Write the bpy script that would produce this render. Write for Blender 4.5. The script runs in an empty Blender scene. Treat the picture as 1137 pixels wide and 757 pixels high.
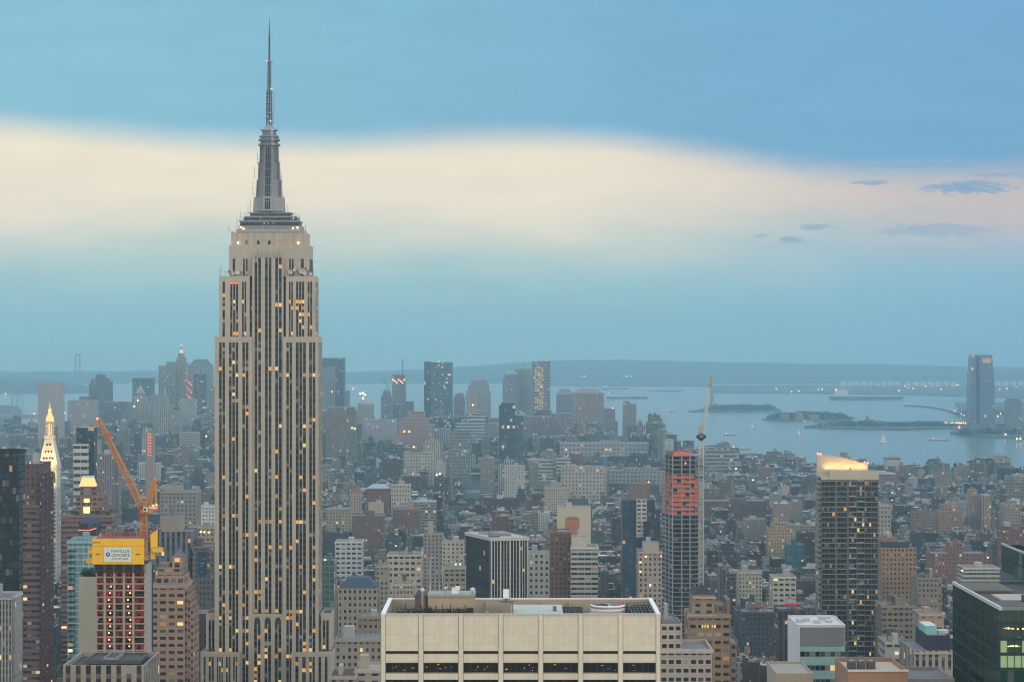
import bpy, math, random, bisect
from mathutils import Vector, Matrix
random.seed(11)
S = bpy.context.scene
COL = S.collection
F = 2440.0; CX = 568.5; CY = 378.5; CH = 260.0

# ------------------------------------------------------------------ camera, sky, sun, exposure
cam = bpy.data.cameras.new('camera'); camo = bpy.data.objects.new('camera', cam); COL.objects.link(camo)
camo.location = (0, 0, CH); camo.rotation_euler = (math.radians(90), 0, 0)
cam.sensor_width = 36; cam.lens = 36 * F / 1137.0; cam.clip_start = 5; cam.clip_end = 60000
S.camera = camo
S.view_settings.view_transform = 'Standard'; S.view_settings.look = 'None'
S.view_settings.exposure = 0.0; S.view_settings.gamma = 1; S.view_settings.use_curve_mapping = False
S.render.engine = 'CYCLES'
S.cycles.max_bounces = 6; S.cycles.diffuse_bounces = 2; S.cycles.glossy_bounces = 2; S.cycles.volume_bounces = 2; S.cycles.filter_width = 1.15
S.cycles.transmission_bounces = 2; S.cycles.use_denoising = True

def lin(r, g, b):
    f = lambda c: (c / 255.0 / 12.92) if c <= 10 else (((c / 255.0) + 0.055) / 1.055) ** 2.4
    return (f(r), f(g), f(b))
SUN_EL = math.radians(9); SUN_AZ = math.radians(125)      # azimuth from +Y towards +X: low, behind the right shoulder
world = bpy.data.worlds.new('World'); S.world = world; world.use_nodes = True

class N:                                                   # tiny node helper
    def __init__(s, tree): s.t = tree
    def new(s, typ, **kw):
        n = s.t.nodes.new(typ)
        for k, v in kw.items(): setattr(n, k, v)
        return n
    def put(s, sock, v):
        if v is None: return
        if isinstance(v, (int, float)): sock.default_value = v
        elif isinstance(v, (tuple, list)):
            n_ = len(sock.default_value); v = list(v)
            if len(v) < n_: v = v + [1.0] * (n_ - len(v))
            sock.default_value = v[:n_]
        else: s.t.links.new(v, sock)
    def m(s, op, a, b=None, c=None, clamp=False):
        n = s.new('ShaderNodeMath', operation=op); n.use_clamp = clamp
        s.put(n.inputs[0], a); s.put(n.inputs[1], b)
        if c is not None: s.put(n.inputs[2], c)
        return n.outputs[0]
    def mix(s, f, a, b, blend='MIX'):
        n = s.new('ShaderNodeMix', data_type='RGBA', blend_type=blend)
        s.put(n.inputs['Factor'], f); s.put(n.inputs[6], a); s.put(n.inputs[7], b)
        return n.outputs[2]
    def smooth(s, v, a, b):
        n = s.new('ShaderNodeMapRange', interpolation_type='SMOOTHSTEP')
        s.put(n.inputs[0], v); n.inputs[1].default_value = a; n.inputs[2].default_value = b
        n.inputs[3].default_value = 0; n.inputs[4].default_value = 1
        return n.outputs[0]
    def noise(s, vec, scale, detail=2, rough=.5):
        n = s.new('ShaderNodeTexNoise'); s.put(n.inputs['Vector'], vec)
        n.inputs['Scale'].default_value = scale; n.inputs['Detail'].default_value = detail
        n.inputs['Roughness'].default_value = rough
        return n.outputs['Fac']
    def vec(s, x, y, z=0.0):
        n = s.new('ShaderNodeCombineXYZ'); s.put(n.inputs[0], x); s.put(n.inputs[1], y); s.put(n.inputs[2], z)
        return n.outputs[0]

def build_world():
    nt = world.node_tree; nt.nodes.clear(); n = N(nt)
    out = n.new('ShaderNodeOutputWorld'); bg = n.new('ShaderNodeBackground')
    sky = n.new('ShaderNodeTexSky', sky_type='NISHITA'); sky.sun_disc = False
    sky.sun_elevation = SUN_EL; sky.sun_rotation = SUN_AZ; sky.air_density = 1.3; sky.dust_density = 2.0
    tc = n.new('ShaderNodeTexCoord'); sp = n.new('ShaderNodeSeparateXYZ'); nt.links.new(tc.outputs['Generated'], sp.inputs[0])
    az = n.m('MULTIPLY', n.m('ARCTAN2', sp.outputs[0], sp.outputs[1]), F)
    el = n.m('MULTIPLY', n.m('ARCSINE', sp.outputs[2]), F)
    v = n.vec(az, el)
    nz = n.noise(n.vec(n.m('MULTIPLY', az, .0035), n.m('MULTIPLY', el, .012)), 1.0, 4)
    fine = n.noise(n.vec(n.m('MULTIPLY', az, .01), n.m('MULTIPLY', el, .05)), 1.0, 4, .6)
    wrp = n.noise(n.vec(n.m('MULTIPLY', az, .035), n.m('MULTIPLY', el, .06)), 1.0, 4, .7)
    rag = n.noise(n.vec(n.m('MULTIPLY', az, .09), n.m('MULTIPLY', el, .5)), 1.0, 6, .75)
    # upper edge of the cream cloud gap
    fc = n.new('ShaderNodeFloatCurve'); xs = n.new('ShaderNodeMapRange')
    n.put(xs.inputs[0], az); xs.inputs[1].default_value = -700; xs.inputs[2].default_value = 700
    pts = [(-700, 246), (-568, 242), (-460, 236), (-330, 228), (-180, 226), (-60, 231), (40, 233), (110, 230), (170, 221), (230, 211), (290, 202), (340, 196), (450, 192), (570, 190), (700, 186)]
    cm = fc.mapping.curves[0]
    while len(cm.points) < len(pts): cm.points.new(.5, .5)
    for p, (a, b) in zip(cm.points, pts): p.location = ((a + 700) / 1400, b / 400)
    fc.mapping.update(); nt.links.new(xs.outputs[0], fc.inputs['Value'])
    top = n.m('SUBTRACT', n.m('MULTIPLY', fc.outputs[0], 400), 10.5)
    d = n.m('SUBTRACT', n.m('ADD', el, n.m('ADD', n.m('MULTIPLY', n.m('SUBTRACT', nz, .5), 18), n.m('ADD', n.m('MULTIPLY', n.m('SUBTRACT', rag, .5), 9), n.m('MULTIPLY', n.m('SUBTRACT', wrp, .5), n.m('ADD', 5, n.m('MULTIPLY', n.smooth(az, 150, 560), 16)))))), top)
    s1 = n.smooth(d, -20, 25)
    bfade = n.smooth(n.m('ADD', el, n.m('MULTIPLY', n.m('SUBTRACT', nz, .5), 90)), 48, 160)
    rightness = n.smooth(az, 40, 560)
    cream = n.mix(rightness, lin(*BAND_L), lin(*BAND_R))
    low = n.mix(rightness, lin(*LOW_L), lin(*LOW_R))
    up = n.mix(n.smooth(az, -560, 560), lin(*UP_L), lin(*UP_R))
    c = n.mix(bfade, low, cream)
    # thin pink streaks under the band
    st = n.m('MULTIPLY', n.smooth(n.noise(n.vec(n.m('MULTIPLY', az, .012), n.m('MULTIPLY', el, .13)), 1.0, 3), .55, .72), n.m('SUBTRACT', 1.0, n.m('ABSOLUTE', n.m('MULTIPLY', n.m('SUBTRACT', el, 86), .05)), clamp=True), clamp=True)
    c = n.mix(n.m('MULTIPLY', st, .35), c, lin(205, 190, 190))
    # small blue clouds seen through the band on the right
    for (x, y, rx, ry, k) in ((964, 205, 22, 2.6, .75), (1063, 212, 46, 6.5, .9), (905, 254, 20, 3, .6), (876, 267.5, 12, 3.5, .6), (842, 262, 8, 2.5, .5), (1030, 258, 62, 7, .45), (1000, 188, 60, 2.2, .5), (1110, 199, 40, 2.5, .5)):
        ex = n.m('ADD', n.m('DIVIDE', n.m('SUBTRACT', az, x - CX), rx), n.m('MULTIPLY', n.m('SUBTRACT', rag, .5), 1.6)); ey = n.m('ADD', n.m('DIVIDE', n.m('SUBTRACT', el, CY - y), ry), n.m('MULTIPLY', n.m('SUBTRACT', wrp, .5), 3.4))
        r = n.m('ADD', n.m('MULTIPLY', ex, ex), n.m('MULTIPLY', ey, ey))
        r = n.m('ADD', r, n.m('MULTIPLY', n.m('SUBTRACT', rag, .5), 6.5))
        c = n.mix(n.m('MULTIPLY', n.m('SUBTRACT', 1.0, n.smooth(r, .3, 1.5)), k), c, lin(128, 166, 200))
    c = n.mix(s1, c, up)
    mott = n.m('ADD', .86, n.m('ADD', n.m('MULTIPLY', nz, .15), n.m('MULTIPLY', fine, .16)))
    c = n.mix(1.0, c, mott, 'MULTIPLY')
    # mottled brightness of the overcast above, lighter overhead and behind the viewer
    zen = n.smooth(el, 385, 800)
    back = n.smooth(n.m('ABSOLUTE', az), 2000, 6000)
    c = n.mix(zen, c, ZEN)
    c = n.mix(n.m('MULTIPLY', back, n.m('SUBTRACT', 1.0, n.m('MULTIPLY', zen, .5))), c, BACK)
    # the clouds cover most of the clear sky
    ns = n.new('ShaderNodeVectorMath', operation='SCALE'); nt.links.new(sky.outputs[0], ns.inputs[0]); ns.inputs['Scale'].default_value = 0.1
    fin = n.mix(.93, ns.outputs[0], c)
    nt.links.new(fin, bg.inputs[0]); bg.inputs[1].default_value = 1.0
    nt.links.new(bg.outputs[0], out.inputs[0])
BAND_L = (255, 238, 212); BAND_R = (212, 194, 190)
LOW_L = (170, 210, 208); LOW_R = (148, 196, 220)
UP_L = (136, 192, 214); UP_R = (114, 168, 208)
ZEN = (.92, 1.08, 1.38); BACK = (1.42, 1.2, .93)
build_world()
sl = bpy.data.lights.new('sun', 'SUN'); sl.energy = 0.7; sl.angle = math.radians(12); sl.color = (1.0, .82, .66)
so = bpy.data.objects.new('sun', sl); COL.objects.link(so)
dv = Vector((math.sin(SUN_AZ) * math.cos(SUN_EL), math.cos(SUN_AZ) * math.cos(SUN_EL), math.sin(SUN_EL)))
so.rotation_euler = dv.to_track_quat('Z', 'Y').to_euler(); so.location = (600, -600, 500)
HAZE_DENS = 0.98e-4; HAZE_COL = (.62, .945, 1.0)

# ------------------------------------------------------------------ helpers
def X(px, D): return (px - CX) / F * D
def Z(py, D): return CH - (py - CY) / F * D
def GD(py): return CH * F / (py - CY)                      # distance of the ground seen at that height
MATS = {}
def newmat(name):
    m = bpy.data.materials.new(name); m.use_nodes = True; MATS[name] = m
    return m, N(m.node_tree), m.node_tree.nodes['Principled BSDF']

def facade_mat(name, u0, u1, v0, v1, litp=.035, vertical=False, glass=False):
    m, n, b = newmat(name)
    uv = n.new('ShaderNodeUVMap'); uv.uv_map = 'UVMap'
    sp = n.new('ShaderNodeSeparateXYZ'); m.node_tree.links.new(uv.outputs[0], sp.inputs[0])
    fu = n.m('FRACT', sp.outputs[0]); fv = n.m('FRACT', sp.outputs[1])
    iu = n.m('FLOOR', sp.outputs[0]); iv = n.m('FLOOR', sp.outputs[1])
    ins = lambda f, a, c: n.m('MULTIPLY', n.m('GREATER_THAN', f, a), n.m('LESS_THAN', f, c))
    mu = ins(fu, u0, u1); mv = ins(fv, v0, v1); mask = n.m('MULTIPLY', mu, mv)
    wn = n.new('ShaderNodeTexWhiteNoise', noise_dimensions='2D'); m.node_tree.links.new(n.vec(iu, iv), wn.inputs['Vector'])
    w2 = n.new('ShaderNodeTexWhiteNoise', noise_dimensions='2D'); m.node_tree.links.new(n.vec(n.m('ADD', iu, .37), n.m('ADD', iv, 17.2)), w2.inputs['Vector'])
    w3 = n.new('ShaderNodeTexWhiteNoise', noise_dimensions='2D'); m.node_tree.links.new(n.vec(n.m('FLOOR', n.m('MULTIPLY', iu, .01)), iv), w3.inputs['Vector'])
    at = n.new('ShaderNodeAttribute', attribute_name='Col')
    geo = n.new('ShaderNodeNewGeometry')
    big = n.noise(geo.outputs['Position'], .035, 3); fin = n.noise(geo.outputs['Position'], .45, 3, .65)
    stain = n.m('ADD', n.m('ADD', .62, n.m('MULTIPLY', big, .42)), n.m('MULTIPLY', fin, .34))
    base = n.mix(1.0, at.outputs['Color'], stain, 'MULTIPLY')
    # floor line / joint
    joint = n.m('LESS_THAN', fv, .07)
    base = n.mix(n.m('MULTIPLY', joint, .22), base, (0.03, .03, .035))
    ramp = n.new('ShaderNodeValToRGB'); cr = ramp.color_ramp; cr.interpolation = 'CONSTANT'
    cr.elements[0].position = 0; cr.elements[0].color = (.016, .02, .028, 1)
    cr.elements[1].position = .45; cr.elements[1].color = (.035, .042, .055, 1)
    for p_, c_ in ((.76, (.075, .085, .10, 1)), (.90, (.15, .16, .165, 1)), (.95, (.30, .31, .29, 1))):
        e = cr.elements.new(p_); e.color = c_
    m.node_tree.links.new(wn.outputs[0], ramp.inputs[0])
    gl = ramp.outputs[0]
    if glass: gl = n.mix(.55, gl, at.outputs['Color'])
    if vertical:
        sg = n.mix(1.0, at.outputs['Color'], (.42, .40, .38), 'MULTIPLY')
        base = n.mix(n.m('MULTIPLY', mu, n.m('SUBTRACT', 1.0, mv)), base, sg)
    colr = n.mix(mask, base, gl)
    if glass: colr = n.mix(mask, n.mix(1.0, at.outputs['Color'], (1.5, 1.5, 1.5), 'MULTIPLY'), gl)
    m.node_tree.links.new(colr, b.inputs['Base Color'])
    rough = n.m('SUBTRACT', .88, n.m('MULTIPLY', mask, .60)); b.inputs['Specular IOR Level'].default_value = .3; m.node_tree.links.new(rough, b.inputs['Roughness'])
    lit = n.m('GREATER_THAN', n.m('ADD', w2.outputs[0], n.m('MULTIPLY', n.m('SUBTRACT', w3.outputs[0], .5), .08)), 1.0 - litp)
    es = n.m('MULTIPLY', n.m('MULTIPLY', lit, mask), n.m('ADD', .25, n.m('MULTIPLY', n.m('MULTIPLY', w3.outputs[0], wn.outputs[0]), 1.3)))
    ec = n.mix(w3.outputs[0], (1.0, .36, .07), (1.0, .58, .2)); ec = n.mix(n.m('GREATER_THAN', n.m('FRACT', n.m('MULTIPLY', w2.outputs[0], 977.0)), .8), ec, (.85, .85, .7))
    m.node_tree.links.new(ec, b.inputs['Emission Color']); m.node_tree.links.new(es, b.inputs['Emission Strength'])
facade_mat('punched_wall', .27, .73, .28, .76)
facade_mat('small_wall', .34, .68, .34, .72)
facade_mat('tall_wall', .30, .72, .14, .84)
facade_mat('wide_wall', .12, .90, .24, .80)
facade_mat('pair_wall', .16, .84, .30, .74)
facade_mat('band_wall', .03, .97, .34, .80)
facade_mat('pier_wall', .26, .74, .32, .95, vertical=True)
facade_mat('glass_wall', .05, .95, .07, .93, litp=.03, glass=True)
WALL = {'P': 'punched_wall', 'Q': 'small_wall', 'R': 'tall_wall', 'U': 'wide_wall', 'W': 'pair_wall', 'B': 'band_wall', 'V': 'pier_wall', 'G': 'glass_wall', 'S': 'plain_wall'}

def attr_mat(name, rough=.85, metal=0., lo=.7, hi=1.15, s1=.04, s2=.6, spec=.5, panels=None):
    m, n, b = newmat(name)
    at = n.new('ShaderNodeAttribute', attribute_name='Col'); geo = n.new('ShaderNodeNewGeometry')
    a = n.noise(geo.outputs['Position'], s1, 3); c = n.noise(geo.outputs['Position'], s2, 4, .65)
    mp = n.new('ShaderNodeMapping'); m.node_tree.links.new(geo.outputs['Position'], mp.inputs[0]); mp.inputs['Scale'].default_value = (.55, .55, .045)
    st = n.noise(mp.outputs[0], 1.0, 4, .7)                       # rain streaks running down the walls
    f = n.m('ADD', lo, n.m('MULTIPLY', n.m('ADD', n.m('ADD', n.m('MULTIPLY', a, .35), n.m('MULTIPLY', c, .3)), n.m('MULTIPLY', st, .35)), (hi - lo)))
    base = n.mix(1.0, at.outputs['Color'], f, 'MULTIPLY')
    if panels:
        uv = n.new('ShaderNodeUVMap'); uv.uv_map = 'UVMap'
        sp = n.new('ShaderNodeSeparateXYZ'); m.node_tree.links.new(uv.outputs[0], sp.inputs[0])
        pu, pv = panels
        fu = n.m('FRACT', n.m('DIVIDE', sp.outputs[0], pu)); fv = n.m('FRACT', n.m('DIVIDE', sp.outputs[1], pv))
        w = n.new('ShaderNodeTexWhiteNoise', noise_dimensions='2D')
        m.node_tree.links.new(n.vec(n.m('FLOOR', n.m('DIVIDE', sp.outputs[0], pu)), n.m('FLOOR', n.m('DIVIDE', sp.outputs[1], pv))), w.inputs['Vector'])
        base = n.mix(1.0, base, n.m('ADD', .94, n.m('MULTIPLY', w.outputs[0], .07)), 'MULTIPLY')
        j = n.m('MAXIMUM', n.m('LESS_THAN', fu, .05), n.m('LESS_THAN', fv, .045))
        base = n.mix(n.m('MULTIPLY', j, .24), base, (.12, .11, .09))
    m.node_tree.links.new(base, b.inputs['Base Color']); b.inputs['Roughness'].default_value = rough
    b.inputs['Metallic'].default_value = metal; b.inputs['Specular IOR Level'].default_value = spec
attr_mat('plain_wall', lo=.72, hi=1.2)
attr_mat('stone', lo=.52, hi=1.42, s1=.05, s2=.9)
attr_mat('panel_wall', lo=.72, hi=1.22, panels=(1.35, 2.35))
attr_mat('roofing', lo=.45, hi=1.45, s1=.08, s2=.5, rough=.9)
attr_mat('paint', rough=.55, lo=.8, hi=1.12)
attr_mat('metal', rough=.4, metal=.5, lo=.7, hi=1.15)
attr_mat('leaf', rough=.7, lo=.5, hi=1.4, s1=.12, s2=.8)
attr_mat('land', rough=.95, lo=.5, hi=1.4, s1=.004, s2=.02)

def flatmat(name, c, rough=.6, metal=0, em=0, ec=None, spec=.5):
    m, n, b = newmat(name)
    b.inputs['Base Color'].default_value = (*c, 1); b.inputs['Roughness'].default_value = rough
    b.inputs['Metallic'].default_value = metal; b.inputs['Specular IOR Level'].default_value = spec
    if em: b.inputs['Emission Color'].default_value = (*(ec or c), 1); b.inputs['Emission Strength'].default_value = em
flatmat('glass_black', (.010, .011, .014), .12, spec=.15); flatmat('glass_dark', (.020, .024, .032), .12, spec=.3)
flatmat('glass_mid', (.06, .07, .085), .2); flatmat('blind_grey', (.20, .21, .21), .5)
flatmat('blind_pale', (.40, .40, .37), .6)
flatmat('lit_amber', (.5, .3, .1), .6, em=.62, ec=(1, .42, .08)); flatmat('lit_yellow', (.5, .4, .2), .6, em=.72, ec=(1, .62, .2))
flatmat('lit_dim', (.3, .15, .05), .6, em=.35, ec=(1, .45, .10)); flatmat('lit_red', (.5, .05, .03), .6, em=2.0, ec=(1, .16, .08))
flatmat('lamp_white', (.8, .8, .7), .5, em=3.2, ec=(1, .80, .5)); flatmat('lamp_orange', (.8, .5, .2), .5, em=5, ec=(1, .50, .18))
flatmat('lamp_red', (.8, .1, .1), .5, em=4, ec=(1, .2, .12)); flatmat('lit_green_office', (.2, .4, .3), .5, em=.13, ec=(.85, .8, .06))
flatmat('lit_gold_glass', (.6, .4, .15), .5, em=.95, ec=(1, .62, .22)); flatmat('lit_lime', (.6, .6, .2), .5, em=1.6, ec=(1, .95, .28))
flatmat('billboard_panel', (.02, .05, .12), .3)
flatmat('net_red', (.50, .035, .02), .8); flatmat('net_orange', (.80, .13, .06), .8)

def water_mat():
    m, n, b = newmat('harbor_water')
    geo = n.new('ShaderNodeNewGeometry'); mp = n.new('ShaderNodeMapping'); m.node_tree.links.new(geo.outputs['Position'], mp.inputs[0])
    mp.inputs['Scale'].default_value = (.0012, .0003, 1)
    a = n.noise(mp.outputs[0], 1.0, 4)
    m.node_tree.links.new(n.mix(a, (.08, .13, .125), (.13, .185, .175)), b.inputs['Base Color'])
    b.inputs['Roughness'].default_value = .2
    f = n.noise(geo.outputs['Position'], .02, 5, .6); bu = n.new('ShaderNodeBump'); bu.inputs['Strength'].default_value = .12; bu.inputs['Distance'].default_value = 2
    m.node_tree.links.new(f, bu.inputs['Height']); m.node_tree.links.new(bu.outputs[0], b.inputs['Normal'])
water_mat()

class MB:
    def __init__(s): s.v = []; s.f = []; s.m = []; s.uv = []; s.c = []
    def face(s, pts, mat, col=(.5, .5, .5), uv=None):
        i = len(s.v); s.v.extend([tuple(p) for p in pts]); n = len(pts)
        s.f.append(tuple(range(i, i + n))); s.m.append(mat)
        s.uv.extend(uv if uv else [(0.0, 0.0)] * n); s.c.extend([(col[0], col[1], col[2], 1.0)] * n)
    def wallq(s, p, q, z0, z1, mat, col, bay=3., fl=3.6, uo=0.):
        L = math.hypot(q[0] - p[0], q[1] - p[1]); nb = max(1, round(L / bay)) if mat != 'panel_wall' else L
        h0, h1 = z0 / fl, z0 / fl + (max(1, round((z1 - z0) / fl)) if mat != 'panel_wall' else (z1 - z0))
        if mat != 'panel_wall': h0 = float(math.floor(h0)); h1 = h0 + max(1, round((z1 - z0) / fl))
        s.face([(p[0], p[1], z0), (q[0], q[1], z0), (q[0], q[1], z1), (p[0], p[1], z1)], mat, col,
               [(uo, h0), (uo + nb, h0), (uo + nb, h1), (uo, h1)])
    def prism(s, poly, z0, z1, wall, col, top='roofing', tcol=(.2, .2, .2), bay=3., fl=3.6, rim=0., caponly=False):
        n = len(poly); uo = 100.0 * random.randint(1, 900)
        for i in range(n):
            s.wallq(poly[i], poly[(i + 1) % n], z0, z1, wall, col, bay, fl, uo); uo += 100
        if rim <= 0:
            s.face([(p[0], p[1], z1) for p in poly], top, tcol)
        else:
            cx = sum(p[0] for p in poly) / n; cy = sum(p[1] for p in poly) / n
            mr = max(math.hypot(p[0] - cx, p[1] - cy) for p in poly); k = 1 - min(.25, .5 / mr)
            inn = [(cx + (p[0] - cx) * k, cy + (p[1] - cy) * k) for p in poly]
            cc = tuple(min(.7, c * 1.15) for c in col)
            for i in range(n):
                j = (i + 1) % n
                s.face([(*poly[i], z1), (*poly[j], z1), (*inn[j], z1), (*inn[i], z1)], 'stone', cc)
                s.face([(*inn[i], z1), (*inn[j], z1), (*inn[j], z1 - rim), (*inn[i], z1 - rim)], 'plain_wall', col)
            s.face([(p[0], p[1], z1 - rim) for p in inn], top, tcol)
    def box(s, x0, x1, y0, y1, z0, z1, mat, col=(.5, .5, .5), top=None, tcol=None, bay=3., fl=3.6, rim=0.):
        s.prism([(x0, y0), (x1, y0), (x1, y1), (x0, y1)], z0, z1, mat, col, top or ('roofing' if mat in WALL.values() else mat), tcol or col, bay, fl, rim)
    def solid(s, x0, x1, y0, y1, z0, z1, mat, col=(.5, .5, .5)):
        s.prism([(x0, y0), (x1, y0), (x1, y1), (x0, y1)], z0, z1, mat, col, mat, col)
        s.face([(x0, y1, z0), (x1, y1, z0), (x1, y0, z0), (x0, y0, z0)], mat, col)
    def frus(s, x, y, z0, z1, r0, r1, n, mat, col=(.5, .5, .5), ph=0., cap=True, sy=1.):
        a = [(x + r0 * math.cos(ph + 2 * math.pi * i / n), y + sy * r0 * math.sin(ph + 2 * math.pi * i / n), z0) for i in range(n)]
        b = [(x + r1 * math.cos(ph + 2 * math.pi * i / n), y + sy * r1 * math.sin(ph + 2 * math.pi * i / n), z1) for i in range(n)]
        uo = 100.0 * random.randint(1, 900)
        for i in range(n):
            j = (i + 1) % n
            s.face([a[i], a[j], b[j], b[i]], mat, col, [(uo, 0), (uo + 1, 0), (uo + 1, (z1 - z0) / 3.6), (uo, (z1 - z0) / 3.6)])
        if cap and r1 > .01: s.face(b, mat, col)
        return s
    def pyr(s, x0, x1, y0, y1, z0, z1, mat, col, k=0.):     # hipped / pyramidal roof; k = share of the top left flat
        cx, cy = (x0 + x1) / 2, (y0 + y1) / 2
        a = [(x0, y0), (x1, y0), (x1, y1), (x0, y1)]; b = [(cx + (p[0] - cx) * max(k, .001), cy + (p[1] - cy) * max(k, .001)) for p in a]
        for i in range(4):
            j = (i + 1) % 4
            s.face([(*a[i], z0), (*a[j], z0), (*b[j], z1), (*b[i], z1)], mat, col)
        if k > 0: s.face([(*p, z1) for p in b], mat, col)
    def ball(s, x, y, z, r, mat, col=(.5, .5, .5), n=8, k=6):
        for i in range(k):
            t0, t1 = math.pi * i / k - math.pi / 2, math.pi * (i + 1) / k - math.pi / 2
            for j in range(n):
                a0, a1 = 2 * math.pi * j / n, 2 * math.pi * (j + 1) / n
                P = lambda t, a: (x + r * math.cos(t) * math.cos(a), y + r * math.cos(t) * math.sin(a), z + r * math.sin(t))
                q = [P(t0, a0), P(t0, a1), P(t1, a1), P(t1, a0)]
                if i == 0: q = q[1:] if False else [q[0], q[2], q[3]]
                elif i == k - 1: q = q[:3]
                s.face(q, mat, col)
    def tube(s, p, q, r, mat, col=(.5, .5, .5), n=4, r2=None):
        p, q = Vector(p), Vector(q); d = (q - p)
        if d.length < 1e-6: return
        d.normalize(); u = d.cross(Vector((0, 0, 1)) if abs(d.z) < .9 else Vector((1, 0, 0))).normalized(); w = d.cross(u)
        r2 = r if r2 is None else r2
        a = [p + (u * math.cos(2 * math.pi * (i + .5) / n) + w * math.sin(2 * math.pi * (i + .5) / n)) * r for i in range(n)]
        b = [q + (u * math.cos(2 * math.pi * (i + .5) / n) + w * math.sin(2 * math.pi * (i + .5) / n)) * r2 for i in range(n)]
        for i in range(n):
            j = (i + 1) % n; s.face([a[i], a[j], b[j], b[i]], mat, col)
        s.face(a[::-1], mat, col)
        if r2 > .01: s.face(b, mat, col)
    def lattice(s, p, q, w0, w1, cell, r, mat, col):         # square truss mast / boom
        p, q = Vector(p), Vector(q); d = q - p; L = d.length; d.normalize()
        u = d.cross(Vector((0, 1, 0)) if abs(d.y) < .9 else Vector((1, 0, 0))).normalized(); w = d.cross(u).normalized()
        n = max(2, int(L / cell)); ring = []
        for i in range(n + 1):
            t = i / n; h = (w0 + (w1 - w0) * t) / 2; c = p + d * (L * t)
            ring.append([c + u * h * a + w * h * b for a, b in ((-1, -1), (1, -1), (1, 1), (-1, 1))])
        for k in range(4): s.tube(ring[0][k], ring[-1][k], r, mat, col)
        for i in range(n):
            for k in range(4):
                k2 = (k + 1) % 4
                s.tube(ring[i][k], ring[i][k2], r * .6, mat, col, 3)
                s.tube(ring[i][k] if i % 2 else ring[i][k2], ring[i + 1][k2] if i % 2 else ring[i + 1][k], r * .6, mat, col, 3)
    def build(s, name, parent=None, origin=(0, 0, 0), **props):
        me = bpy.data.meshes.new(name); ox, oy, oz = origin
        me.from_pydata([(a - ox, b - oy, c - oz) for a, b, c in s.v], [], s.f)
        used = sorted(set(s.m)); idx = {k: i for i, k in enumerate(used)}
        for k in used: me.materials.append(MATS[k])
        me.polygons.foreach_set('material_index', [idx[k] for k in s.m])
        uvl = me.uv_layers.new(name='UVMap'); uvl.data.foreach_set('uv', [t for p in s.uv for t in p])
        ca = me.color_attributes.new(name='Col', type='FLOAT_COLOR', domain='CORNER')
        ca.data.foreach_set('color', [t for p in s.c for t in p])
        me.update()
        o = bpy.data.objects.new(name, me); COL.objects.link(o)
        if parent is not None: o.parent = parent
        else: o.location = origin
        for k, v in props.items(): o[k] = v
        return o

def empty(name, loc, label, cat, group=None):
    o = bpy.data.objects.new(name, None); COL.objects.link(o); o.location = loc; o.empty_display_size = 2
    o['label'] = label; o['category'] = cat
    if group: o['group'] = group
    return o
def copy_tree(o, parent=None):
    c = o.copy(); COL.objects.link(c)
    if parent is not None: c.parent = parent
    for ch in o.children: copy_tree(ch, c)
    return c

OCC = []          # (D, px0, px1, ytop, x0, x1, y0, y1, keep): built footprints, for keeping the city off them
def occupy(x0, x1, y0, y1, ztop, keep=.35):
    D = max(50, y0); OCC.append((y0, CX + x0 * F / D, CX + x1 * F / D, CY + (CH - ztop) * F / D, x0, x1, y0, y1, keep))

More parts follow.
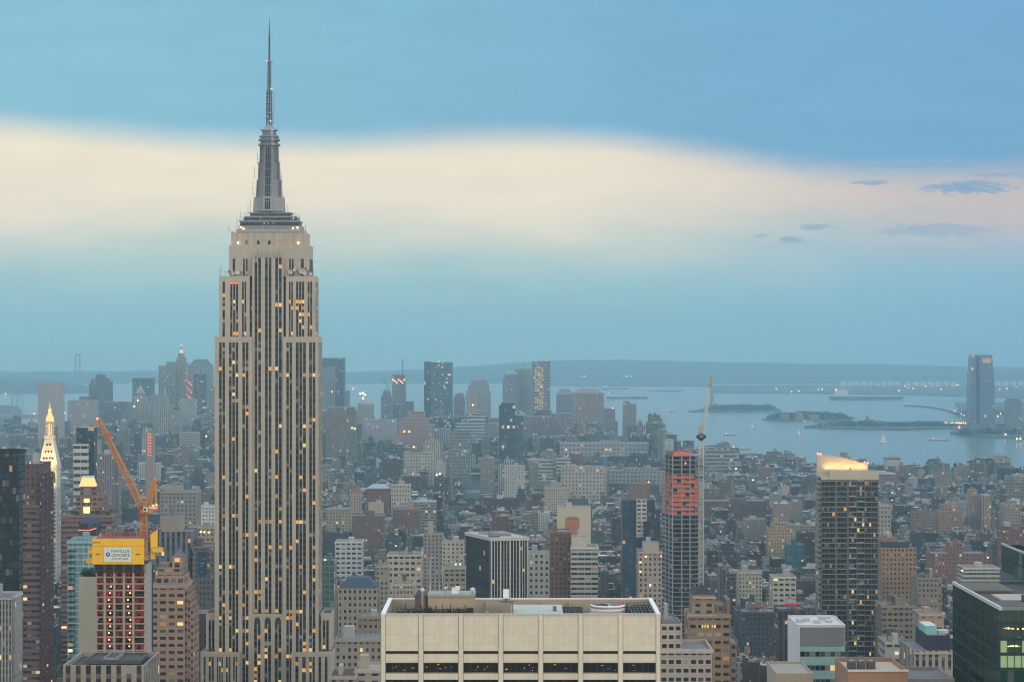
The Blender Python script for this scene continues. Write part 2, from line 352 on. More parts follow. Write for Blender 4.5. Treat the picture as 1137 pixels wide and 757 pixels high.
class Bld:        # a building made of named parts under one Empty
    def __init__(s, name, x, y, label, cat='tower', group=None):
        s.o = (x, y, 0.0); s.root = empty(name, s.o, label, cat, group); s.parts = []; s.wins = []; s.lists = {}
    def part(s, name, parent=None):
        mb = MB(); s.parts.append([name, mb, parent, None]); return mb
    def obj_of(s, mb):
        for p in s.parts:
            if p[1] is mb: return p
    def facade(s, P0, P1, z0, z1, cols, rows, pier, span, pcol, scol, pd=.6, sd=.25, pm='stone', sm='stone', lit=.05, litrow=None, weights=None, gm=None):
        # real openings: piers and spandrels stand proud of the glass. P0->P1 runs left to right seen from outside
        P0, P1 = Vector((P0[0], P0[1])), Vector((P1[0], P1[1])); L = (P1 - P0).length; u = (P1 - P0) / L; nn = Vector((u.y, -u.x))
        def bx(mb, a, b, za, zb, d1, mat, col):
            if b - a < .02 or zb - za < .02: return
            q = lambda t, d: (P0.x + u.x * t + nn.x * d, P0.y + u.y * t + nn.y * d)
            A, B, A0, B0 = q(a, d1), q(b, d1), q(a, -.05), q(b, -.05)
            mb.wallq(A, B, za, zb, mat, col); mb.wallq(A0, A, za, zb, mat, col); mb.wallq(B, B0, za, zb, mat, col)
            mb.face([(*A, zb), (*B, zb), (*B0, zb), (*A0, zb)], mat, col); mb.face([(*A0, za), (*B0, za), (*B, za), (*A, za)], mat, col)
        cols = sorted(cols); prev = 0.
        for a, b in cols + [(L, L)]:
            bx(pier, prev, a, z0, z1, pd, pm, pcol); prev = b
        for ci, (a, b) in enumerate(cols):
            zp = z0
            for ri, (za, zb) in enumerate(list(rows) + [(z1, z1)]):
                bx(span, a, b, zp, za, sd, sm, scol); zp = zb
                if zb - za > .1:
                    pr = lit if litrow is None else litrow(ri, ci)
                    r = random.random()
                    if r < pr: mt = random.choice(('lit_amber', 'lit_yellow', 'lit_amber', 'lit_dim'))
                    else:
                        w_ = weights or ((.48, 'glass_black'), (.80, 'glass_dark'), (.90, 'glass_mid'), (.96, 'blind_grey'), (1.01, 'blind_pale'))
                        r = random.random(); mt = next(m_ for t, m_ in w_ if r < t)
                        if gm: mt = gm
                    q = lambda t: (P0.x + u.x * t, P0.y + u.y * t)
                    s.wins.append(((b - a) * (zb - za), [(*q(a), za), (*q(b), za), (*q(b), zb), (*q(a), zb)], mt))
    def finish(s, top_first=True):
        objs = {}
        for p in s.parts:
            name, mb, parent, _ = p
            if not mb.f: continue
            par = objs.get(id(parent)) if parent is not None else s.root
            objs[id(mb)] = mb.build(name, par or s.root, s.o)
        def vis(w):
            c = w[1][0]; D = max(c[1], 10); py = CY + (CH - c[2]) * F / D; px = CX + c[0] * F / D
            return (0 if (-5 < px < 1142 and py < 752) else 1, -round(w[0] / D / D * 1e7, 1))
        ws = sorted(s.wins, key=vis) if len(s.wins) > 100 else s.wins
        for k, (_, q, mt) in enumerate(ws[:100]):
            m = MB(); m.face(q, mt); m.build('window', s.root, s.o)
        if len(ws) > 100:
            m = MB()
            for _, q, mt in ws[100:]: m.face(q, mt)
            m.build('window', s.root, s.o, kind='stuff')
        return s.root

def rows(z0, z1, pitch, h, off=None):
    r = []; z = z0 + (off if off is not None else (pitch - h) / 2)
    while z + h <= z1 + .01: r.append((z, z + h)); z += pitch
    return r
def split(a, b, n, gap):
    w = (b - a - gap * (n - 1)) / n
    return [(a + i * (w + gap), a + i * (w + gap) + w) for i in range(n)]

def water_tank(mb, x, y, z, r=2.0, h=3.6, col=(.13, .09, .06), legs=2.5):
    for a in range(4):
        ax, ay = x + r * .7 * math.cos(a * 1.5708 + .78), y + r * .7 * math.sin(a * 1.5708 + .78)
        mb.tube((ax, ay, z - .3), (ax, ay, z + legs), .14, 'paint', (.08, .08, .08))
    mb.frus(x, y, z + legs, z + legs + h, r, r * .96, 10, 'paint', col)
    mb.frus(x, y, z + legs + h, z + legs + h + 1.4, r * 1.06, .05, 10, 'paint', (.10, .10, .10))

# ------------------------------------------------------------------ the ground, the water, far land
def sheet(name, pts, z, mat, col, thick=3.0):
    m = MB(); m.prism([(p[0], p[1]) for p in pts], z - thick, z, mat, col, mat, col); m.build(name, kind='structure')
def gp(px, py): D = GD(py); return (X(px, D), D)
m = MB()
for i in range(12):
    for j in range(20):
        x0, x1 = -7000 + i * 1166.67, -7000 + (i + 1) * 1166.67; y0, y1 = -600 + j * 1000, -600 + (j + 1) * 1000
        m.face([(x0, y0, 0), (x1, y0, 0), (x1, y1, 0), (x0, y1, 0)], 'harbor_water')
m.build('water', kind='structure')
shore = [(1700, 545), (1350, 538), (1137, 530), (1060, 528), (1000, 527), (905, 524), (845, 518), (790, 508), (745, 503), (690, 498), (600, 494), (470, 492), (240, 489), (110, 480), (30, 478), (-120, 474), (-700, 474)]
land = [(-2600, -560), (2600, -560)] + [gp(*p) for p in shore]
land[-1] = (-2600, land[-1][1])
SHORE = [gp(*p) for p in shore]
sheet('ground', land, 1.6, 'land', (.055, .055, .06))
def onland(x, y):
    for (x0, y0), (x1, y1) in zip(SHORE[1:], SHORE[:-1]):
        if x0 <= x <= x1: return y < y0 + (y1 - y0) * (x - x0) / (x1 - x0) - 45
    return y < 4000

def far_ridge(name, prof, D0, D1, zf, col):                  # long hill: foreshore D0, crest D1; prof = (px, y of crest)
    m = MB(); n = 90; rowsn = 7; prof = sorted(prof); g = []
    px0, px1 = prof[0][0], prof[-1][0]
    for i in range(n + 1):
        px = px0 + (px1 - px0) * i / n
        for (a, ya), (b, yb) in zip(prof[:-1], prof[1:]):
            if a <= px <= b: y = ya + (yb - ya) * (px - a) / (b - a); break
        c = []
        for j in range(rowsn + 1):
            t = j / rowsn; D = D0 + (D1 - D0) * t
            h = Z(y, D1) * math.sin(t * math.pi / 2) ** 1.3 + random.uniform(-3, 3) * t
            c.append((X(px, D), D, max(zf if j == 0 else zf + 2, h)))
        c.append((X(px, D1), D1 + 500, -2)); g.append(c)
    for i in range(n):
        for j in range(rowsn + 1):
            m.face([g[i][j], g[i + 1][j], g[i + 1][j + 1], g[i][j + 1]], 'land', col)
    return m.build(name, kind='structure')
far_ridge('hills', [(-300, 414), (0, 413), (120, 412), (240, 411), (380, 413), (440, 411), (500, 408), (570, 402.5), (640, 399.5), (700, 399.5), (760, 401), (830, 402.5), (1000, 405), (1137, 408), (1450, 410)], 13400, 17200, -1, (.045, .08, .09))  # a little of the distant haze's blue is mixed into the hill colour
far_ridge('hills', [(-250, 421), (0, 420), (40, 420.5), (70, 423), (92, 427), (110, 432)], 10800, 11800, -1, (.045, .08, .09))  # same haze-tinted colour on the nearer headland
def jag(pts, k=5, a=.35):                                      # break long shore edges into small uneven coves
    o = []
    for (x0, y0), (x1, y1) in zip(pts, pts[1:] + pts[:1]):
        for i in range(k):
            t = i / k; w = 0 if i == 0 else 1
            o.append((x0 + (x1 - x0) * t + w * random.uniform(-1, 1) * min(1.2, abs(x1 - x0) / k * .4), y0 + (y1 - y0) * t + w * random.uniform(-a, a) * (1 if abs(x1 - x0) > 8 else .2)))
    return o
def lowland(name, pts, z=3.0, col=(.06, .075, .06)):
    pts = jag(pts)
    sheet(name, [gp(*p) for p in pts], z, 'land', col, 4.5)
lowland('island', [(-60, 468), (22, 466), (27, 462), (20, 452), (-60, 447)], 4, (.07, .075, .07))
lowland('island', [(764, 457), (800, 457.6), (868, 457), (862, 454.5), (820, 452.5), (790, 452.5)])
lowland('island', [(846, 466), (870, 467.5), (945, 467), (950, 464), (930, 462), (870, 461.5)])
lowland('far_shore', [(786, 436), (900, 437), (1000, 438), (1070, 440), (1137, 442), (1300, 446), (1300, 428), (1137, 427), (786, 428)], 4, (.08, .09, .085))
lowland('far_shore', [(893, 475), (930, 476.5), (1000, 477.5), (1060, 476), (1075, 470), (1060, 469), (960, 470), (895, 473.5)], 4, (.07, .08, .07))
lowland('far_shore', [(1055, 482), (1100, 486), (1150, 488), (1400, 492), (1400, 448), (1137, 447), (1060, 448), (1064, 456), (1074, 463), (1060, 472)], 4.6, (.07, .08, .075))
lowland('island', [(924, 444), (960, 444.5), (960, 442.6), (930, 442.4)], 4)
lowland('far_shore', [(560, 428), (786, 429), (786, 426), (560, 426)], 4, (.08, .09, .085))
# the curved causeway with its kerbs
ctr = [(1005, 450.6), (1022, 451.6), (1040, 453.6), (1054, 456.5), (1064, 460.5), (1074, 465.5)]
m = MB(); g = [gp(*p) for p in ctr]
for (a, b) in zip(g[:-1], g[1:]):
    m.face([(a[0] - 9, a[1] - 20, 5), (b[0] - 9, b[1] - 20, 5), (b[0] + 9, b[1] + 20, 5), (a[0] + 9, a[1] + 20, 5)], 'land', (.09, .09, .09))
    m.face([(a[0] - 9, a[1] - 20, -1), (b[0] - 9, b[1] - 20, -1), (b[0] - 9, b[1] - 20, 5), (a[0] - 9, a[1] - 20, 5)], 'land', (.09, .09, .09))
m.build('causeway', kind='structure')
# ---- INSERT OBJECTS ----
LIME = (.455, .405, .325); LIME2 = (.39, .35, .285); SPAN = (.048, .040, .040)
# ------------------------------------------------------------------ the great spire skyscraper
def spire_skyscraper():
    D = 1260.0; ex = lambda px: X(px, D); ez = lambda py: Z(py, D)
    B = Bld('skyscraper', ex(298), D + 15, 'very tall limestone skyscraper with window stripes, stepped shoulders and a needle spire', 'skyscraper')
    occupy(ex(226), ex(372), D - 8, D + 40, ez(374), .02)
    sh = B.part('shaft'); spn = B.part('spandrels'); core = B.part('core')
    pit = 3.66
    rowlit = {}
    def lr(ri, ci): return (1.25 if ri < 30 else .75) * rowlit.setdefault((ri * 7) % 97, random.choice([.02, .03, .04, .06, .08, .10, .16, .25, .6 if random.random() < .3 else .05]))
    def wing(x0, x1, yt, yb, y0, groups, depth=34, mb=sh, spc=SPAN, rh=2.0, tilt=None):
        z0, z1 = ez(yb), ez(yt); a, b = ex(x0), ex(x1); cols = []
        for (p, q, n) in groups: cols += split(ex(p) - a, ex(q) - a, n, .38)
        B.facade((a, y0), (b, y0), z0, z1 - 3.2, cols, rows(z0, z1 - 3.2, pit, rh), mb, spn, LIME, spc, pd=.7, sd=.12, litrow=lr)
        mb.box(a, b, y0 - .7, y0 + depth, z1 - 3.2, z1, 'stone', LIME, rim=1.0, tcol=(.22, .20, .18))
        core.box(a + .05, b - .05, y0 + .02, y0 + depth, z0, z1 - 3.2, 'plain_wall', (.06, .06, .06))
        # the flanks, seen to the right and left
        sc = []
        for k in range(4): sc += split(3 + k * (depth - 4) / 4, 3 + k * (depth - 4) / 4 + 4.4, 3, .45)
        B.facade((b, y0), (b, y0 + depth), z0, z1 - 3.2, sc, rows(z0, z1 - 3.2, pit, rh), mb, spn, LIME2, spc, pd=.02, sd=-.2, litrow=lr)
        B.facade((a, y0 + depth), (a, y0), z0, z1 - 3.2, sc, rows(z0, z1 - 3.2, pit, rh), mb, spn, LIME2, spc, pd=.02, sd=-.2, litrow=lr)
    Gl = [(243.4, 250, 2), (254.3, 264.7, 3), (269.2, 276, 2)]; Gr = [(318, 324.4, 2), (328.5, 339.7, 3), (343.4, 350.2, 2)]
    wing(238.6, 280, 373.8, 760, D, Gl, 26); wing(314.2, 353.4, 373.8, 760, D, Gr, 26)
    wing(243.2, 276.8, 306.5, 373.8, D + 1.5, [(246.8, 249.5, 1), (255.4, 264.2, 3), (268.5, 273.2, 2)], 23)
    wing(317.2, 349.6, 306.5, 373.8, D + 1.5, [(320.6, 325, 2), (328.6, 337.6, 3), (341.4, 346.4, 2)], 23)
    # recessed middle bay, three double stripes from the arches up to pointed heads
    z0, z1 = ez(682), ez(286); a, b = ex(279.6), ex(314.4); y0 = D + 2.6
    cg = [(282.2, 289.4), (293.8, 301), (305.2, 312.4)]; cols = []
    for p, q in cg: cols += split(ex(p) - a, ex(q) - a, 2, .5)
    B.facade((a, y0), (b, y0), z0, z1, cols, rows(z0, z1, pit, 2.1), sh, spn, LIME, (.055, .055, .06), pd=.9, sd=.1, litrow=lr)
    core.box(a, b, y0 + .02, y0 + 22, ez(760), z1, 'plain_wall', (.06, .06, .06))
    heads = B.part('arch')
    for p, q in cg:
        c = (ex(p) + ex(q)) / 2; w = (ex(q) - ex(p)) / 2
        for k in (-1, 1):
            heads.face([(c + k * w, y0 - .9, z1), (c, y0 - .9, z1 + 5.5), (c + k * w * .1, y0 - .75, z1 + 5.5), (c + k * w, y0 - .75, z1)], 'stone', LIME)
        heads.face([(c - w * .8, y0 - .92, z1 + .2), (c + w * .8, y0 - .92, z1 + .2), (c, y0 - .92, z1 + 5.2)], 'stone', (.34, .31, .26))
    # lintel and lancet arches at the foot of the middle bay, then the bay again below
    sh.box(a, b, y0 - 2.6, y0, ez(685.5), ez(681), 'stone', LIME)
    zb = ez(760); zt = ez(692); cols = []
    for p, q in cg: cols += split(ex(p) - a, ex(q) - a, 2, .4)
    B.facade((a, D), (b, D), zb, zt, cols, rows(zb, zt, pit, 2.2), sh, spn, LIME, (.055, .055, .06), pd=.7, sd=.1, litrow=lr)
    sh.box(a, b, D, D + 2.6, zt, ez(681), 'plain_wall', (.05, .05, .055), top='stone', tcol=LIME)
    zr = ez(684.6)
    for (p, q) in cg:                                         # stone spandrels that leave three round-headed openings
        c = (ex(p) + ex(q)) / 2; w = (ex(q) - ex(p)) / 2; n = 10; lw = 2.35
        arc = [(c - w * math.cos(math.pi * i / n), zt + (zr - zt) * (math.sin(math.pi * i / n)) ** .75) for i in range(n + 1)]
        for i in range(n):
            sh.face([(arc[i][0], D - .7, arc[i][1]), (arc[i + 1][0], D - .7, arc[i + 1][1]), (arc[i + 1][0], D - .7, zr), (arc[i][0], D - .7, zr)], 'stone', LIME)
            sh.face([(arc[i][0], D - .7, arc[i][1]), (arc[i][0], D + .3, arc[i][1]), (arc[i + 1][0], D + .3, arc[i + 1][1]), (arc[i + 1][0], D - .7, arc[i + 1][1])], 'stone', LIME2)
    edges = [a] + [ex(v) for pq in cg for v in pq] + [b]
    for i in range(0, len(edges), 2): sh.face([(edges[i], D - .7, zt), (edges[i + 1], D - .7, zt), (edges[i + 1], D - .7, zr), (edges[i], D - .7, zr)], 'stone', LIME)
    sh.box(a, b, D - .8, D - .1, zr, ez(681), 'stone', LIME)
    # low shoulder blocks by the foot
    ft = B.part('base_wing')
    for (x0, x1, yt, g) in ((228.2, 238.6, 681, [(231, 237.4, 2)]), (356.2, 367, 681, [(358, 364.6, 2)])):
        ft = B.part('base_wing'); a_, b_ = ex(x0), ex(x1); z0_, z1_ = ez(722), ez(yt); cc = []
        for p, q, n in g: cc += split(ex(p) - a_, ex(q) - a_, n, .5)
        B.facade((a_, D + 3), (b_, D + 3), z0_, z1_ - 4, cc, rows(z0_, z1_ - 4, pit, 2.1), ft, spn, LIME, (.05, .05, .055), pd=.6, sd=.1, litrow=lr)
        ft.box(a_, b_, D + 2.4, D + 26, z1_ - 4, z1_, 'stone', LIME, rim=1.2, tcol=(.12, .06, .05))
        ft.box(a_, b_, D + 3.1, D + 26, z0_, z1_ - 4, 'stone', LIME)
    fb = B.part('base_wing')
    for (x0, x1, gs) in ((225, 268, [(228.4, 230.6, 1), (234, 239.6, 2), (243, 249.6, 3), (253, 258, 2), (261, 265.4, 2)]), (325.2, 370.6, [(329.5, 333, 1), (337, 341, 1), (345, 351, 2), (355, 358, 1), (362, 365, 1)])):
        fb = B.part('base_wing'); a_, b_ = ex(x0), ex(x1); z0_, z1_ = ez(766), ez(721.6); cc = []
        for p, q, n in gs: cc += split(ex(p) - a_, ex(q) - a_, n, .5)
        B.facade((a_, D - 8), (b_, D - 8), z0_, z1_ - 2.4, cc, rows(z0_, z1_ - 2.4, pit, 2.2), fb, spn, LIME, (.05, .05, .055), pd=.6, sd=.1, litrow=lr)
        fb.box(a_, b_, D - 8.7, D + 20, z1_ - 2.4, z1_, 'stone', LIME, rim=.8, tcol=(.3, .28, .24))
        fb.box(a_, b_, D - 7.9, D + 20, 1.6, z1_ - 2.4, 'stone', LIME)
    core.box(ex(240), ex(352), D + 1, D + 24, 1.6, ez(758), 'stone', LIME)
    # upper block with its cut corners
    ub = B.part('upper_block'); z0, z1 = ez(306.5), ez(258)
    y1 = D + 4.2; a, b = ex(253.2), ex(343)
    cols = []
    for p, q, n in ((257.4, 260.2, 1), (269, 274, 2), (320.4, 325.4, 2), (333.4, 336.6, 1)): cols += split(ex(p) - a, ex(q) - a, n, .5)
    B.facade((a, y1), (b, y1), z0, ez(287), [c for c in cols], rows(z0, ez(287), pit, 2.2), ub, spn, LIME, SPAN, pd=.4, sd=.05, lit=.06)
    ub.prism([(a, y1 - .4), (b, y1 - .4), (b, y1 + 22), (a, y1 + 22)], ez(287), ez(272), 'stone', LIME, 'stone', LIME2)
    core.box(a + .1, b - .1, y1 + .05, y1 + 22, z0, ez(287), 'plain_wall', (.05, .05, .05))
    a, b = ex(255.6), ex(339.6)
    sq = [(ex(p) - a, ex(p) - a + 1.5) for p in (271.2, 284.4, 296.6, 308, 321)]
    B.facade((a, y1 + .6), (b, y1 + .6), ez(272), ez(258), sq, [(ez(271.2), ez(266.8))], ub, ub, LIME, LIME, pd=.5, sd=.5, lit=.1)
    ub.box(a, b, y1 + .7, y1 + 21.5, ez(272), ez(258), 'stone', LIME, rim=.6)
    for p in (262, 274.5, 281, 290.5, 303.5, 315, 326, 336): ub.box(ex(p) - .25, ex(p) + .25, y1 - .1, y1 + .1, ez(272), ez(258), 'stone', LIME2)
    for k, (p, w) in enumerate(((255.6, 2.5), (337, 2.5))): ub.box(ex(p), ex(p) + 1.3, y1 + .0, y1 + 3, ez(258), ez(256.6), 'stone', LIME)
    for p in (263.4, 330.4):
        fl = B.part('flood_lamp'); fl.ball(ex(p), y1 - .8, ez(269.4), .62, 'lamp_white', n=8, k=5)
        fl.tube((ex(p), y1 + .3, ez(269.4)), (ex(p), y1 - .6, ez(269.4)), .3, 'metal', (.3, .3, .3))
    # observation decks
    ex = lambda px: X(px, D + 7); ez = lambda py: Z(py, D + 7)
    dk = B.part('observation_deck'); yc = y1 + 13
    cxm = ex(299.2)
    for (x0, x1, yb, yt, dep, c, m_) in ((262.5, 336, 258, 254.6, 22, (.33, .32, .30), 'stone'), (264.8, 334, 254.6, 250.6, 21, (.30, .31, .31), 'stone'), (266.5, 331.5, 250.6, 246.4, 19.6, (.055, .06, .07), 'pier_wall'),
                                         (265.6, 332.4, 246.4, 244.6, 20.4, (.27, .29, .31), 'stone'), (270, 329, 244.6, 241.4, 18, (.09, .10, .12), 'pier_wall'), (271, 328, 241.4, 239.8, 18.6, (.28, .30, .32), 'stone'),
                                         (277, 321, 239.8, 236.6, 14, (.10, .11, .13), 'pier_wall'), (275.6, 322.6, 236.6, 235.2, 14.6, (.28, .30, .32), 'stone')):
        dk.box(ex(x0), ex(x1), yc - dep / 2, yc + dep / 2, ez(yb), ez(yt), m_, c, bay=1.2, fl=3)
    rl = B.part('railing')
    for (x0, x1, yb, dep) in ((262.5, 336, 254.6, 22), (265.6, 332.4, 244.6, 20.4), (271, 328, 239.8, 18.6)):
        n = 26
        for i in range(n + 1):
            xx = ex(x0) + (ex(x1) - ex(x0)) * i / n; rl.tube((xx, yc - dep / 2, ez(yb)), (xx, yc - dep / 2, ez(yb) + 1.7), .07, 'metal', (.25, .26, .27), 3)
        rl.tube((ex(x0), yc - dep / 2, ez(yb) + 1.7), (ex(x1), yc - dep / 2, ez(yb) + 1.7), .09, 'metal', (.25, .26, .27), 3)
    wb = B.part('window_band')
    for i in range(22):
        xx = ex(281) + (ex(318) - ex(281)) * i / 22; wb.face([(xx, yc - 11.1, ez(257)), (xx + .62, yc - 11.1, ez(257)), (xx + .62, yc - 11.1, ez(255)), (xx, yc - 11.1, ez(255))], 'lit_dim' if i % 5 == 3 else 'blind_pale')
    for (p, q) in ((270.6, 254), (325.4, 253.6), (267.5, 252.5), (330.5, 253)):
        r_ = B.part('warning_lamp'); r_.ball(ex(p), yc - 11.4, ez(q), .55, 'lamp_orange', n=6, k=4)
    ex = lambda px: X(px, D + 17); ez = lambda py: Z(py, D + 17); cxm = ex(299.0)
    # mast: flared wings round a ribbed glass core
    mt = B.part('mast'); zb, zt = ez(235.2), ez(162)
    for (w0, w1, ya, ybm, c) in ((17.8, 16.8, 235.2, 219, (.36, .36, .35)), (14.6, 13.6, 219, 200, (.33, .335, .335)), (12.4, 11.6, 200, 180, (.29, .30, .31)), (10.6, 10.0, 180, 162, (.26, .27, .29))):
        W0, W1 = w0 / 1.9365, w1 / 1.9365; za, zz = ez(ya), ez(ybm)
        for k in (0, 1, 2, 3):                                  # four buttress wings, wide and thin
            ang = k * math.pi / 2; ca, sa = math.cos(ang), math.sin(ang)
            P = lambda u_, v_: (cxm + u_ * ca - v_ * sa, yc + u_ * sa + v_ * ca)
            t = 2.6
            A = [P(0, -t), P(W0, -t), P(W0, t), P(0, t)]; C = [P(0, -t), P(W1, -t), P(W1, t), P(0, t)]
            for i in range(4):
                j = (i + 1) % 4; mt.face([(*A[i], za), (*A[j], za), (*C[j], zz), (*C[i], zz)], 'metal' if False else 'stone', c)
            mt.face([(*p, zz) for p in C], 'stone', c)
        mt.frus(cxm, yc, za, zz, W0 * .80, W1 * .82, 8, 'stone', (c[0] * .8, c[1] * .82, c[2] * .85), math.pi / 8)
    gs = B.part('glazed_strip')
    for k in range(8):
        zA = ez(233) + (zt - ez(233)) * k / 8; zB = ez(233) + (zt - ez(233)) * (k + 1) / 8 - .35
        r0 = 9.35 - 3.6 * k / 8; r1 = 9.35 - 3.6 * (k + 1) / 8
        gs.face([(cxm - 1.6, yc - r0, zA), (cxm + 1.6, yc - r0, zA), (cxm + 1.6, yc - r1, zB), (cxm - 1.6, yc - r1, zB)], 'glass_dark')
        for t in (-1.65, -.55, .55, 1.65): gs.tube((cxm + t, yc - r0 - .1, zA), (cxm + t, yc - r1 - .1, zB), .12, 'metal', (.5, .5, .52), 3)
    for k in (-1, 1):
        for (dx, ya, yb_) in ((12.6, 219, 201), (10.8, 200, 181), (9.2, 181, 163)):
            rb = B.part('mast_fin'); rb.solid(cxm + k * dx / 1.9365 - .45, cxm + k * dx / 1.9365 + .45, yc - 3.2, yc - 2.65, ez(ya), ez(yb_), 'metal', (.12, .13, .15))
    hd = B.part('mast_head')
    for (r0, r1, ya, yb_, c) in ((12.4, 12.4, 162, 160.2, (.18, .2, .22)), (10, 10, 160.2, 156.5, (.10, .12, .15)), (12.2, 12.2, 156.5, 155, (.18, .2, .22)), (9.8, 9.8, 155, 152.6, (.12, .14, .17)), (11.2, 11, 152.6, 151.2, (.18, .2, .22)), (7.9, 7.8, 151.2, 145.4, (.16, .18, .21)), (9.4, 9.4, 145.4, 144.2, (.32, .35, .38)), (8.2, 3.0, 144.2, 138.4, (.28, .32, .36))):
        hd.frus(cxm, yc, ez(ya), ez(yb_), r0 / 1.9365, r1 / 1.9365, 20, 'metal', c)
    for i in range(14):
        an = 2 * math.pi * i / 14; x_, y_ = cxm + 5.6 * math.cos(an), yc + 5.6 * math.sin(an); hd.tube((x_, y_, ez(155)), (x_, y_, ez(155) + 2.2), .09, 'metal', (.2, .22, .24), 3)
    for k in (-1, 1): hd.tube((cxm + k * 5, yc - 1, ez(145)), (cxm + k * 5.2, yc - 1, ez(140.5)), .14, 'metal', (.15, .16, .18))
    # antenna
    an = B.part('antenna')
    an.lattice((cxm, yc, ez(139)), (cxm, yc, ez(100)), 3.0, 2.2, 2.0, .2, 'metal', (.05, .055, .07)); an.tube((cxm, yc, ez(139)), (cxm, yc, ez(100)), .4, 'metal', (.05, .055, .07), 6)
    an.lattice((cxm, yc, ez(100)), (cxm, yc, ez(68.5)), 1.9, 1.4, 1.8, .16, 'metal', (.05, .055, .07)); an.tube((cxm, yc, ez(100)), (cxm, yc, ez(68.5)), .36, 'metal', (.05, .055, .07), 6)
    for py in range(72, 100, 4): an.frus(cxm, yc, ez(py), ez(py - .8), 1.35, 1.35, 8, 'metal', (.2, .22, .24))
    for py in range(103, 137, 6): an.frus(cxm, yc, ez(py), ez(py - .7), 2.0, 2.0, 8, 'metal', (.2, .22, .24))
    an.frus(cxm, yc, ez(69.2), ez(68), 2.1, 2.1, 10, 'metal', (.25, .27, .3))
    an.tube((cxm, yc, ez(68)), (cxm, yc, ez(40)), .52, 'metal', (.05, .055, .065), 8, .45); an.tube((cxm, yc, ez(40)), (cxm, yc, ez(30)), .34, 'metal', (.10, .11, .13), 6, .34); an.tube((cxm, yc, ez(30)), (cxm, yc, ez(20)), .26, 'metal', (.10, .1, .12), 4, .16)
    for py in range(38, 68, 3): an.tube((cxm - .95, yc, ez(py)), (cxm + .95, yc, ez(py)), .16, 'metal', (.12, .13, .15), 3)
    for (p, ya, yb_) in ((295.8, 138, 101), (304.4, 121, 101.5), (303.6, 138, 122)):
        f = B.part('antenna_panel'); f.tube((ex(p), yc - .5, ez(ya)), (ex(p), yc - .5, ez(yb_)), .2, 'metal', (.35, .2, .2))
        for q in range(int(yb_) + 1, int(ya), 5): f.tube((ex(p), yc - .5, ez(q)), (cxm, yc, ez(q)), .1, 'metal', (.2, .2, .22), 3)
    for (p, q) in ((296.4, 68.6), (301.6, 99), (300.6, 134.6)):
        r_ = B.part('warning_lamp'); r_.ball(ex(p), yc - 1.2, ez(q), .5, 'lamp_red', n=6, k=4)
    # whips, brackets and dishes on the ledges
    for (p, y0_, h) in ((269, 244, 5), (277.6, 239, 7), (280.6, 236, 9), (317.6, 236, 9), (321.5, 238, 6), (331.4, 246, 5), (265.5, 251, 5), (283, 218, 10), (284.5, 199, 8), (315, 205, 6), (246, 306, 5), (248, 306, 7), (350, 306, 5), (256.5, 257, 4), (341, 257, 4), (334.5, 250, 7), (288, 184, 8), (311, 190, 8)):
        w_ = B.part('whip_aerial'); w_.tube((ex(p), yc - 10, ez(y0_)), (ex(p), yc - 10, ez(y0_) + h * .8), .13, 'metal', (.16, .17, .19), 3)
        if y0_ < 230: w_.tube((ex(p), yc - 10, ez(y0_) + h * .4), (cxm, yc - 6, ez(y0_) + h * .4), .1, 'metal', (.16, .17, .19), 3); w_.tube((ex(p), yc - 10, ez(y0_)), (cxm, yc - 6, ez(y0_)), .1, 'metal', (.16, .17, .19), 3)
    for i, (p, q, r) in enumerate(((253.5, 303.4, .8), (258, 302.6, .9), (263, 304, 1.2), (267.6, 303, 1.3), (271, 304, .9), (325.5, 302.6, 1.5), (330, 300, 1.0), (333, 303.6, 1.3), (337.4, 301.6, 1.8), (341, 303.6, 1.3), (344.6, 303, 1.2), (331.8, 297.5, .9), (347.6, 304.6, 1.0), (342, 299, .8))):
        d_ = B.part('satellite_dish'); x_, y_, z_ = ex(p), D + 2.6, ez(q); c = ((.62, .60, .56), (.20, .19, .18), (.5, .42, .33))[i % 3]
        n = 10
        for j in range(n):
            a0, a1 = 2 * math.pi * j / n, 2 * math.pi * (j + 1) / n
            d_.face([(x_, y_, z_), (x_ + r * math.cos(a1), y_ - .5, z_ + r * math.sin(a1)), (x_ + r * math.cos(a0), y_ - .5, z_ + r * math.sin(a0))], 'paint', c)
        d_.tube((x_, y_, z_), (x_, y_ + .4, z_ - r - .6), .15, 'metal', (.2, .2, .2))
    ex = lambda px: X(px, D); ez = lambda py: Z(py, D)
    for i in range(3):
        r_ = B.part('red_light_strip'); r_.box(ex(255.6 + i * 3.1), ex(257.6 + i * 3.1), D + .55, D + .75, ez(315), ez(313.2), 'lit_red')
    B.finish()
spire_skyscraper()

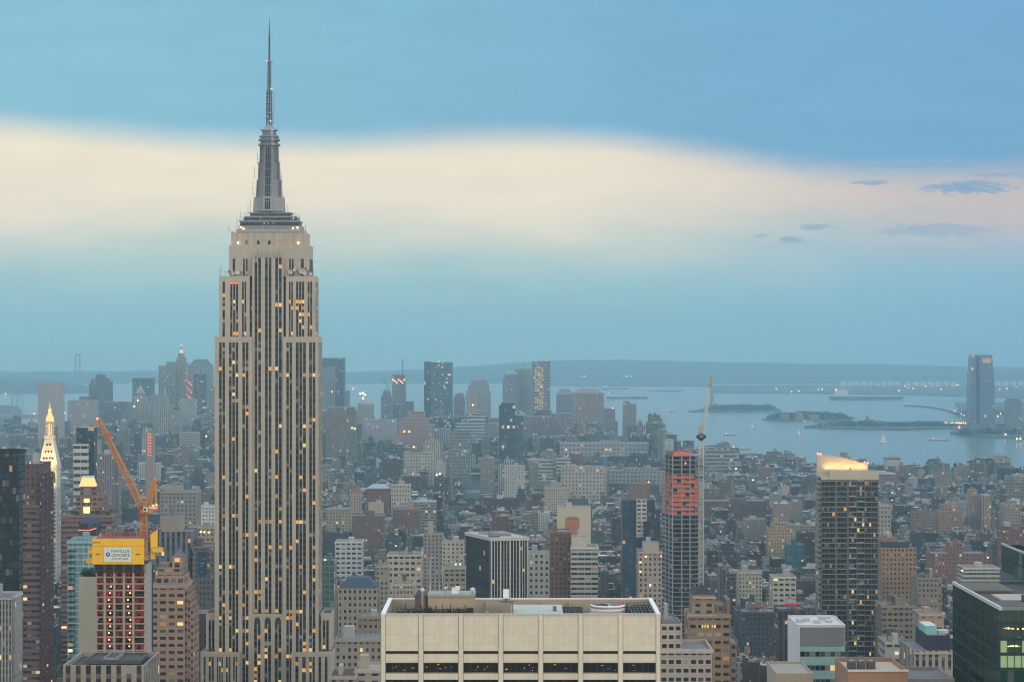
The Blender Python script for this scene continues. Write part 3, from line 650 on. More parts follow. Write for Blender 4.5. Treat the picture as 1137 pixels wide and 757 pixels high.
# ------------------------------------------------------------------ the pale office block in front
def pale_office_block():
    D = 570.0; ex = lambda px: X(px, D); ez = lambda py: Z(py, D)
    x0, x1 = ex(423), ex(733.4); zt = ez(682.3); y1 = D + 34.5
    B = Bld('office_block', (x0 + x1) / 2, D + 17, 'pale concrete office block in front with blank upper panels and an open roof well', 'office block')
    occupy(x0, x1, D, y1, zt, 0)
    C = (.70, .655, .53); C2 = (.64, .60, .49)
    pr = B.part('pier'); sp = B.part('wall_panel')
    pw = .0; xs = [ex(423) + i * (x1 - x0) / 7 for i in range(8)]
    za = [(682.3, 722.4, 'wall'), (722.4, 726, 'slot'), (726, 735.4, 'wall'), (735.4, 747.6, 'win'), (747.6, 754.2, 'wall'), (754.2, 767, 'win')]
    for i in range(7):
        a = xs[i] + (1.0 if i else 1.15); b = xs[i + 1] - (.0 if i < 6 else 1.15) - (.0)
        a = xs[i] + .62 if i else xs[i] + 1.15
        b = xs[i + 1] - .62 if i < 6 else xs[i + 1] - 1.15
        for (t, bo, k) in za:
            z1_, z0_ = ez(t), ez(bo)
            if k == 'wall':
                sp.wallq((a, D + .2), (b, D + .2), z0_, z1_, 'panel_wall', C)
                sp.face([(a, D + .2, z0_), (b, D + .2, z0_), (b, D + 2.2, z0_), (a, D + 2.2, z0_)], 'stone', C2)
                sp.face([(a, D + .2, z1_), (b, D + .2, z1_), (b, D + 2.2, z1_), (a, D + 2.2, z1_)], 'stone', C2)
            elif k == 'slot':
                sp.wallq((a, D + 1.6), (b, D + 1.6), z0_, z1_, 'plain_wall', (.03, .028, .026))
                sp.wallq((a, D + .9), (b, D + .9), z0_, z0_ + .1, 'stone', (.25, .21, .18))
            else:
                n = 5; w = (b - a - .3) / n
                for j in range(n):
                    p, q = a + .15 + j * w, a + .15 + (j + 1) * w - .09
                    B.wins.append((3.0 * (z1_ - z0_), [(p, D + 1.5, z0_ + .2), (q, D + 1.5, z0_ + .2), (q, D + 1.5, z1_ - .25), (p, D + 1.5, z1_ - .25)], 'glass_black'))
                fr = B.part('window_frame')
                for j in range(n + 1): fr.box(a + .06 + j * w, a + .15 + j * w, D + 1.35, D + 1.55, z0_, z1_, 'paint', (.045, .045, .04))
                fr.box(a, b, D + 1.3, D + 1.6, z0_, z0_ + .2, 'paint', (.16, .15, .12)); fr.box(a, b, D + 1.3, D + 1.6, z1_ - .25, z1_, 'paint', (.10, .09, .08))
                for j in range(random.randint(2, 5)):           # a few lamps burning inside the rooms
                    lp = B.part('ceiling_lamp'); xx = random.uniform(a + .5, b - .8); zz = random.uniform(z0_ + .5, z1_ - .7)
                    lp.box(xx, xx + random.uniform(.15, .7), D + 1.42, D + 1.49, zz, zz + random.uniform(.1, .28), 'lit_dim' if random.random() < .75 else 'lit_amber')
    for i in range(8):
        w0, w1 = (-.62, .62) if 0 < i < 7 else ((0, 1.15) if i == 0 else (-1.15, 0))
        pr.box(xs[i] + w0 + .07, xs[i] + w1 - .07, D, D + 2.4, ez(770), zt, 'stone', C, top='stone', tcol=C)
        for e in (w0, w1): pr.box(xs[i] + e - .07, xs[i] + e + .07, D + .12, D + 2.4, ez(770), zt - .05, 'plain_wall', (.30, .28, .23))
    sd = B.part('side_wall')
    sd.box(x0, x1, D + 2.3, y1, 1.6, ez(769), 'plain_wall', C2)
    sd.wallq((x1, D + 2.4), (x1, y1), ez(769), zt - .02, 'panel_wall', C); sd.wallq((x0, y1), (x0, D + 2.4), ez(769), zt - .02, 'panel_wall', C); sd.wallq((x1, y1), (x0, y1), ez(769), zt - .02, 'panel_wall', C)
    # roof well
    zf = zt - 4.6; rf = B.part('roof')
    rf.face([(x0 + 1, D + 2.4, zf), (x1 - 1, D + 2.4, zf), (x1 - 1, y1 - 1, zf), (x0 + 1, y1 - 1, zf)], 'roofing', (.20, .17, .13))
    for (p, q) in (((x0 + 1, D + 2.4), (x1 - 1, D + 2.4)), ((x1 - 1, D + 2.4), (x1 - 1, y1 - 1)), ((x1 - 1, y1 - 1), (x0 + 1, y1 - 1)), ((x0 + 1, y1 - 1), (x0 + 1, D + 2.4))):
        rf.wallq(p, q, zf, zt, 'plain_wall', (.42, .36, .27))
    rf.box(x0, x1, D + 1.64, D + 2.4, ez(770), zt - .3, 'plain_wall', (.03, .03, .03)); rf.box(x0, x1, D + .22, D + 2.4, zt - .3, zt - .01, 'stone', C)
    cp = B.part('coping')
    WH = (.85, .84, .82)
    cp.solid(x0, x0 + 1.1, D, y1, zt + .01, zt + .42, 'paint', WH); cp.solid(x1 - 1.1, x1, D, y1, zt + .01, zt + .42, 'paint', WH); cp.solid(x0 + 1.1, x1 - 1.1, y1 - .9, y1, zt + .01, zt + .38, 'paint', (.8, .74, .70))
    cp.solid(x0 + 1.1, x1 - 1.1, D, D + 1.0, zt + .01, zt + .3, 'paint', (.50, .48, .43))
    for i in range(9):                                           # buttress ribs of the back parapet
        xx = x0 + 4 + i * 7.6; rf.box(xx, xx + .5, y1 - 1.9, y1 - 1, zf, zt - .6, 'plain_wall', (.46, .40, .31))
    # roof plant, from left to right
    R = lambda px, t: (X(px, D) * (D + t) / D)
    sc = B.part('pipe_rack')
    for i in range(44):
        xx = R(441 + i * 1.85, 16); tt = random.uniform(13, 17.5); sc.tube((xx, D + tt, zf), (xx, D + tt, zt + random.uniform(-1.2, .9)), .13, 'metal', (.05, .045, .045), 4)
        if i % 2: sc.tube((xx, D + tt, zt - .8), (xx, D + tt + 8, zt - .8), .12, 'metal', (.07, .06, .06), 4)
        if i % 3 == 0: sc.solid(xx, xx + random.uniform(.5, 1.6), D + tt + 1, D + tt + 3, zf, zt - random.uniform(.2, 1.6), 'paint', random.choice(((.05, .05, .05), (.28, .24, .2), (.10, .09, .08))))
    for zz in (3.0, 3.8, 4.5): sc.tube((R(440, 13), D + 13, zf + zz), (R(520, 13), D + 13, zf + zz), .11, 'metal', (.07, .06, .06)); sc.tube((R(443, 23), D + 23, zf + zz - 1), (R(472, 23), D + 23, zf + zz - 1), .13, 'metal', (.20, .18, .16))
    ph = B.part('penthouse'); ph.box(R(475, 18), R(527, 18), D + 18, D + 27, zf, zt + 2.6, 'plain_wall', (.46, .38, .27), top='roofing', tcol=(.36, .40, .37))
    ph.box(R(474.6, 17.6), R(527.6, 17.6), D + 17.6, D + 27.4, zt + 2.6, zt + 3.2, 'plain_wall', (.30, .34, .31))
    for (a, b) in ((481, 484), (498, 499.6), (507, 508.2)): ph.solid(R(a, 17.9), R(b, 17.9), D + 17.8, D + 18.05, zf + 1, zf + 3.2, 'paint', (.03, .03, .03))
    ct = B.part('cooling_tower'); xc = R(468.5, 20)
    ct.frus(xc, D + 20, zf, zt + 2.7, 1.9, 1.9, 18, 'plain_wall', (.13, .11, .10)); ct.frus(xc, D + 20, zt + 2.7, zt + 4.3, 2.05, .7, 18, 'paint', (.05, .045, .045))
    for i in range(18):
        a_ = 2 * math.pi * i / 18; ct.tube((xc + 2.1 * math.cos(a_), D + 20 + 2.1 * math.sin(a_), zt + 2.5), (xc + .75 * math.cos(a_), D + 20 + .75 * math.sin(a_), zt + 4.4), .06, 'metal', (.28, .24, .2), 3)
    for (px, t, r, h) in ((469, 16, .6, 4.6), (494.6, 20, .4, 4.7), (524.8, 20, .72, 4.2)):
        d_ = B.part('radome'); d_.ball(R(px, t), D + t, zt + h, r, 'paint', (.58, .56, .52), 12, 8); d_.tube((R(px, t), D + t, zf), (R(px, t), D + t, zt + h - r * .6), .25, 'metal', (.4, .4, .38), 6)
    hn = B.part('horn_antenna'); xx = R(506, 20)
    hn.prism([(xx - 1.1, D + 20), (xx + .7, D + 19.6), (xx + .9, D + 21.2), (xx - .9, D + 21.6)], zt + 3.2, zt + 4.7, 'paint', (.85, .85, .84), 'paint', (.85, .85, .84))
    hn.prism([(xx - .1, D + 19.4), (xx + 1.1, D + 19.4), (xx + 1.1, D + 21), (xx - .1, D + 21)], zt + 4.3, zt + 5.1, 'paint', (.8, .8, .8), 'paint', (.85, .85, .84))
    for px in (478, 483, 488, 497, 513): 
        w_ = B.part('whip_aerial'); w_.tube((R(px, 19), D + 19, zt + 3), (R(px, 19), D + 19, zt + 6.2), .1, 'metal', (.5, .5, .5), 4)
    lm = B.part('lamp_post'); lm.tube((R(477.4, 19), D + 19, zt), (R(477.4, 19), D + 19, zt + 13), .12, 'metal', (.5, .5, .48), 4); lm.tube((R(477.4, 19), D + 19, zt + 13), (R(483, 19), D + 19, zt + 13.2), .12, 'metal', (.5, .5, .48), 4)
    tk = B.part('steel_tank')
    for px in (530, 533, 536.5): tk.frus(R(px, 5), D + 5, zf, zt - .6, .42, .42, 8, 'metal', (.55, .55, .55))
    tk.frus(R(541, 14), D + 14, zf, zt - .9, .9, .9, 10, 'metal', (.28, .32, .36)); tk.frus(R(546, 13), D + 13, zf, zt - 1.4, 1.2, 1.2, 10, 'metal', (.5, .52, .54)); tk.frus(R(552, 10), D + 10, zf, zt - 1.4, 1.2, 1.2, 10, 'metal', (.52, .52, .50))
    st = B.part('stair_bulkhead'); st.box(R(557.5, 10), R(567, 10), D + 10, D + 18, zf, zt + 2.2, 'plain_wall', (.27, .26, .24), top='roofing', tcol=(.2, .2, .2)); st.solid(R(567.2, 10), R(568.8, 10), D + 10, D + 11.5, zf, zt + 1.2, 'paint', (.65, .42, .06))
    st.tube((R(554, 10), D + 10, zt + 2.3), (R(572, 10), D + 10, zt + 2.3), .2, 'metal', (.12, .12, .12)); 
    wl = B.part('flood_lamp'); wl.solid(R(558.6, 12), R(565, 12), D + 12, D + 13, zt + 2.9, zt + 5.2, 'paint', (.86, .88, .9)); wl.tube((R(562, 12), D + 12.5, zt + 2), (R(562, 12), D + 12.5, zt + 3), .3, 'metal', (.1, .1, .1))
    gp_ = B.part('roof_deck'); gp_.box(R(570, 4), R(626, 4), D + 4, D + 30, zf, zt - .9, 'plain_wall', (.30, .32, .28), top='roofing', tcol=(.46, .52, .45)); gp_.solid(R(614, 15), R(618, 15), D + 15, D + 17, zt - .9, zt + .3, 'paint', (.12, .12, .12))
    for i in range(20): 
        xx = R(571 + i * 2.9, 3.8); gp_.tube((xx, D + 3.8, zt - 2.2), (xx, D + 3.8, zt - .1), .05, 'metal', (.5, .5, .48), 3)
    wp = B.part('shaft_opening')
    wp.box(R(626.5, 3), R(650, 3), D + 3, D + 31, zf, zt - 1.6, 'plain_wall', (.006, .006, .007))  # solid near-black block: the shade inside the shaft is put into its colour
    for i in range(9): xx = R(628 + i * 2.6, 6); wp.tube((xx, D + 4, zt - 1.2), (xx + 1, D + 30, zt - 1.2), .06, 'metal', (.06, .06, .06), 3)
    fh = B.part('fan_housing'); fh.box(R(651, 3), R(700, 3), D + 3, D + 14, zf, zt - 1.2, 'plain_wall', (.33, .32, .29), top='roofing', tcol=(.30, .29, .27))
    fh.box(R(656, 10), R(692, 10), D + 14.01, D + 28, zf, zt - .9, 'plain_wall', (.38, .37, .34), top='roofing', tcol=(.3, .3, .28))
    fn = B.part('exhaust_fan'); fx, fy = R(674.5, 20), D + 19; fn.frus(fx, fy, zt - .9, zt + .25, 4.6, 4.3, 28, 'paint', (.82, .80, .78), cap=False); fn.frus(fx, fy, zt - .1, zt - .05, 4.9, 4.9, 28, 'paint', (.02, .02, .025))
    for i in range(8):
        a_ = 2 * math.pi * i / 8
        fn.face([(fx, fy, zt + .5), (fx + 4.1 * math.cos(a_), fy + 4.1 * math.sin(a_), zt + .2), (fx + 4.1 * math.cos(a_ + .35), fy + 4.1 * math.sin(a_ + .35), zt + .5)], 'paint', ((.4, .1, .06), (.05, .16, .35), (.25, .5, .55), (.08, .08, .09))[i % 4])
    fn.frus(fx, fy, zt + .25, zt + .5, 4.7, 4.4, 28, 'paint', (.86, .85, .84), cap=False)
    gr = B.part('steel_grillage')
    gr.box(R(701, 3), x1 - 1.05, D + 3, y1 - 1.5, zf + .1, zt - 1.8, 'plain_wall', (.006, .006, .007))  # black base paints the shade below the steel bars
    for i in range(7): xx = R(703 + i * 4.1, 4); gr.tube((xx, D + 3, zt - .6), (xx, y1 - 1.4, zt - .6), .1, 'metal', (.10, .09, .08), 4)
    for i in range(4): gr.tube((R(702, 4 + i * 8), D + 4 + i * 8, zt - .9), (x1 - 1.2, D + 4 + i * 8, zt - .9), .2, 'metal', (.08, .08, .08), 4)
    B.finish()
pale_office_block()

# ------------------------------------------------------------------ tower under construction with yellow climbing screens
def net_tower():
    D = 900.0; ex = lambda px: X(px, D); ez = lambda py: Z(py, D); k = 2.711
    B = Bld('construction_tower', ex(134), D + 10, 'half built concrete tower with red netting behind its floors and yellow climbing screens on top', 'tower')
    occupy(ex(100), ex(167), D, D + 24, ez(597), .05)
    CC = (.38, .345, .28)
    x0, x1 = ex(107.2), ex(159.8); fl = 7.37 / k; ztop = ez(632.5)
    col = B.part('column'); slab = B.part('floor_slab'); net = B.part('safety_net'); core = B.part('core')
    zz = ztop; n = 0; bays = [(107.2, 115.2), (117.7, 125.9), (128.2, 136.5), (138.8, 147), (149.3, 159.8)]
    while zz > 20:
        vis = zz > ez(770)
        slab.solid(x0 - .35, x1 + .9, D - .35, D + 13, zz - .42, zz, 'stone', (.38, .34, .28))
        if vis:
            for bi, (a, b) in enumerate(bays):
                deep = D + (1.1 if (n * 3 + bi * 5) % 4 else 2.4)
                net.wallq((ex(a) + .1, deep), (ex(b) - .1, deep), zz - fl, zz - .45, 'net_red', (.5, .04, .02)) if (n + bi) % 7 else None
                for q in range(3):
                    xx = ex(a) + (ex(b) - ex(a)) * random.uniform(.05, .8); w = random.uniform(.35, 1.2)
                    net.face([(xx, deep - .06, zz - fl), (min(xx + w, ex(b)), deep - .06, zz - fl), (min(xx + w, ex(b)), deep - .06, zz - fl + random.uniform(.6, 1.9)), (xx, deep - .06, zz - fl + random.uniform(.6, 1.9))], 'plain_wall', (.015, .01, .01))
                slab.tube((ex(a), D - .2, zz - fl + 1.0), (ex(b), D - .2, zz - fl + 1.0), .05, 'metal', (.35, .1, .06), 3)
        zz -= fl; n += 1
    core.box(x0 + .3, x1 - .3, D + 4.2, D + 12, 1.6, ztop, 'plain_wall', (.06, .035, .03))
    for a, b in ((115.2, 117.7), (125.9, 128.2), (136.5, 138.8), (147, 149.3)):
        c = B.part('column'); c.box(ex(a), ex(b), D - .55, D + .8, 1.6, ztop + .3, 'stone', CC)
    col.box(ex(106.4), ex(107.6), D - .2, D + .9, 1.6, ztop, 'stone', CC)
    rw = B.part('flank_wall'); rw.box(ex(159.8), ex(162.6), D + .4, D + 13, 1.6, ez(627), 'plain_wall', (.40, .37, .32))
    for i in range(22): slab.solid(ex(162.6), ex(163.8), D + .6, D + 2, ztop - 1 - i * fl, ztop - .7 - i * fl, 'stone', (.5, .47, .42))
    for i in range(13):
        for p in ((118.8 + .5 * (i % 2), 0), (139.8 + .6 * ((i + 1) % 2), 2)):
            w_ = B.part('work_lamp'); w_.ball(ex(121.5 if p[1] == 0 else 143.0) + random.uniform(-.5, .7), D + .3, ztop - 1.3 - (i + 2) * fl, .30, 'lamp_orange', n=6, k=4)
    # dark climbing frame under the screens
    cf = B.part('climbing_frame'); cf.box(ex(104.5), ex(158.6), D - 1, D + 13, ztop, ez(625.5), 'plain_wall', (.018, .018, .022))
    for p in (104.5, 115.5, 126, 136.8, 147.5, 158.4): cf.box(ex(p), ex(p) + .8, D - 1.4, D - .9, ez(635), ez(625.5), 'metal', (.09, .09, .10))
    cf.solid(ex(103), ex(160), D - 1.6, D - .7, ez(633.8), ez(632.8), 'metal', (.04, .04, .05))
    Y = (.98, .54, .008)
    xs = [103.4, 115.3, 126.4, 136.6, 147.4, 161]
    for i in range(5):
        s_ = B.part('yellow_screen')
        for (t, b_) in ((597.4, 605.2), (605.5, 625.6)):
            s_.solid(ex(xs[i]) + .05, ex(xs[i + 1]) - .05, D - 2, D - 1.6, ez(b_), ez(t), 'paint', Y)
        if i in (0, 4):
            xm = ex((xs[i] + xs[i + 1]) / 2); v = B.part('vent_slot')
            v.solid(xm - .85, xm - .1, D - 2.12, D - 2.01, ez(614.9), ez(613.9), 'paint', (.02, .02, .02)); v.solid(xm + .1, xm + .85, D - 2.12, D - 2.01, ez(614.9), ez(613.9), 'paint', (.02, .02, .02))
    bk = B.part('screen_backing'); bk.box(ex(103.6), ex(160.8), D - 1.58, D - 1.3, ez(625.4), ez(597.6), 'paint', (.05, .04, .02))
    sc = B.part('yellow_screen'); sc.solid(ex(103.2), ex(103.2) + .3, D - 1.3, D + 13, ez(625.6), ez(597.4), 'paint', Y)
    sc = B.part('yellow_screen')                                 # the tall loose screen at the right corner
    a, b = ex(166.4), ex(172)
    sc.prism([(a, D + 2), (b, D + 7), (b - .2, D + 7.3), (a - .2, D + 2.3)], ez(613.5), ez(594), 'paint', Y, 'paint', Y)
    sc.face([(a, D + 2, ez(594)), (b, D + 7, ez(594)), (b, D + 7, ez(590.2) + .3), (a, D + 2, ez(593))], 'paint', Y)
    sc.prism([(a, D + 2), (a + 1.6, D + 4), (a + 1.4, D + 4.3), (a - .2, D + 2.3)], ez(621), ez(613.5), 'paint', Y, 'paint', Y)
    for (p, q, t, b_) in ((167.5, 179.6, 608.8, 613), (97.2, 103, 610.2, 614.6), (95.2, 103, 620, 625)):
        pf = B.part('outrigger_platform'); pf.solid(ex(p), ex(q), D + 1, D + 4.5, ez(b_), ez(t), 'paint', Y); pf.solid(ex(p) + .2, ex(q) - .2, D + 1.2, D + 4.3, ez(t), ez(t) + .3, 'paint', (.5, .3, .05))
    rp = B.part('rebar_and_rails')
    for i in range(44):
        xx = ex(105 + i * 1.3); rp.tube((xx, D + random.uniform(2, 12), ez(600)), (xx, D + random.uniform(2, 12), ez(random.uniform(590.5, 595))), .08, 'metal', random.choice(((.5, .06, .04), (.4, .38, .34), (.25, .1, .06))), 3)
    for (yy, t) in ((3, 595.8), (12, 593.4), (9, 594.2)): rp.tube((ex(106), D + yy, ez(t)), (ex(163), D + yy, ez(t)), .1, 'metal', (.45, .07, .05), 3)
    rp.box(ex(106), ex(161), D + .5, D + 13, ez(600), ez(598), 'plain_wall', (.25, .10, .08))
    # banner
    bn = B.part('banner'); bn.solid(ex(116.2), ex(147), D - 2.16, D - 2.04, ez(622.8), ez(607.2), 'paint', (.72, .78, .74))
    lg = B.part('logo', bn); cx_, cz_ = ex(120.9), ez(614.6)
    for (r, y_, mt_, c) in ((.92, 2.20, 'paint', (.03, .10, .42)), ):
        lg.face([(cx_ + r * math.cos(t * .5236), D - y_, cz_ + r * math.sin(t * .5236)) for t in range(12)], mt_, c)
    lg.face([(cx_ - .25, D - 2.23, cz_ + .55), (cx_ - .15, D - 2.23, cz_ - .35), (cx_ + .55, D - 2.23, cz_ + .1)], 'paint', (.75, .8, .85))
    root = B.finish()
    ban = [o for o in root.children if o.name.startswith('banner')][0]
    def text(s_, cx_, cz_, w, h, name, par, y_, mat=(.035, .04, .06)):
        cu = bpy.data.curves.new('txt', 'FONT'); cu.body = s_; cu.align_x = 'CENTER'; cu.align_y = 'CENTER'; cu.size = 1; cu.extrude = .01; cu.offset = .012
        to = bpy.data.objects.new('txt', cu); COL.objects.link(to); bpy.context.view_layer.update()
        me = bpy.data.meshes.new_from_object(to.evaluated_get(bpy.context.evaluated_depsgraph_get())); bpy.data.objects.remove(to)
        xs_ = [v.co.x for v in me.vertices]; ys_ = [v.co.y for v in me.vertices]; sx = w / (max(xs_) - min(xs_)); sz = h / (max(ys_) - min(ys_)); mx = (max(xs_) + min(xs_)) / 2; my = (max(ys_) + min(ys_)) / 2
        for v in me.vertices: v.co = ((v.co.x - mx) * sx + cx_ - B.o[0], y_ - v.co.z - B.o[1], (v.co.y - my) * sz + cz_)
        me.materials.clear(); me.materials.append(MATS['ink']); o = bpy.data.objects.new(name, me); COL.objects.link(o); o.parent = par
    flatmat('ink', (.02, .025, .05), .7); 
    text('NAVILLUS', ex(134.8), ez(610.9), 20.0 / k, 3.0 / k, 'lettering', ban, D - 2.17)
    text('CONCRETE', ex(134.8), ez(615.4), 20.0 / k, 3.0 / k, 'lettering', ban, D - 2.17)
    text('718 784 3000', ex(134.2), ez(619.4), 18.0 / k, 1.7 / k, 'lettering', ban, D - 2.17)
    text('doka', ex(108.2), ez(601.2), 8.4 / k, 2.2 / k, 'lettering', root, D - 2.02)
net_tower()

def orange_crane():
    D = 935.0; ex = lambda px: X(px, D); ez = lambda py: Z(py, D)
    B = Bld('tower_crane', ex(159.5), D, 'orange luffing tower crane with white cab rising behind the yellow screened tower', 'crane')
    O = (.66, .27, .05); xm = ex(159.5)
    ms = B.part('mast'); ms.lattice((xm, D, 100), (xm, D, ez(568)), 2.6, 2.6, 2.6, .24, 'paint', O); ms.lattice((ex(169.4), D - 6, 20), (ex(169.4), D - 6, ez(630)), 1.7, 1.7, 2.2, .3, 'paint', (.02, .06, .22))
    ms.lattice((xm, D, 1.6), (xm, D, 100), 2.6, 2.6, 5, .34, 'paint', O)
    sl_ = B.part('slewing_platform'); sl_.solid(ex(156), ex(170), D - 1.6, D + 1.6, ez(569.5), ez(566), 'paint', O); sl_.frus(xm, D, ez(571.5), ez(569), 1.9, 1.9, 12, 'paint', (.25, .1, .04))
    mh = B.part('machinery_house'); mh.box(ex(165), ex(176), D - 1.5, D + 1.5, ez(566), ez(560.5), 'paint', (.60, .22, .06)); mh.solid(ex(166), ex(175), D - 1.62, D - 1.5, ez(564.5), ez(562), 'paint', (.8, .75, .7))
    cb = B.part('cab'); cb.box(ex(160.6), ex(164.6), D - 3, D - 1, ez(567), ez(562.4), 'paint', (.82, .82, .80)); cb.solid(ex(161.2), ex(163.6), D - 3.08, D - 3.0, ez(566), ez(563.4), 'glass_dark')
    rd = B.part('hydraulic_hose_reel'); rd.solid(ex(155), ex(156.6), D - 1.8, D - 1.2, ez(578), ez(560), 'paint', (.5, .03, .05))
    jb = B.part('jib'); jb.lattice((ex(158), D, ez(563)), (ex(110.5), D, ez(468)), 2.6, 1.6, 2.4, .2, 'paint', O); jb.lattice((ex(111.5), D, ez(469)), (ex(108), D, ez(464)), 1.5, .8, 1.2, .22, 'paint', O)
    jh = B.part('walkway'); jh.tube((ex(157), D - 1.6, ez(561)), (ex(112), D - 1.6, ez(471)), .28, 'paint', (.45, .17, .06), 4)
    hs = B.part('hoist_winch'); hs.solid(ex(119.5), ex(123.5), D - 1.2, D + 1.2, ez(484), ez(479.6), 'paint', (.5, .14, .05)); hs = B.part('boom_head'); hs.solid(ex(107.4), ex(110.2), D - .8, D + .8, ez(468), ez(464.6), 'paint', (.5, .2, .06))
    r_ = B.part('warning_lamp'); r_.ball(ex(108.4), D - .9, ez(464.6), .45, 'lamp_red', n=6, k=4)
    af = B.part('a_frame')
    for dy in (-1.2, 1.2):
        af.lattice((ex(160.5), D + dy, ez(564)), (ex(171.6), D + dy, ez(532)), .8, .6, 2, .2, 'paint', O); af.tube((ex(173.6), D + dy, ez(562)), (ex(172.4), D + dy, ez(532)), .35, 'paint', O); af.tube((ex(168), D + dy, ez(563)), (ex(172.2), D + dy, ez(534)), .2, 'paint', O)
    af.solid(ex(170), ex(174), D - 1.4, D + 1.4, ez(534.5), ez(531.5), 'paint', O)
    pl = B.part('pendant_line'); pl.tube((ex(172), D, ez(532)), (ex(140), D, ez(525)), .08, 'metal', (.1, .1, .1), 3); pl.tube((ex(109), D, ez(467)), (ex(109), D, ez(470)), .1, 'metal', (.1, .1, .1), 3)
    for (p, q) in ((171, 560.6), (174.5, 560)): w_ = B.part('work_lamp'); w_.ball(ex(p), D - 1.8, ez(q), .33, 'lamp_orange', n=6, k=4)
    B.finish()
orange_crane()

# ------------------------------------------------------------------ red lit construction tower and its white crane
def slab_tower():
    D = 1700.0; ex = lambda px: X(px, D); ez = lambda py: Z(py, D); k = F / D
    B = Bld('construction_tower', ex(758), D + 10, 'tall concrete frame under construction with orange lit top floors and glazed dark lower floors', 'tower')
    occupy(ex(737), ex(779), D, D + 24, ez(502), .08)
    L, M, R_ = ex(737.5), ex(746.8), ex(776.4); yl = D + 26; Rb = R_ + 1.5
    foot = [(M, D), (R_, D), (Rb, D + 26), (L, yl)]
    # the left flank turns away: L is the far left corner
    core = B.part('core'); slab = B.part('floor_slab'); net = B.part('safety_net'); gl = B.part('glazing'); col = B.part('column')
    ins = lambda d: [(M + d * .3, D + d), (R_ - d, D + d), (Rb - d, D + 25), (L + d, yl - d)]
    core.prism(ins(3), 1.6, ez(506), 'plain_wall', (.05, .05, .055))
    pitch = 5.05 / k; z = ez(505.5); i = 0
    while z > 6:
        pf = [(M, D - .5), (R_ + .3, D - .5), (Rb + .3, D + 26), (L - .4, yl)]
        slab.prism(pf, z - .5, z, 'stone', (.30, .29, .29), 'stone', (.30, .29, .29))
        slab.face([(p[0], p[1], z - .55) for p in pf[::-1]], 'stone', (.36, .34, .32))
        py = CY + (CH - z) * k
        zb = z - pitch
        g = [(M + .4, D + .5), (R_ - .4, D + .5), (Rb - .4, D + 25), (L + .4, yl - .3)]
        if 524 < py < 570:
            for a, b in ((0, 1), (3, 0)):
                p, q = g[a], g[b]; d = Vector((q[0] - p[0], q[1] - p[1])); n_ = 6 if a == 0 else 5
                for j in range(n_):
                    if (i * 5 + j * 3) % 7 == 0: continue
                    P_, Q_ = (p[0] + d.x * j / n_, p[1] + d.y * j / n_), (p[0] + d.x * (j + .95) / n_, p[1] + d.y * (j + .95) / n_)
                    net.wallq(P_, Q_, zb + .1, zb + (z - zb) * random.choice((.5, .6, .72, .72)), 'net_orange', (.8, .1, .05))
        elif py >= 570 and not (674 < py < 682):
            for a, b in ((0, 1), (3, 0)):
                p, q = g[a], g[b]; d = Vector((q[0] - p[0], q[1] - p[1])); n_ = 9 if a == 0 else 7
                for j in range(n_):
                    t0, t1 = j / n_, (j + .93) / n_
                    mt = random.choices(('glass_dark', 'glass_black', 'glass_mid', 'blind_grey', 'lit_dim'), (5, 5, 2, .5, .12))[0]
                    B.wins.append((3., [(p[0] + d.x * t0, p[1] + d.y * t0, zb + .9), (p[0] + d.x * t1, p[1] + d.y * t1, zb + .9), (p[0] + d.x * t1, p[1] + d.y * t1, z - .6), (p[0] + d.x * t0, p[1] + d.y * t0, z - .6)], mt))
        z -= pitch; i += 1
    for px in (746.8, 757, 766.2, 775.8): c = B.part('column'); c.box(ex(px) - .45, ex(px) + .45, D - .1, D + .8, 1.6, ez(506), 'stone', (.36, .34, .32))
    for t in (.33, .66): xx = L + (M - L) * t; yy = yl + (D - yl) * t; c = B.part('column'); c.box(xx - .5, xx + .5, yy - .4, yy + .5, 1.6, ez(506), 'stone', (.36, .34, .32))
    tp = B.part('formwork')
    tp.solid(ex(748), ex(766), D + 2, D + 16, ez(505.5), ez(503), 'net_orange'); tp.solid(ex(741), ex(748), D + 6, D + 20, ez(505), ez(501), 'plain_wall', (.2, .15, .13))
    for j in range(26):
        xx = ex(739 + j * 1.2); zz_ = ez(505) ; tp.tube((xx, D + 3 + random.uniform(0, 12), zz_), (xx + random.uniform(-.5, .5), D + 3 + random.uniform(0, 12), ez(random.uniform(497.5, 502.5))), .22, 'net_orange' if j % 3 else 'plain_wall', (.2, .16, .14), 3)
    for (p0, p1, yy) in ((731.5, 744, 520.6), (773, 781, 517), (773, 780.4, 529.4)):
        w_ = B.part('outrigger_platform'); w_.solid(ex(p0), ex(p1), D + 1, D + 6, ez(yy + 1.2), ez(yy), 'paint', (.035, .035, .04))
        w_.tube((ex(p0), D + 2, ez(yy - 2)), (ex(p1), D + 2, ez(yy + 2)), .25, 'paint', (.04, .04, .05))
    l_ = B.part('work_lamp'); l_.ball(ex(761), D - .8, ez(514), .8, 'lit_red', n=6, k=4)
    B.finish()
    # crane
    Dc = 1708.0
    B = Bld('tower_crane', X(778, Dc), Dc, 'white lattice tower crane with yellow tipped jib beside the orange lit concrete frame', 'crane')
    W = (.62, .60, .54); xm = X(778.6, Dc); zf = lambda py: Z(py, Dc)
    m_ = B.part('mast'); m_.lattice((xm, Dc, 1.6), (xm, Dc, zf(488)), 3.4, 3.4, 3.4, .42, 'paint', W)
    s_ = B.part('slewing_ring'); s_.frus(xm, Dc, zf(489), zf(485), 2.2, 2.6, 10, 'paint', (.03, .03, .04))
    for dx in (-2.6, 2.6): s_.ball(xm + dx, Dc, zf(484.6), 1.5, 'paint', (.03, .03, .04), 8, 5)
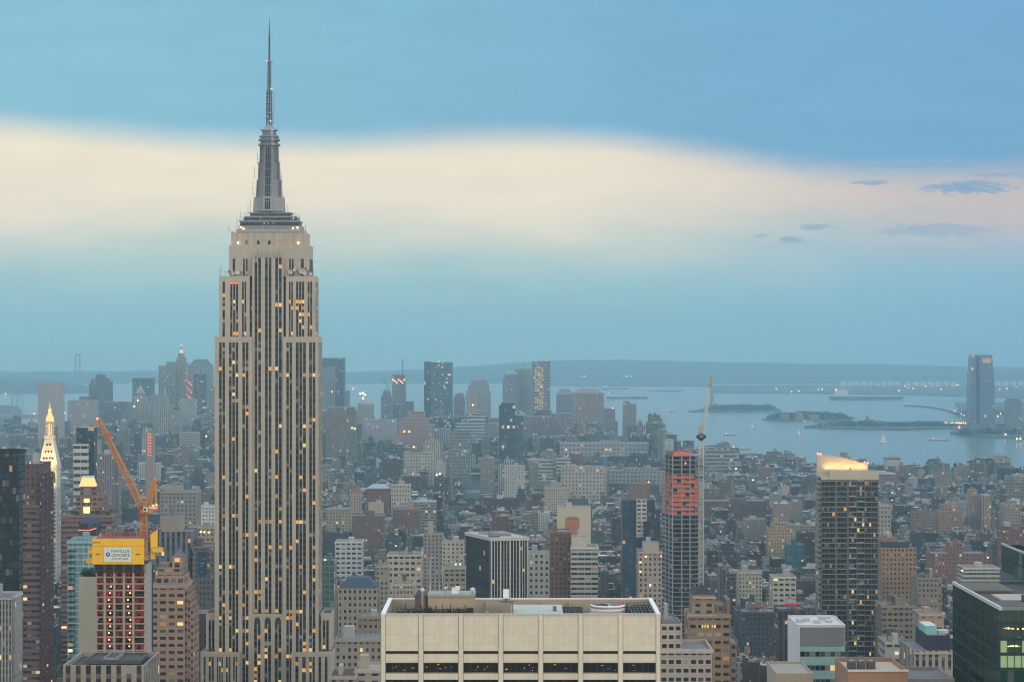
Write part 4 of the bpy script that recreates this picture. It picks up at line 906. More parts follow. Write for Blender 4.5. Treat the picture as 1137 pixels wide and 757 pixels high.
    cb = B.part('cab'); cb.solid(xm - 1.6, xm + 1.6, Dc - 2, Dc + 1, zf(484), zf(480.6), 'paint', (.10, .10, .11))
    j_ = B.part('jib'); j_.lattice((xm + .5, Dc, zf(482)), (X(788.2, Dc), Dc, zf(430)), 2.0, 1.5, 2.6, .3, 'paint', W)
    j_ = B.part('jib_tip'); j_.lattice((X(788.2, Dc), Dc, zf(430)), (X(789.8, Dc), Dc, zf(417.6)), 2.2, .9, 1.8, .36, 'paint', (.50, .36, .16))
    a_ = B.part('a_frame'); a_.lattice((xm - .6, Dc, zf(481)), (X(779, Dc), Dc, zf(472)), 2.8, 2.2, 2, .38, 'paint', (.60, .46, .20))
    p_ = B.part('pendant_line'); p_.tube((X(779, Dc), Dc, zf(472)), (X(787, Dc), Dc, zf(432)), .13, 'metal', (.4, .4, .4), 3)
    p_.tube((X(789.6, Dc), Dc, zf(419)), (X(789.6, Dc), Dc, zf(462)), .1, 'metal', (.3, .3, .3), 3)
    for py in (510, 529, 560, 590, 620, 650): t_ = B.part('wall_tie'); t_.tube((X(774, Dc), Dc - 3, zf(py)), (xm, Dc, zf(py)), .5, 'paint', (.05, .05, .06))
    B.finish()
slab_tower()

# ------------------------------------------------------------------ balcony tower with the sloping lit crown
def crown_tower():
    D = 1500.0; ex = lambda px: X(px, D); ez = lambda py: Z(py, D)
    B = Bld('apartment_tower', ex(941), D + 14, 'tall residential tower with balcony floors and a curved sloping stone crown lit warm', 'tower')
    x0, x1 = ex(911.5), ex(975.3); occupy(ex(907), x1, D, D + 30, ez(505), .04)
    BG = (.40, .36, .30)
    pr = B.part('pier'); sp = B.part('balcony_slab'); core = B.part('core')
    z1 = ez(532.4); z0 = ez(740); pit = 5.72 / 1.6267
    L = x1 - x0; edges = [.0, 1.0, 6.0, 11.5, 17.6, 19.0, 24.6, 29.8, 34.4, L - .6]
    cols = []
    for a, b in ((.9, 5.6), (6.0, 11.2), (11.5, 17.4), (19.2, 24.2), (24.8, 29.6), (30.0, 34.2), (34.6, L - .7)):
        cols += split(a, b, 3, .18)
    B.facade((x0, D), (x1, D), z0, z1, cols, rows(z0, z1, pit, 2.5, .85), pr, sp, (.13, .12, .115), (.36, .35, .31), pd=.35, sd=.5, lit=.03,
             weights=((.50, 'glass_black'), (.84, 'glass_dark'), (.92, 'glass_mid'), (.975, 'blind_grey'), (1.01, 'blind_pale')))
    z = z0 + pit
    i = 0
    while z < z1 - 1:                                            # balconies, longer ones on the left half
        for (a, b) in ((.3, 17.5), (19.1, 24.4), (29.8, L - .2)) if i % 2 else ((.3, 11.4), (12, 17.5), (24.6, L - .2)):
            sp.solid(x0 + a, x0 + b, D - 1.5, D - .3, z - .12, z + .18, 'stone', (.46, .44, .38))
            sp.solid(x0 + a, x0 + b, D - 1.55, D - 1.47, z + .18, z + 1.05, 'metal', (.06, .065, .07))
        z += pit; i += 1
    core.box(x0 + .05, x1 - .05, D + .05, D + 17, 1.6, z1, 'band_wall', (.22, .21, .20))
    core.box(x0 - .01, x1 + .01, D - .3, D + 17.1, 1.6, z0, 'band_wall', (.22, .21, .20))
    pr.box(ex(909.4), x0, D + 1, D + 17.5, 1.6, ez(529), 'band_wall', (.34, .31, .27)); pr.box(ex(927.8) - .3, ex(927.8) + .3, D - 1.7, D, z0, z1, 'stone', (.22, .21, .2))
    cw = B.part('crown'); cw.box(x0 + 6, x1, D - 1.2, D + 17, z1, ez(523), 'stone', (.50, .45, .34), rim=1)
    cw.box(x0, x0 + 6, D - .6, D + 17, z1, ez(529), 'stone', (.50, .45, .34))
    # curved sloping fin behind the terrace
    top = [(907, 504.6), (915, 504.8), (925, 505.8), (936, 507.8), (946, 510.4), (956, 513.2), (963.6, 515.8)]
    y0, y1 = D + 8, D + 10.5; fz = ez(532)
    fn = B.part('crown_fin', None)
    for (a, ya), (b, yb) in zip(top[:-1], top[1:]):
        A, C = ex(a) * y0 / D, ex(b) * y0 / D; za, zb = Z(ya, y0), Z(yb, y0)
        fn.face([(A, y0, fz), (C, y0, fz), (C, y0, zb), (A, y0, za)], 'stone', (.52, .46, .36)); fn.face([(A, y0, za), (C, y0, zb), (C, y1, zb), (A, y1, za)], 'stone', (.5, .46, .38)); fn.face([(C, y1, fz), (A, y1, fz), (A, y1, za), (C, y1, zb)], 'stone', (.5, .46, .38))
    A = ex(907) * y0 / D; fn.face([(A, y1, fz), (A, y0, fz), (A, y0, Z(504.6, y0)), (A, y1, Z(504.6, y0))], 'stone', (.46, .42, .34))
    C = ex(963.6) * y0 / D; fn.face([(C, y0, fz), (C, y1, fz), (C, y1, Z(515.8, y0)), (C, y0, Z(515.8, y0))], 'stone', (.46, .42, .34))
    for (p, q) in ((908, 503.4), (911, 504), (960, 513), (963, 514)):
        r_ = B.part('warning_lamp'); r_.ball(ex(p) * y0 / D, y0 - .3, Z(q, y0), .7, 'lamp_red', n=6, k=4)
    a_ = B.part('whip_aerial'); a_.tube((ex(944.8), y0, Z(510, y0)), (ex(944.8), y0, Z(506.6, y0)), .4, 'metal', (.15, .12, .1))
    d_ = B.part('door'); d_.solid(ex(945.4), ex(947.2), y0 - .1, y0 - .02, ez(522.4), ez(519.6), 'paint', (.03, .03, .03))
    root = B.finish()
    for i, px in enumerate((920, 927, 934, 941, 948, 955, 961)):       # uplights standing on the terrace at the foot of the fin
        l = bpy.data.lights.new('uplight', 'SPOT'); l.energy = 2300; l.color = (1, .55, .2); l.spot_size = math.radians(110); l.spot_blend = 1; l.shadow_soft_size = .6
        o = bpy.data.objects.new('uplight', l); COL.objects.link(o); o.parent = root
        p = Vector((ex(px), y0 - 3.6, ez(522.4))); o.location = p - Vector(B.o); o.rotation_euler = (Vector((0, -1, -1.15))).to_track_quat('Z', 'Y').to_euler()
    l = bpy.data.lights.new('uplight', 'SPOT'); l.energy = 500; l.color = (1, .55, .2); l.spot_size = math.radians(110); l.spot_blend = 1; l.shadow_soft_size = .4
    o = bpy.data.objects.new('uplight', l); COL.objects.link(o); o.parent = root
    o.location = Vector((ex(912.6), y0 - 4, ez(530))) - Vector(B.o); o.rotation_euler = (Vector((0, -1, -1))).to_track_quat('Z', 'Y').to_euler()
crown_tower()
# ------------------------------------------------------------------ green glass block at the right edge
def green_glass():
    D = 600.0; ex = lambda px: X(px, D); ez = lambda py: Z(py, D)
    x0, x1 = ex(1110.5), ex(1230); y1 = D + 64; zt = ez(673.4)
    B = Bld('glass_office_block', (x0 + x1) / 2, D + 30, 'dark green glass office building with lit floors at the lower right edge', 'office block')
    occupy(x0, x1, D, y1, zt, 0)
    fr = B.part('mullions'); sp = B.part('floor_band'); core = B.part('core')
    flz = 4.1; z0 = 100.
    def cols(L, w): n = max(1, int(L / w)); return [(i * L / n + .07, (i + 1) * L / n - .07) for i in range(n)]
    rws = []; z = zt - 1.0
    while z - flz > z0: rws.append((z - flz + .9, z)); z -= flz
    rws = rws[::-1]; nr = len(rws)
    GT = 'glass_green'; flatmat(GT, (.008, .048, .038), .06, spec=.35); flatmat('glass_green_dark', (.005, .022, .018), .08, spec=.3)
    def front(ri, ci): return 0.
    B.facade((x0, D), (x1, D), z0, zt - .9, cols(x1 - x0, 1.9), rws, fr, sp, (.03, .05, .045), (.018, .04, .036), pd=.18, sd=.1, lit=0, gm=GT)
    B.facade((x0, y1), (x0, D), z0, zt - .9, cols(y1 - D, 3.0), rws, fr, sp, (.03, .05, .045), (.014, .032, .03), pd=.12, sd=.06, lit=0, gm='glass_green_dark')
    core.box(x0 + .02, x1 - .02, D + .02, y1 - .02, 1.6, zt - .9, 'plain_wall', (.012, .02, .018))
    # lit rooms just inside the front glazing
    W = []
    for (ar, q, mt) in B.wins:
        if q[0][1] < D + .5 and mt == GT:
            py = CY + (CH - q[2][2]) * F / D; px = CX + q[0][0] * F / D
            if 690 < py < 740 and random.random() < (.6 if int((zt - q[2][2]) / flz) in (2, 3) else (.6 if py > 722 else .1)): mt = 'lit_green_office'
            elif random.random() < .1: mt = 'glass_mid'
        W.append((ar, q, mt))
    B.wins = W
    lp = B.part('ceiling_lamp')
    for i in range(26):
        xx = ex(1113) + random.uniform(0, 7); zz = random.choice((ez(697.5), ez(709), ez(717.6), ez(698.5))); lp.solid(xx, xx + random.uniform(.3, 1.1), D - .02, D + .02 - .01, zz, zz + random.uniform(.15, .5), 'lit_lime' if i % 2 else 'lit_yellow')
    cp = B.part('coping'); W_ = (.50, .52, .50)
    cp.solid(x0 - .3, x0 + .5, D - .3, y1, zt - .9, zt, 'paint', W_); cp.solid(x0 + .5, x1, D - .3, D + .4, zt - .9, zt, 'paint', (.18, .22, .21)); cp.solid(x0 + .5, x1, y1 - .6, y1, zt - .9, zt, 'paint', (.08, .09, .09))
    rf = B.part('roof'); rf.face([(x0 + .5, D + .4, zt - .8), (x1, D + .4, zt - .8), (x1, y1 - .6, zt - .8), (x0 + .5, y1 - .6, zt - .8)], 'roofing', (.07, .068, .06))
    rf.solid(x0 + 5, x0 + 16, D + 20, D + 34, zt - .8, zt - .4, 'roofing', (.42, .40, .36)); rf.solid(x0 + 1, x0 + 13, D + 4, D + 17, zt - .8, zt - .3, 'roofing', (.10, .10, .095))
    rf.solid(x0 + 1, x0 + 12, D + 38, D + 60, zt - .8, zt - .1, 'roofing', (.09, .075, .055))
    for i in range(15): rf.tube((x0 + 1 + i * .8, D + 38, zt + .1), (x0 + 1 + i * .8, D + 60, zt + .1), .12, 'metal', (.25, .2, .12), 3)
    vb = B.part('vent_box'); vb.solid(x0 + 9.5, x0 + 11.5, D + 14, D + 16, zt - .8, zt + 1.6, 'paint', (.05, .05, .06))
    up = B.part('upper_block'); ux = ex(1112) * 1.05 + 2
    D2 = D + 48; ux = X(1112, y1 + 40); zz = Z(604.5, y1 + 40); up.box(ux, x1, D2, y1 + 40, zt - .8, zz, 'glass_wall', (.006, .04, .034), top='roofing', tcol=(.10, .06, .05), bay=3.4, fl=4.1, rim=1.2)
    cp.solid(ux - .2, ux + .4, D2 - .2, y1 + 40, zz, zz + .6, 'paint', (.40, .40, .38))
    B.finish()
green_glass()

# ------------------------------------------------------------------ white and teal office block
def teal_block():
    D = 700.0; ex = lambda px: X(px, D); ez = lambda py: Z(py, D)
    x0, x1 = ex(886.5), ex(938.5); y1 = D + 24; zt = ez(693)
    B = Bld('office_block', ex(912), D + 12, 'white framed office block with grey louvred crown and pale green window bands', 'office block')
    occupy(ex(876), x1, D, y1, zt, 0)
    W = (.62, .63, .62)
    fr = B.part('frame'); lv = B.part('louvre_band'); sp = B.part('spandrels')
    fr.box(x0 - .4, x1, D - .2, y1, zt - .9, zt, 'stone', W, tcol=(.62, .62, .60), rim=.5)
    fr.box(x0 - .42, x0 + .5, D - .3, D + 24, 1.6, zt - .9, 'plain_wall', W)
    zl = ez(717.5); n = 44
    lv.box(x0 + .5, x1, D + .1, y1, zl, zt - .9, 'plain_wall', (.36, .38, .41))
    for i in range(n): xx = x0 + .6 + i * (x1 - x0 - .9) / n; lv.box(xx, xx + .1, D - .1, D + .1, zl, zt - .9, 'plain_wall', (.30, .32, .36))
    z0 = 90.; pit = 15.3 / 3.486
    cols = split(.6, x1 - x0 - .1, 9, .12)
    flatmat('glass_teal', (.20, .42, .40), .25)
    z = zl
    rws = []
    while z - pit > z0: rws.append((z - pit * .72, z - pit * .35)); z -= pit
    B.facade((x0, D), (x1, D), z0, zl, cols, rws[::-1], fr, sp, (.30, .48, .46), (.34, .55, .52), pd=.12, sd=.0, lit=.0, weights=((.55, 'glass_mid'), (.75, 'blind_grey'), (.86, 'lit_yellow'), (1.01, 'glass_dark')))
    fr.box(x0, x1, D + .05, y1, 1.6, zl, 'plain_wall', (.2, .25, .25))
    rf = B.part('roof_plant'); 
    for (a, b, t, h) in ((889, 896, 8, 1.2), (898, 905, 12, 1.0), (908, 914, 6, .9), (917, 930, 14, 1.3), (922, 928, 8, .8)): rf.solid(ex(a), ex(b), D + t, D + t + 4, zt - .5, zt - .5 + h, 'paint', (.5, .5, .5))
    B.finish()
teal_block()

# ------------------------------------------------------------------ black office tower with white columns, seen corner on
def corner_tower():
    D = 1500.0; A = (X(545, D), D); R_ = (X(586.4, 1506), 1506); L = (X(517.6, 1545), 1545)
    Bk = (R_[0] + L[0] - A[0], R_[1] + L[1] - A[1]); zt = Z(596.6, D)
    B = Bld('office_tower', (A[0] + Bk[0]) / 2, (A[1] + Bk[1]) / 2, 'black glass office tower with white vertical columns and a flat white cornice roof', 'tower')
    occupy(L[0], R_[0], D, Bk[1], zt, .03)
    pr = B.part('column'); sp = B.part('spandrels'); core = B.part('core'); z0 = 20.; zc = zt - 2.3
    Lf = math.dist(A, R_); Ll = math.dist(A, L)
    wh = (.60, .58, .52)
    cols = []; n = 5
    big = [0.0, .245, .50, .755, .97]
    for i in range(4):
        a, b = big[i] * Lf + .75, big[i + 1] * Lf - .05
        cols += split(a + .1, b - .1, 3, .42)
    B.facade(A, R_, z0, zc, cols, rows(z0, zc, 3.7, 2.3), pr, sp, wh, (.02, .02, .024), pd=.5, sd=.05, lit=.035, weights=((.7, 'glass_black'), (.95, 'glass_dark'), (1.01, 'glass_mid')))
    cols = split(.6, Ll - 3.6, 22, .12)
    B.facade(L, A, z0, zc, [(Ll - 0 - b, Ll - a) for a, b in []] or cols, rows(z0, zc, 3.7, 3.0), pr, sp, (.07, .08, .10), (.03, .035, .05), pd=.12, sd=.02, lit=.004, weights=((.8, 'glass_dark'), (1.01, 'glass_black')))
    core.prism([(A[0], A[1] + .1), (R_[0] - .1, R_[1]), (Bk[0], Bk[1]), (L[0] + .1, L[1])], 1.6, zc, 'plain_wall', (.03, .03, .035))
    cn = B.part('cornice'); o = 1.0
    c = Vector(((A[0] + Bk[0]) / 2, (A[1] + Bk[1]) / 2)); P = [Vector(p) for p in (A, R_, Bk, L)]; P = [c + (p - c) * 1.05 for p in P]
    cn.prism([tuple(p) for p in P], zc, zt, 'plain_wall', (.56, .54, .48), 'roofing', (.46, .45, .42), rim=.5)
    rp = B.part('roof_plant'); q = lambda u, v: (A[0] + (R_[0] - A[0]) * u + (L[0] - A[0]) * v, A[1] + (R_[1] - A[1]) * u + (L[1] - A[1]) * v)
    rp.prism([q(.3, .3), q(.75, .3), q(.75, .55), q(.3, .55)], zt - .5, zt + 1.2, 'plain_wall', (.22, .22, .21)); rp.prism([q(.2, .62), q(.7, .62), q(.7, .8), q(.2, .8)], zt - .5, zt + .9, 'plain_wall', (.35, .34, .32))
    rp.prism([q(.1, .15), q(.35, .15), q(.35, .25), q(.1, .25)], zt - .5, zt + .7, 'plain_wall', (.12, .12, .12))
    B.finish()
corner_tower()

# ------------------------------------------------------------------ gold lit clock tower
def clock_tower():
    D = 2150.0; ex = lambda px: X(px, D); ez = lambda py: Z(py, D)
    B = Bld('clock_tower', ex(54), D + 12, 'slender white stone clock tower with steep pyramid roof and golden lantern, floodlit gold', 'tower')
    occupy(ex(42), ex(68), D, D + 24, ez(470), .3)
    cx = ex(53); cy = D + 10; W = (.62, .58, .48)
    sh = B.part('shaft'); sh.box(ex(43), ex(63), D, D + 20, 1.6, ez(541), 'punched_wall', (.46, .44, .40), bay=4.2, fl=3.9)
    up = B.part('belfry'); up.box(ex(43.5), ex(62.5), D + .4, D + 19.6, ez(541), ez(519), 'plain_wall', W)
    for i in range(5):
        xx = ex(45 + i * 3.7); up.solid(xx, xx + 1.5, D + .2, D + .38, ez(536), ez(525), 'glass_dark')
    up.solid(ex(42.4), ex(63.6), D - .6, D + 20.6, ez(520.5), ez(518), 'stone', W)
    py_ = B.part('pyramid_roof'); py_.prism([(ex(42.8), D - .4), (ex(63.2), D - .4), (ex(63.2), D + 20.4), (ex(42.8), D + 20.4)], ez(519), ez(516), 'stone', W)
    a0, a1 = 12.2, 5.6; z0, z1 = ez(516), ez(487)
    k = F / D
    py_.pyr(cx - 9, cx + 9, cy - 9, cy + 9, z0, z1, 'plain_wall', W, k=.46)
    for r, (yy, n) in enumerate(((510, 4), (502.5, 3), (495, 2))):
        hw = 9 - (9 - 4.14) * (516 - yy) / 29
        for i in range(n):
            xx = cx + (i - (n - 1) / 2) * 2.9; d_ = B.part('dormer'); d_.solid(xx - .75, xx + .75, cy - hw - .3, cy - hw + 1.2, ez(yy), ez(yy - 2.4), 'glass_black')
    ln = B.part('lantern'); ln.box(cx - 4.7, cx + 4.7, cy - 4.7, cy + 4.7, z1, ez(484), 'stone', W)
    for i in range(8):
        a_ = 2 * math.pi * (i + .5) / 8; ln.tube((cx + 3.7 * math.cos(a_), cy + 3.7 * math.sin(a_), ez(484)), (cx + 3.7 * math.cos(a_), cy + 3.7 * math.sin(a_), ez(470)), .6, 'stone', W, 6)
    ln.frus(cx, cy, ez(484), ez(470), 2.1, 2.1, 8, 'lit_gold_glass'); ln.frus(cx, cy, ez(470), ez(468), 4.6, 4.6, 12, 'stone', (.6, .5, .3))
    dm = B.part('gold_dome'); 
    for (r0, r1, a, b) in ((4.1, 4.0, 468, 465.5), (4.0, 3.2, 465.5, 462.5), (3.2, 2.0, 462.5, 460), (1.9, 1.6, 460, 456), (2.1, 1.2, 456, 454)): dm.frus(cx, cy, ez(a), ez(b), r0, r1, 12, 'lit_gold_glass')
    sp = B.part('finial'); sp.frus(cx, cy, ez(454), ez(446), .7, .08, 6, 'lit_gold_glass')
    root = B.finish()
    for (px, py, dy, e, ang) in ((45, 521, -16, 24000, 40), (54, 521, -18, 24000, 40), (64, 521, -16, 24000, 40), (50, 545, -20, 18000, 30), (62, 545, -20, 18000, 30), (70, 535, -6, 9000, 50)):   # floodlights on the ledge below
        l = bpy.data.lights.new('floodlight', 'SPOT'); l.energy = e; l.color = (1, .66, .25); l.spot_size = math.radians(95); l.spot_blend = .8; l.shadow_soft_size = .8
        o = bpy.data.objects.new('floodlight', l); COL.objects.link(o); o.parent = root
        p = Vector((ex(px), D + dy, ez(py))); t = Vector((cx, D, ez(py - 22))); o.location = p - Vector(B.o); o.rotation_euler = (p - t).to_track_quat('Z', 'Y').to_euler()
clock_tower()

# ------------------------------------------------------------------ mid distance buildings placed by hand
TAN = (.36, .30, .23); BRN = (.19, .12, .09); RED = (.24, .095, .07); CRM = (.52, .47, .38); GRY = (.28, .28, .28); WHT = (.60, .59, .55); DRK = (.06, .065, .08); DBR = (.10, .06, .055); PNK = (.36, .25, .21); BLU = (.13, .17, .23); SLT = (.14, .15, .17)
LM = []        # landmarks for the labels of their neighbours
def mid(name, p0, p1, yt, D, dep, st, c, label, cat='building', bay=3.6, fl=3.8, roofc=None, tiers=(), roof=None, rh=0, rc=None, tanks=0, bulk=1, keep=.35, nw=0, short=None, lamp=None, ybase=None, rim=1.0, tankc=(.13, .09, .06)):
    ex = lambda px: X(px, D); ez = lambda py: Z(py, D); x0, x1 = ex(p0), ex(p1); zt = ez(yt)
    if zt < 8: zt = 8
    B = Bld(name, (x0 + x1) / 2, D + dep / 2, label, cat); occupy(x0, x1, D, D + dep, zt, keep)
    w = B.part('walls'); z0 = 1.6 if ybase is None else ez(ybase); mt = WALL[st]
    w.prism([(x0, D), (x1, D), (x1, D + dep), (x0, D + dep)], z0, zt, mt, c, 'roofing', roofc or (.2, .2, .2), bay, fl, rim if (D < 4200 and not roof) else 0)
    if st != 'S' and D < 3200 and random.random() < .7:
        cn = B.part('cornice'); cn.box(x0 - .5, x1 + .5, D - .6, D - .02, zt - 1.6, zt - .5, 'stone', tuple(min(.7, v * 1.12) for v in c)); cn.box(x1 + .02, x1 + .5, D - .02, D + dep, zt - 1.6, zt - .5, 'stone', tuple(v * 1.1 for v in c))
    for t in tiers:
        a, b, yb = t[:3]; dy = t[3] if len(t) > 3 else dep * .2; c2 = t[4] if len(t) > 4 else c; s2 = t[5] if len(t) > 5 else st
        q = B.part('setback_tier'); z2 = ez(yb); q.prism([(ex(a), D + dy), (ex(b), D + dy), (ex(b), D + dep - dy * .5), (ex(a), D + dep - dy * .5)], zt - 1.0, z2, WALL[s2], c2, 'roofing', roofc or (.2, .2, .2), bay, fl, .6 if D < 4200 else 0)
        top = (ex(a), ex(b), D + dy, D + dep - dy * .5, z2)
    tp = top if tiers else (x0, x1, D, D + dep, zt)
    if roof == 'pyr': r = B.part('roof'); r.pyr(tp[0], tp[1], tp[2], tp[3], tp[4], tp[4] + rh, 'plain_wall', rc or c)
    elif roof == 'hip': r = B.part('roof'); r.pyr(tp[0], tp[1], tp[2], tp[3], tp[4], tp[4] + rh, 'plain_wall', rc or c, k=.5)
    elif roof == 'dome':
        r = B.part('roof'); R_ = (tp[1] - tp[0]) / 2; cx_, cy_ = (tp[0] + tp[1]) / 2, (tp[2] + tp[3]) / 2
        for i in range(5): r.frus(cx_, cy_, tp[4] + rh * math.sin(i * .314), tp[4] + rh * math.sin((i + 1) * .314), R_ * math.cos(i * .314), R_ * math.cos((i + 1) * .314), 12, 'plain_wall', rc or c)
    elif roof == 'spire':
        r = B.part('roof'); cx_, cy_ = (tp[0] + tp[1]) / 2, (tp[2] + tp[3]) / 2; R_ = (tp[1] - tp[0]) / 2
        r.frus(cx_, cy_, tp[4], tp[4] + rh * .35, R_ * .8, R_ * .62, 8, mt, c); r.frus(cx_, cy_, tp[4] + rh * .35, tp[4] + rh * .6, R_ * .5, R_ * .35, 8, 'plain_wall', rc or c); r.frus(cx_, cy_, tp[4] + rh * .6, tp[4] + rh, R_ * .28, .1, 8, 'plain_wall', rc or c)
    if not roof:
        for i in range(bulk):
            W_ = tp[1] - tp[0]; d_ = tp[3] - tp[2]; a = tp[0] + W_ * random.uniform(.12, .55); ww = W_ * random.uniform(.14, .32); b0 = tp[2] + d_ * random.uniform(.1, .55)
            k = B.part('roof_bulkhead'); k.box(a, a + ww, b0, b0 + d_ * .3, tp[4] - 1, tp[4] + random.uniform(2.5, 5.5), 'plain_wall', tuple(v * .9 for v in (c if random.random() < .6 else (.4, .4, .4))))
        for i in range(tanks):
            k = B.part('water_tank'); water_tank(k, tp[0] + (tp[1] - tp[0]) * (.2 + .6 * (i + .5) / tanks), tp[2] + (tp[3] - tp[2]) * random.uniform(.25, .6), tp[4] - .8, 2.1, 3.8, col=tankc)
    if lamp:
        for (p, q, mm) in lamp: k = B.part('roof_lamp'); k.ball(ex(p), D - .8, ez(q), .55 * D / 1500, mm, n=6, k=4)
    LM.append((short or label, (p0 + p1) / 2, yt)); B.tp = tp
    return B
def M(*a, **k): B = mid(*a, **k); B.finish(); return B

# left foreground
M('office_tower', -20, 21.4, 499.5, 1150, 14, 'G', (.006, .009, .018), 'black glass office slab at the left edge of the city', 'tower', bay=1.7, fl=3.9, rim=2, keep=.05, short='black slab', bulk=0)
B = mid('apartment_tower', 25.6, 44.4, 560, 1060, 28, 'B', (.15, .10, .095), 'brown brick apartment slab with window bands and a dark maroon flank beside the black slab', 'tower', bay=2.1, fl=2.95, keep=.05, tiers=((27, 43.6, 515, 2, (.13, .08, .075), 'P'),), lamp=((34, 513.6, 'lamp_red'),), short='brown banded slab')
q = B.part('flank_wall'); q.box(X(44.4, 1060), X(46, 1060), 1059.4, 1088.4, 1.6, Z(527, 1060), 'small_wall', (.075, .042, .042), bay=9, fl=3.1); B.finish()
M('loft_building', -30, 13, 662, 1100, 24, 'V', (.50, .49, .46), 'white ribbed loft block with a flagpole at the left edge', bay=1.6, fl=3.6, keep=.1)
B = mid('apartment_tower', 81.4, 97.6, 493, 2200, 24, 'B', (.56, .55, .50), 'slim white banded apartment tower with a taller dark glass slab joined behind', 'tower', bay=9, fl=7.2, keep=.12, rim=0, bulk=0, short='white banded slim tower')
q = B.part('glass_slab'); D_ = 2206; q.box(X(84.6, D_), X(104.4, D_), D_, D_ + 17, 20, Z(474.5, D_), 'glass_wall', (.012, .018, .035), top='metal', tcol=(.3, .3, .3))
q = B.part('roof_frame')
for p_ in (86, 90, 95, 100, 104): q.tube((X(p_, D_), D_, Z(475, D_)), (X(p_, D_), D_, Z(470.6, D_)), .3, 'metal', (.35, .35, .36))
q.tube((X(85.4, D_), D_, Z(471, D_)), (X(104.2, D_), D_, Z(471, D_)), .3, 'metal', (.4, .4, .4)); q.tube((X(89, D_), D_, Z(467.6, D_)), (X(98, D_), D_, Z(467.6, D_)), .22, 'metal', (.2, .2, .2)); q.tube((X(93, D_), D_, Z(471, D_)), (X(93, D_), D_, Z(467, D_)), .22, 'metal', (.2, .2, .2))
B.finish()
B = mid('apartment_tower', 68, 124, 572, 1500, 26, 'B', (.24, .14, .11), 'stepped red brick apartment tower with glowing pyramid top and lime lit windows', 'tower', bay=4, fl=3.4, keep=.12, rim=.6, bulk=0, short='glowing pyramid tower',
        tiers=((78, 118, 565.4, 2, (.25, .145, .11), 'B'), (82.8, 113, 551.8, 4, (.27, .15, .115), 'W'), (87, 105.6, 540.4, 6, (.25, .14, .11), 'W')))
e_ = lambda p: X(p, 1506); z_ = lambda y: Z(y, 1506)
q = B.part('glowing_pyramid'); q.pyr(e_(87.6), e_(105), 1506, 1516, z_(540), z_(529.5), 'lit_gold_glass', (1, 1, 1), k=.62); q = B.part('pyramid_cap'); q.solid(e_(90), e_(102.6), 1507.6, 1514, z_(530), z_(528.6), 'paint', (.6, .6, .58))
for (a, b, t, bt, mm) in ((93, 99, 553.4, 557.6, 'lit_lime'), (92.6, 99.4, 562.6, 569.5, 'lit_lime'), (92.6, 99.6, 541.5, 549, 'blind_grey')):
    q = B.part('lit_window'); q.solid(X(a, 1500), X(b, 1500), 1500.4, 1500.9, Z(bt, 1500), Z(t, 1500), mm)
for a in (85, 119.6): q = B.part('roof_shrub'); q.ball(X(a, 1500), 1502, Z(569, 1500), 1.6, 'leaf', (.03, .06, .03), 7, 5)
B.finish()
B = mid('hotel_tower', 87, 107, 597, 1300, 20, 'G', (.20, .36, .40), 'dark rounded glass penthouse with a red neon strip above the teal tower', 'tower', bay=2.6, fl=3.4, keep=.1, rim=.4, bulk=0, tiers=((87.6, 106.6, 581, 1, (.03, .04, .06), 'G'),), roof='hip', rh=3.4, rc=(.05, .06, .08))
q = B.part('neon_strip')
for (a, b, y0, y1) in ((87.6, 100, 588.3, 588.3), (100, 107, 588.3, 586)): q.tube((X(a, 1300), 1299.4, Z(y0, 1300)), (X(b, 1300), 1299.4, Z(y1, 1300)), .28, 'lit_red', n=5)
B.finish()
B = mid('apartment_tower', 75, 104, 600, 1220, 18, 'G', (.26, .44, .47), 'teal glass apartment tower with a column of rounded balconies behind the blank wall', 'tower', bay=2.7, fl=3.5, keep=.1, rim=.6, bulk=1, tiers=((78, 103, 597.6, 3),), short='teal glass tower')
for i in range(26):
    zz = Z(612 + i * 6.3, 1220); q = B.part('balcony'); q.frus(X(79.6, 1220), 1219.6, zz, zz + .9, 1.9, 1.9, 10, 'metal', (.04, .06, .08)); q.frus(X(79.6, 1220), 1219.6, zz + .9, zz + 1.0, 2.0, 2.0, 10, 'metal', (.1, .13, .15))
B.finish()
B = mid('apartment_tower', 87.6, 109, 640, 930, 16, 'S', (.50, .475, .38), 'pale blank windowless wall slab with dark planted roof left of the netted tower', 'tower', keep=.05, bulk=0, short='blank pale wall')
q = B.part('roof_planting')
for i in range(50): q.ball(X(87.8 + 21 * random.random(), 930), 930 + random.uniform(.3, 15), Z(640, 930) + random.uniform(.3, 2.4), random.uniform(.6, 1.4), 'leaf', (.015, .035, .02), 6, 4)
B.finish()
# tan stepped art deco tower
B = mid('office_tower', 166.5, 205, 649, 1090, 26, 'W', (.34, .235, .165), 'stepped tan brick office tower with small peaked cap left of the great skyscraper', 'tower', bay=4.0, fl=3.5, keep=.05, short='stepped tan tower', bulk=0, rim=1,
        tiers=((171, 203, 640, 4), (172.4, 199, 631, 6, (.32, .23, .17)), (188, 199.4, 620.5, 9, (.36, .27, .20), 'V')), roof='pyr', rh=4, rc=(.12, .13, .15))
for k_, (a, b, t) in enumerate(((205, 208.4, 655), (208.4, 211.6, 664), (211.6, 214.8, 676))):
    q = B.part('stepped_wing'); q.box(X(a, 1092), X(b, 1092), 1092, 1118 - 3 * k_, 1.6, Z(t, 1092), 'pair_wall', (.30, .20, .145), bay=4, fl=3.5, rim=.8)
q = B.part('roof_bulkhead'); q.box(X(176, 1096), X(187, 1096), 1098, 1108, Z(632, 1096), Z(626, 1096), 'plain_wall', (.20, .16, .13))
B.finish()
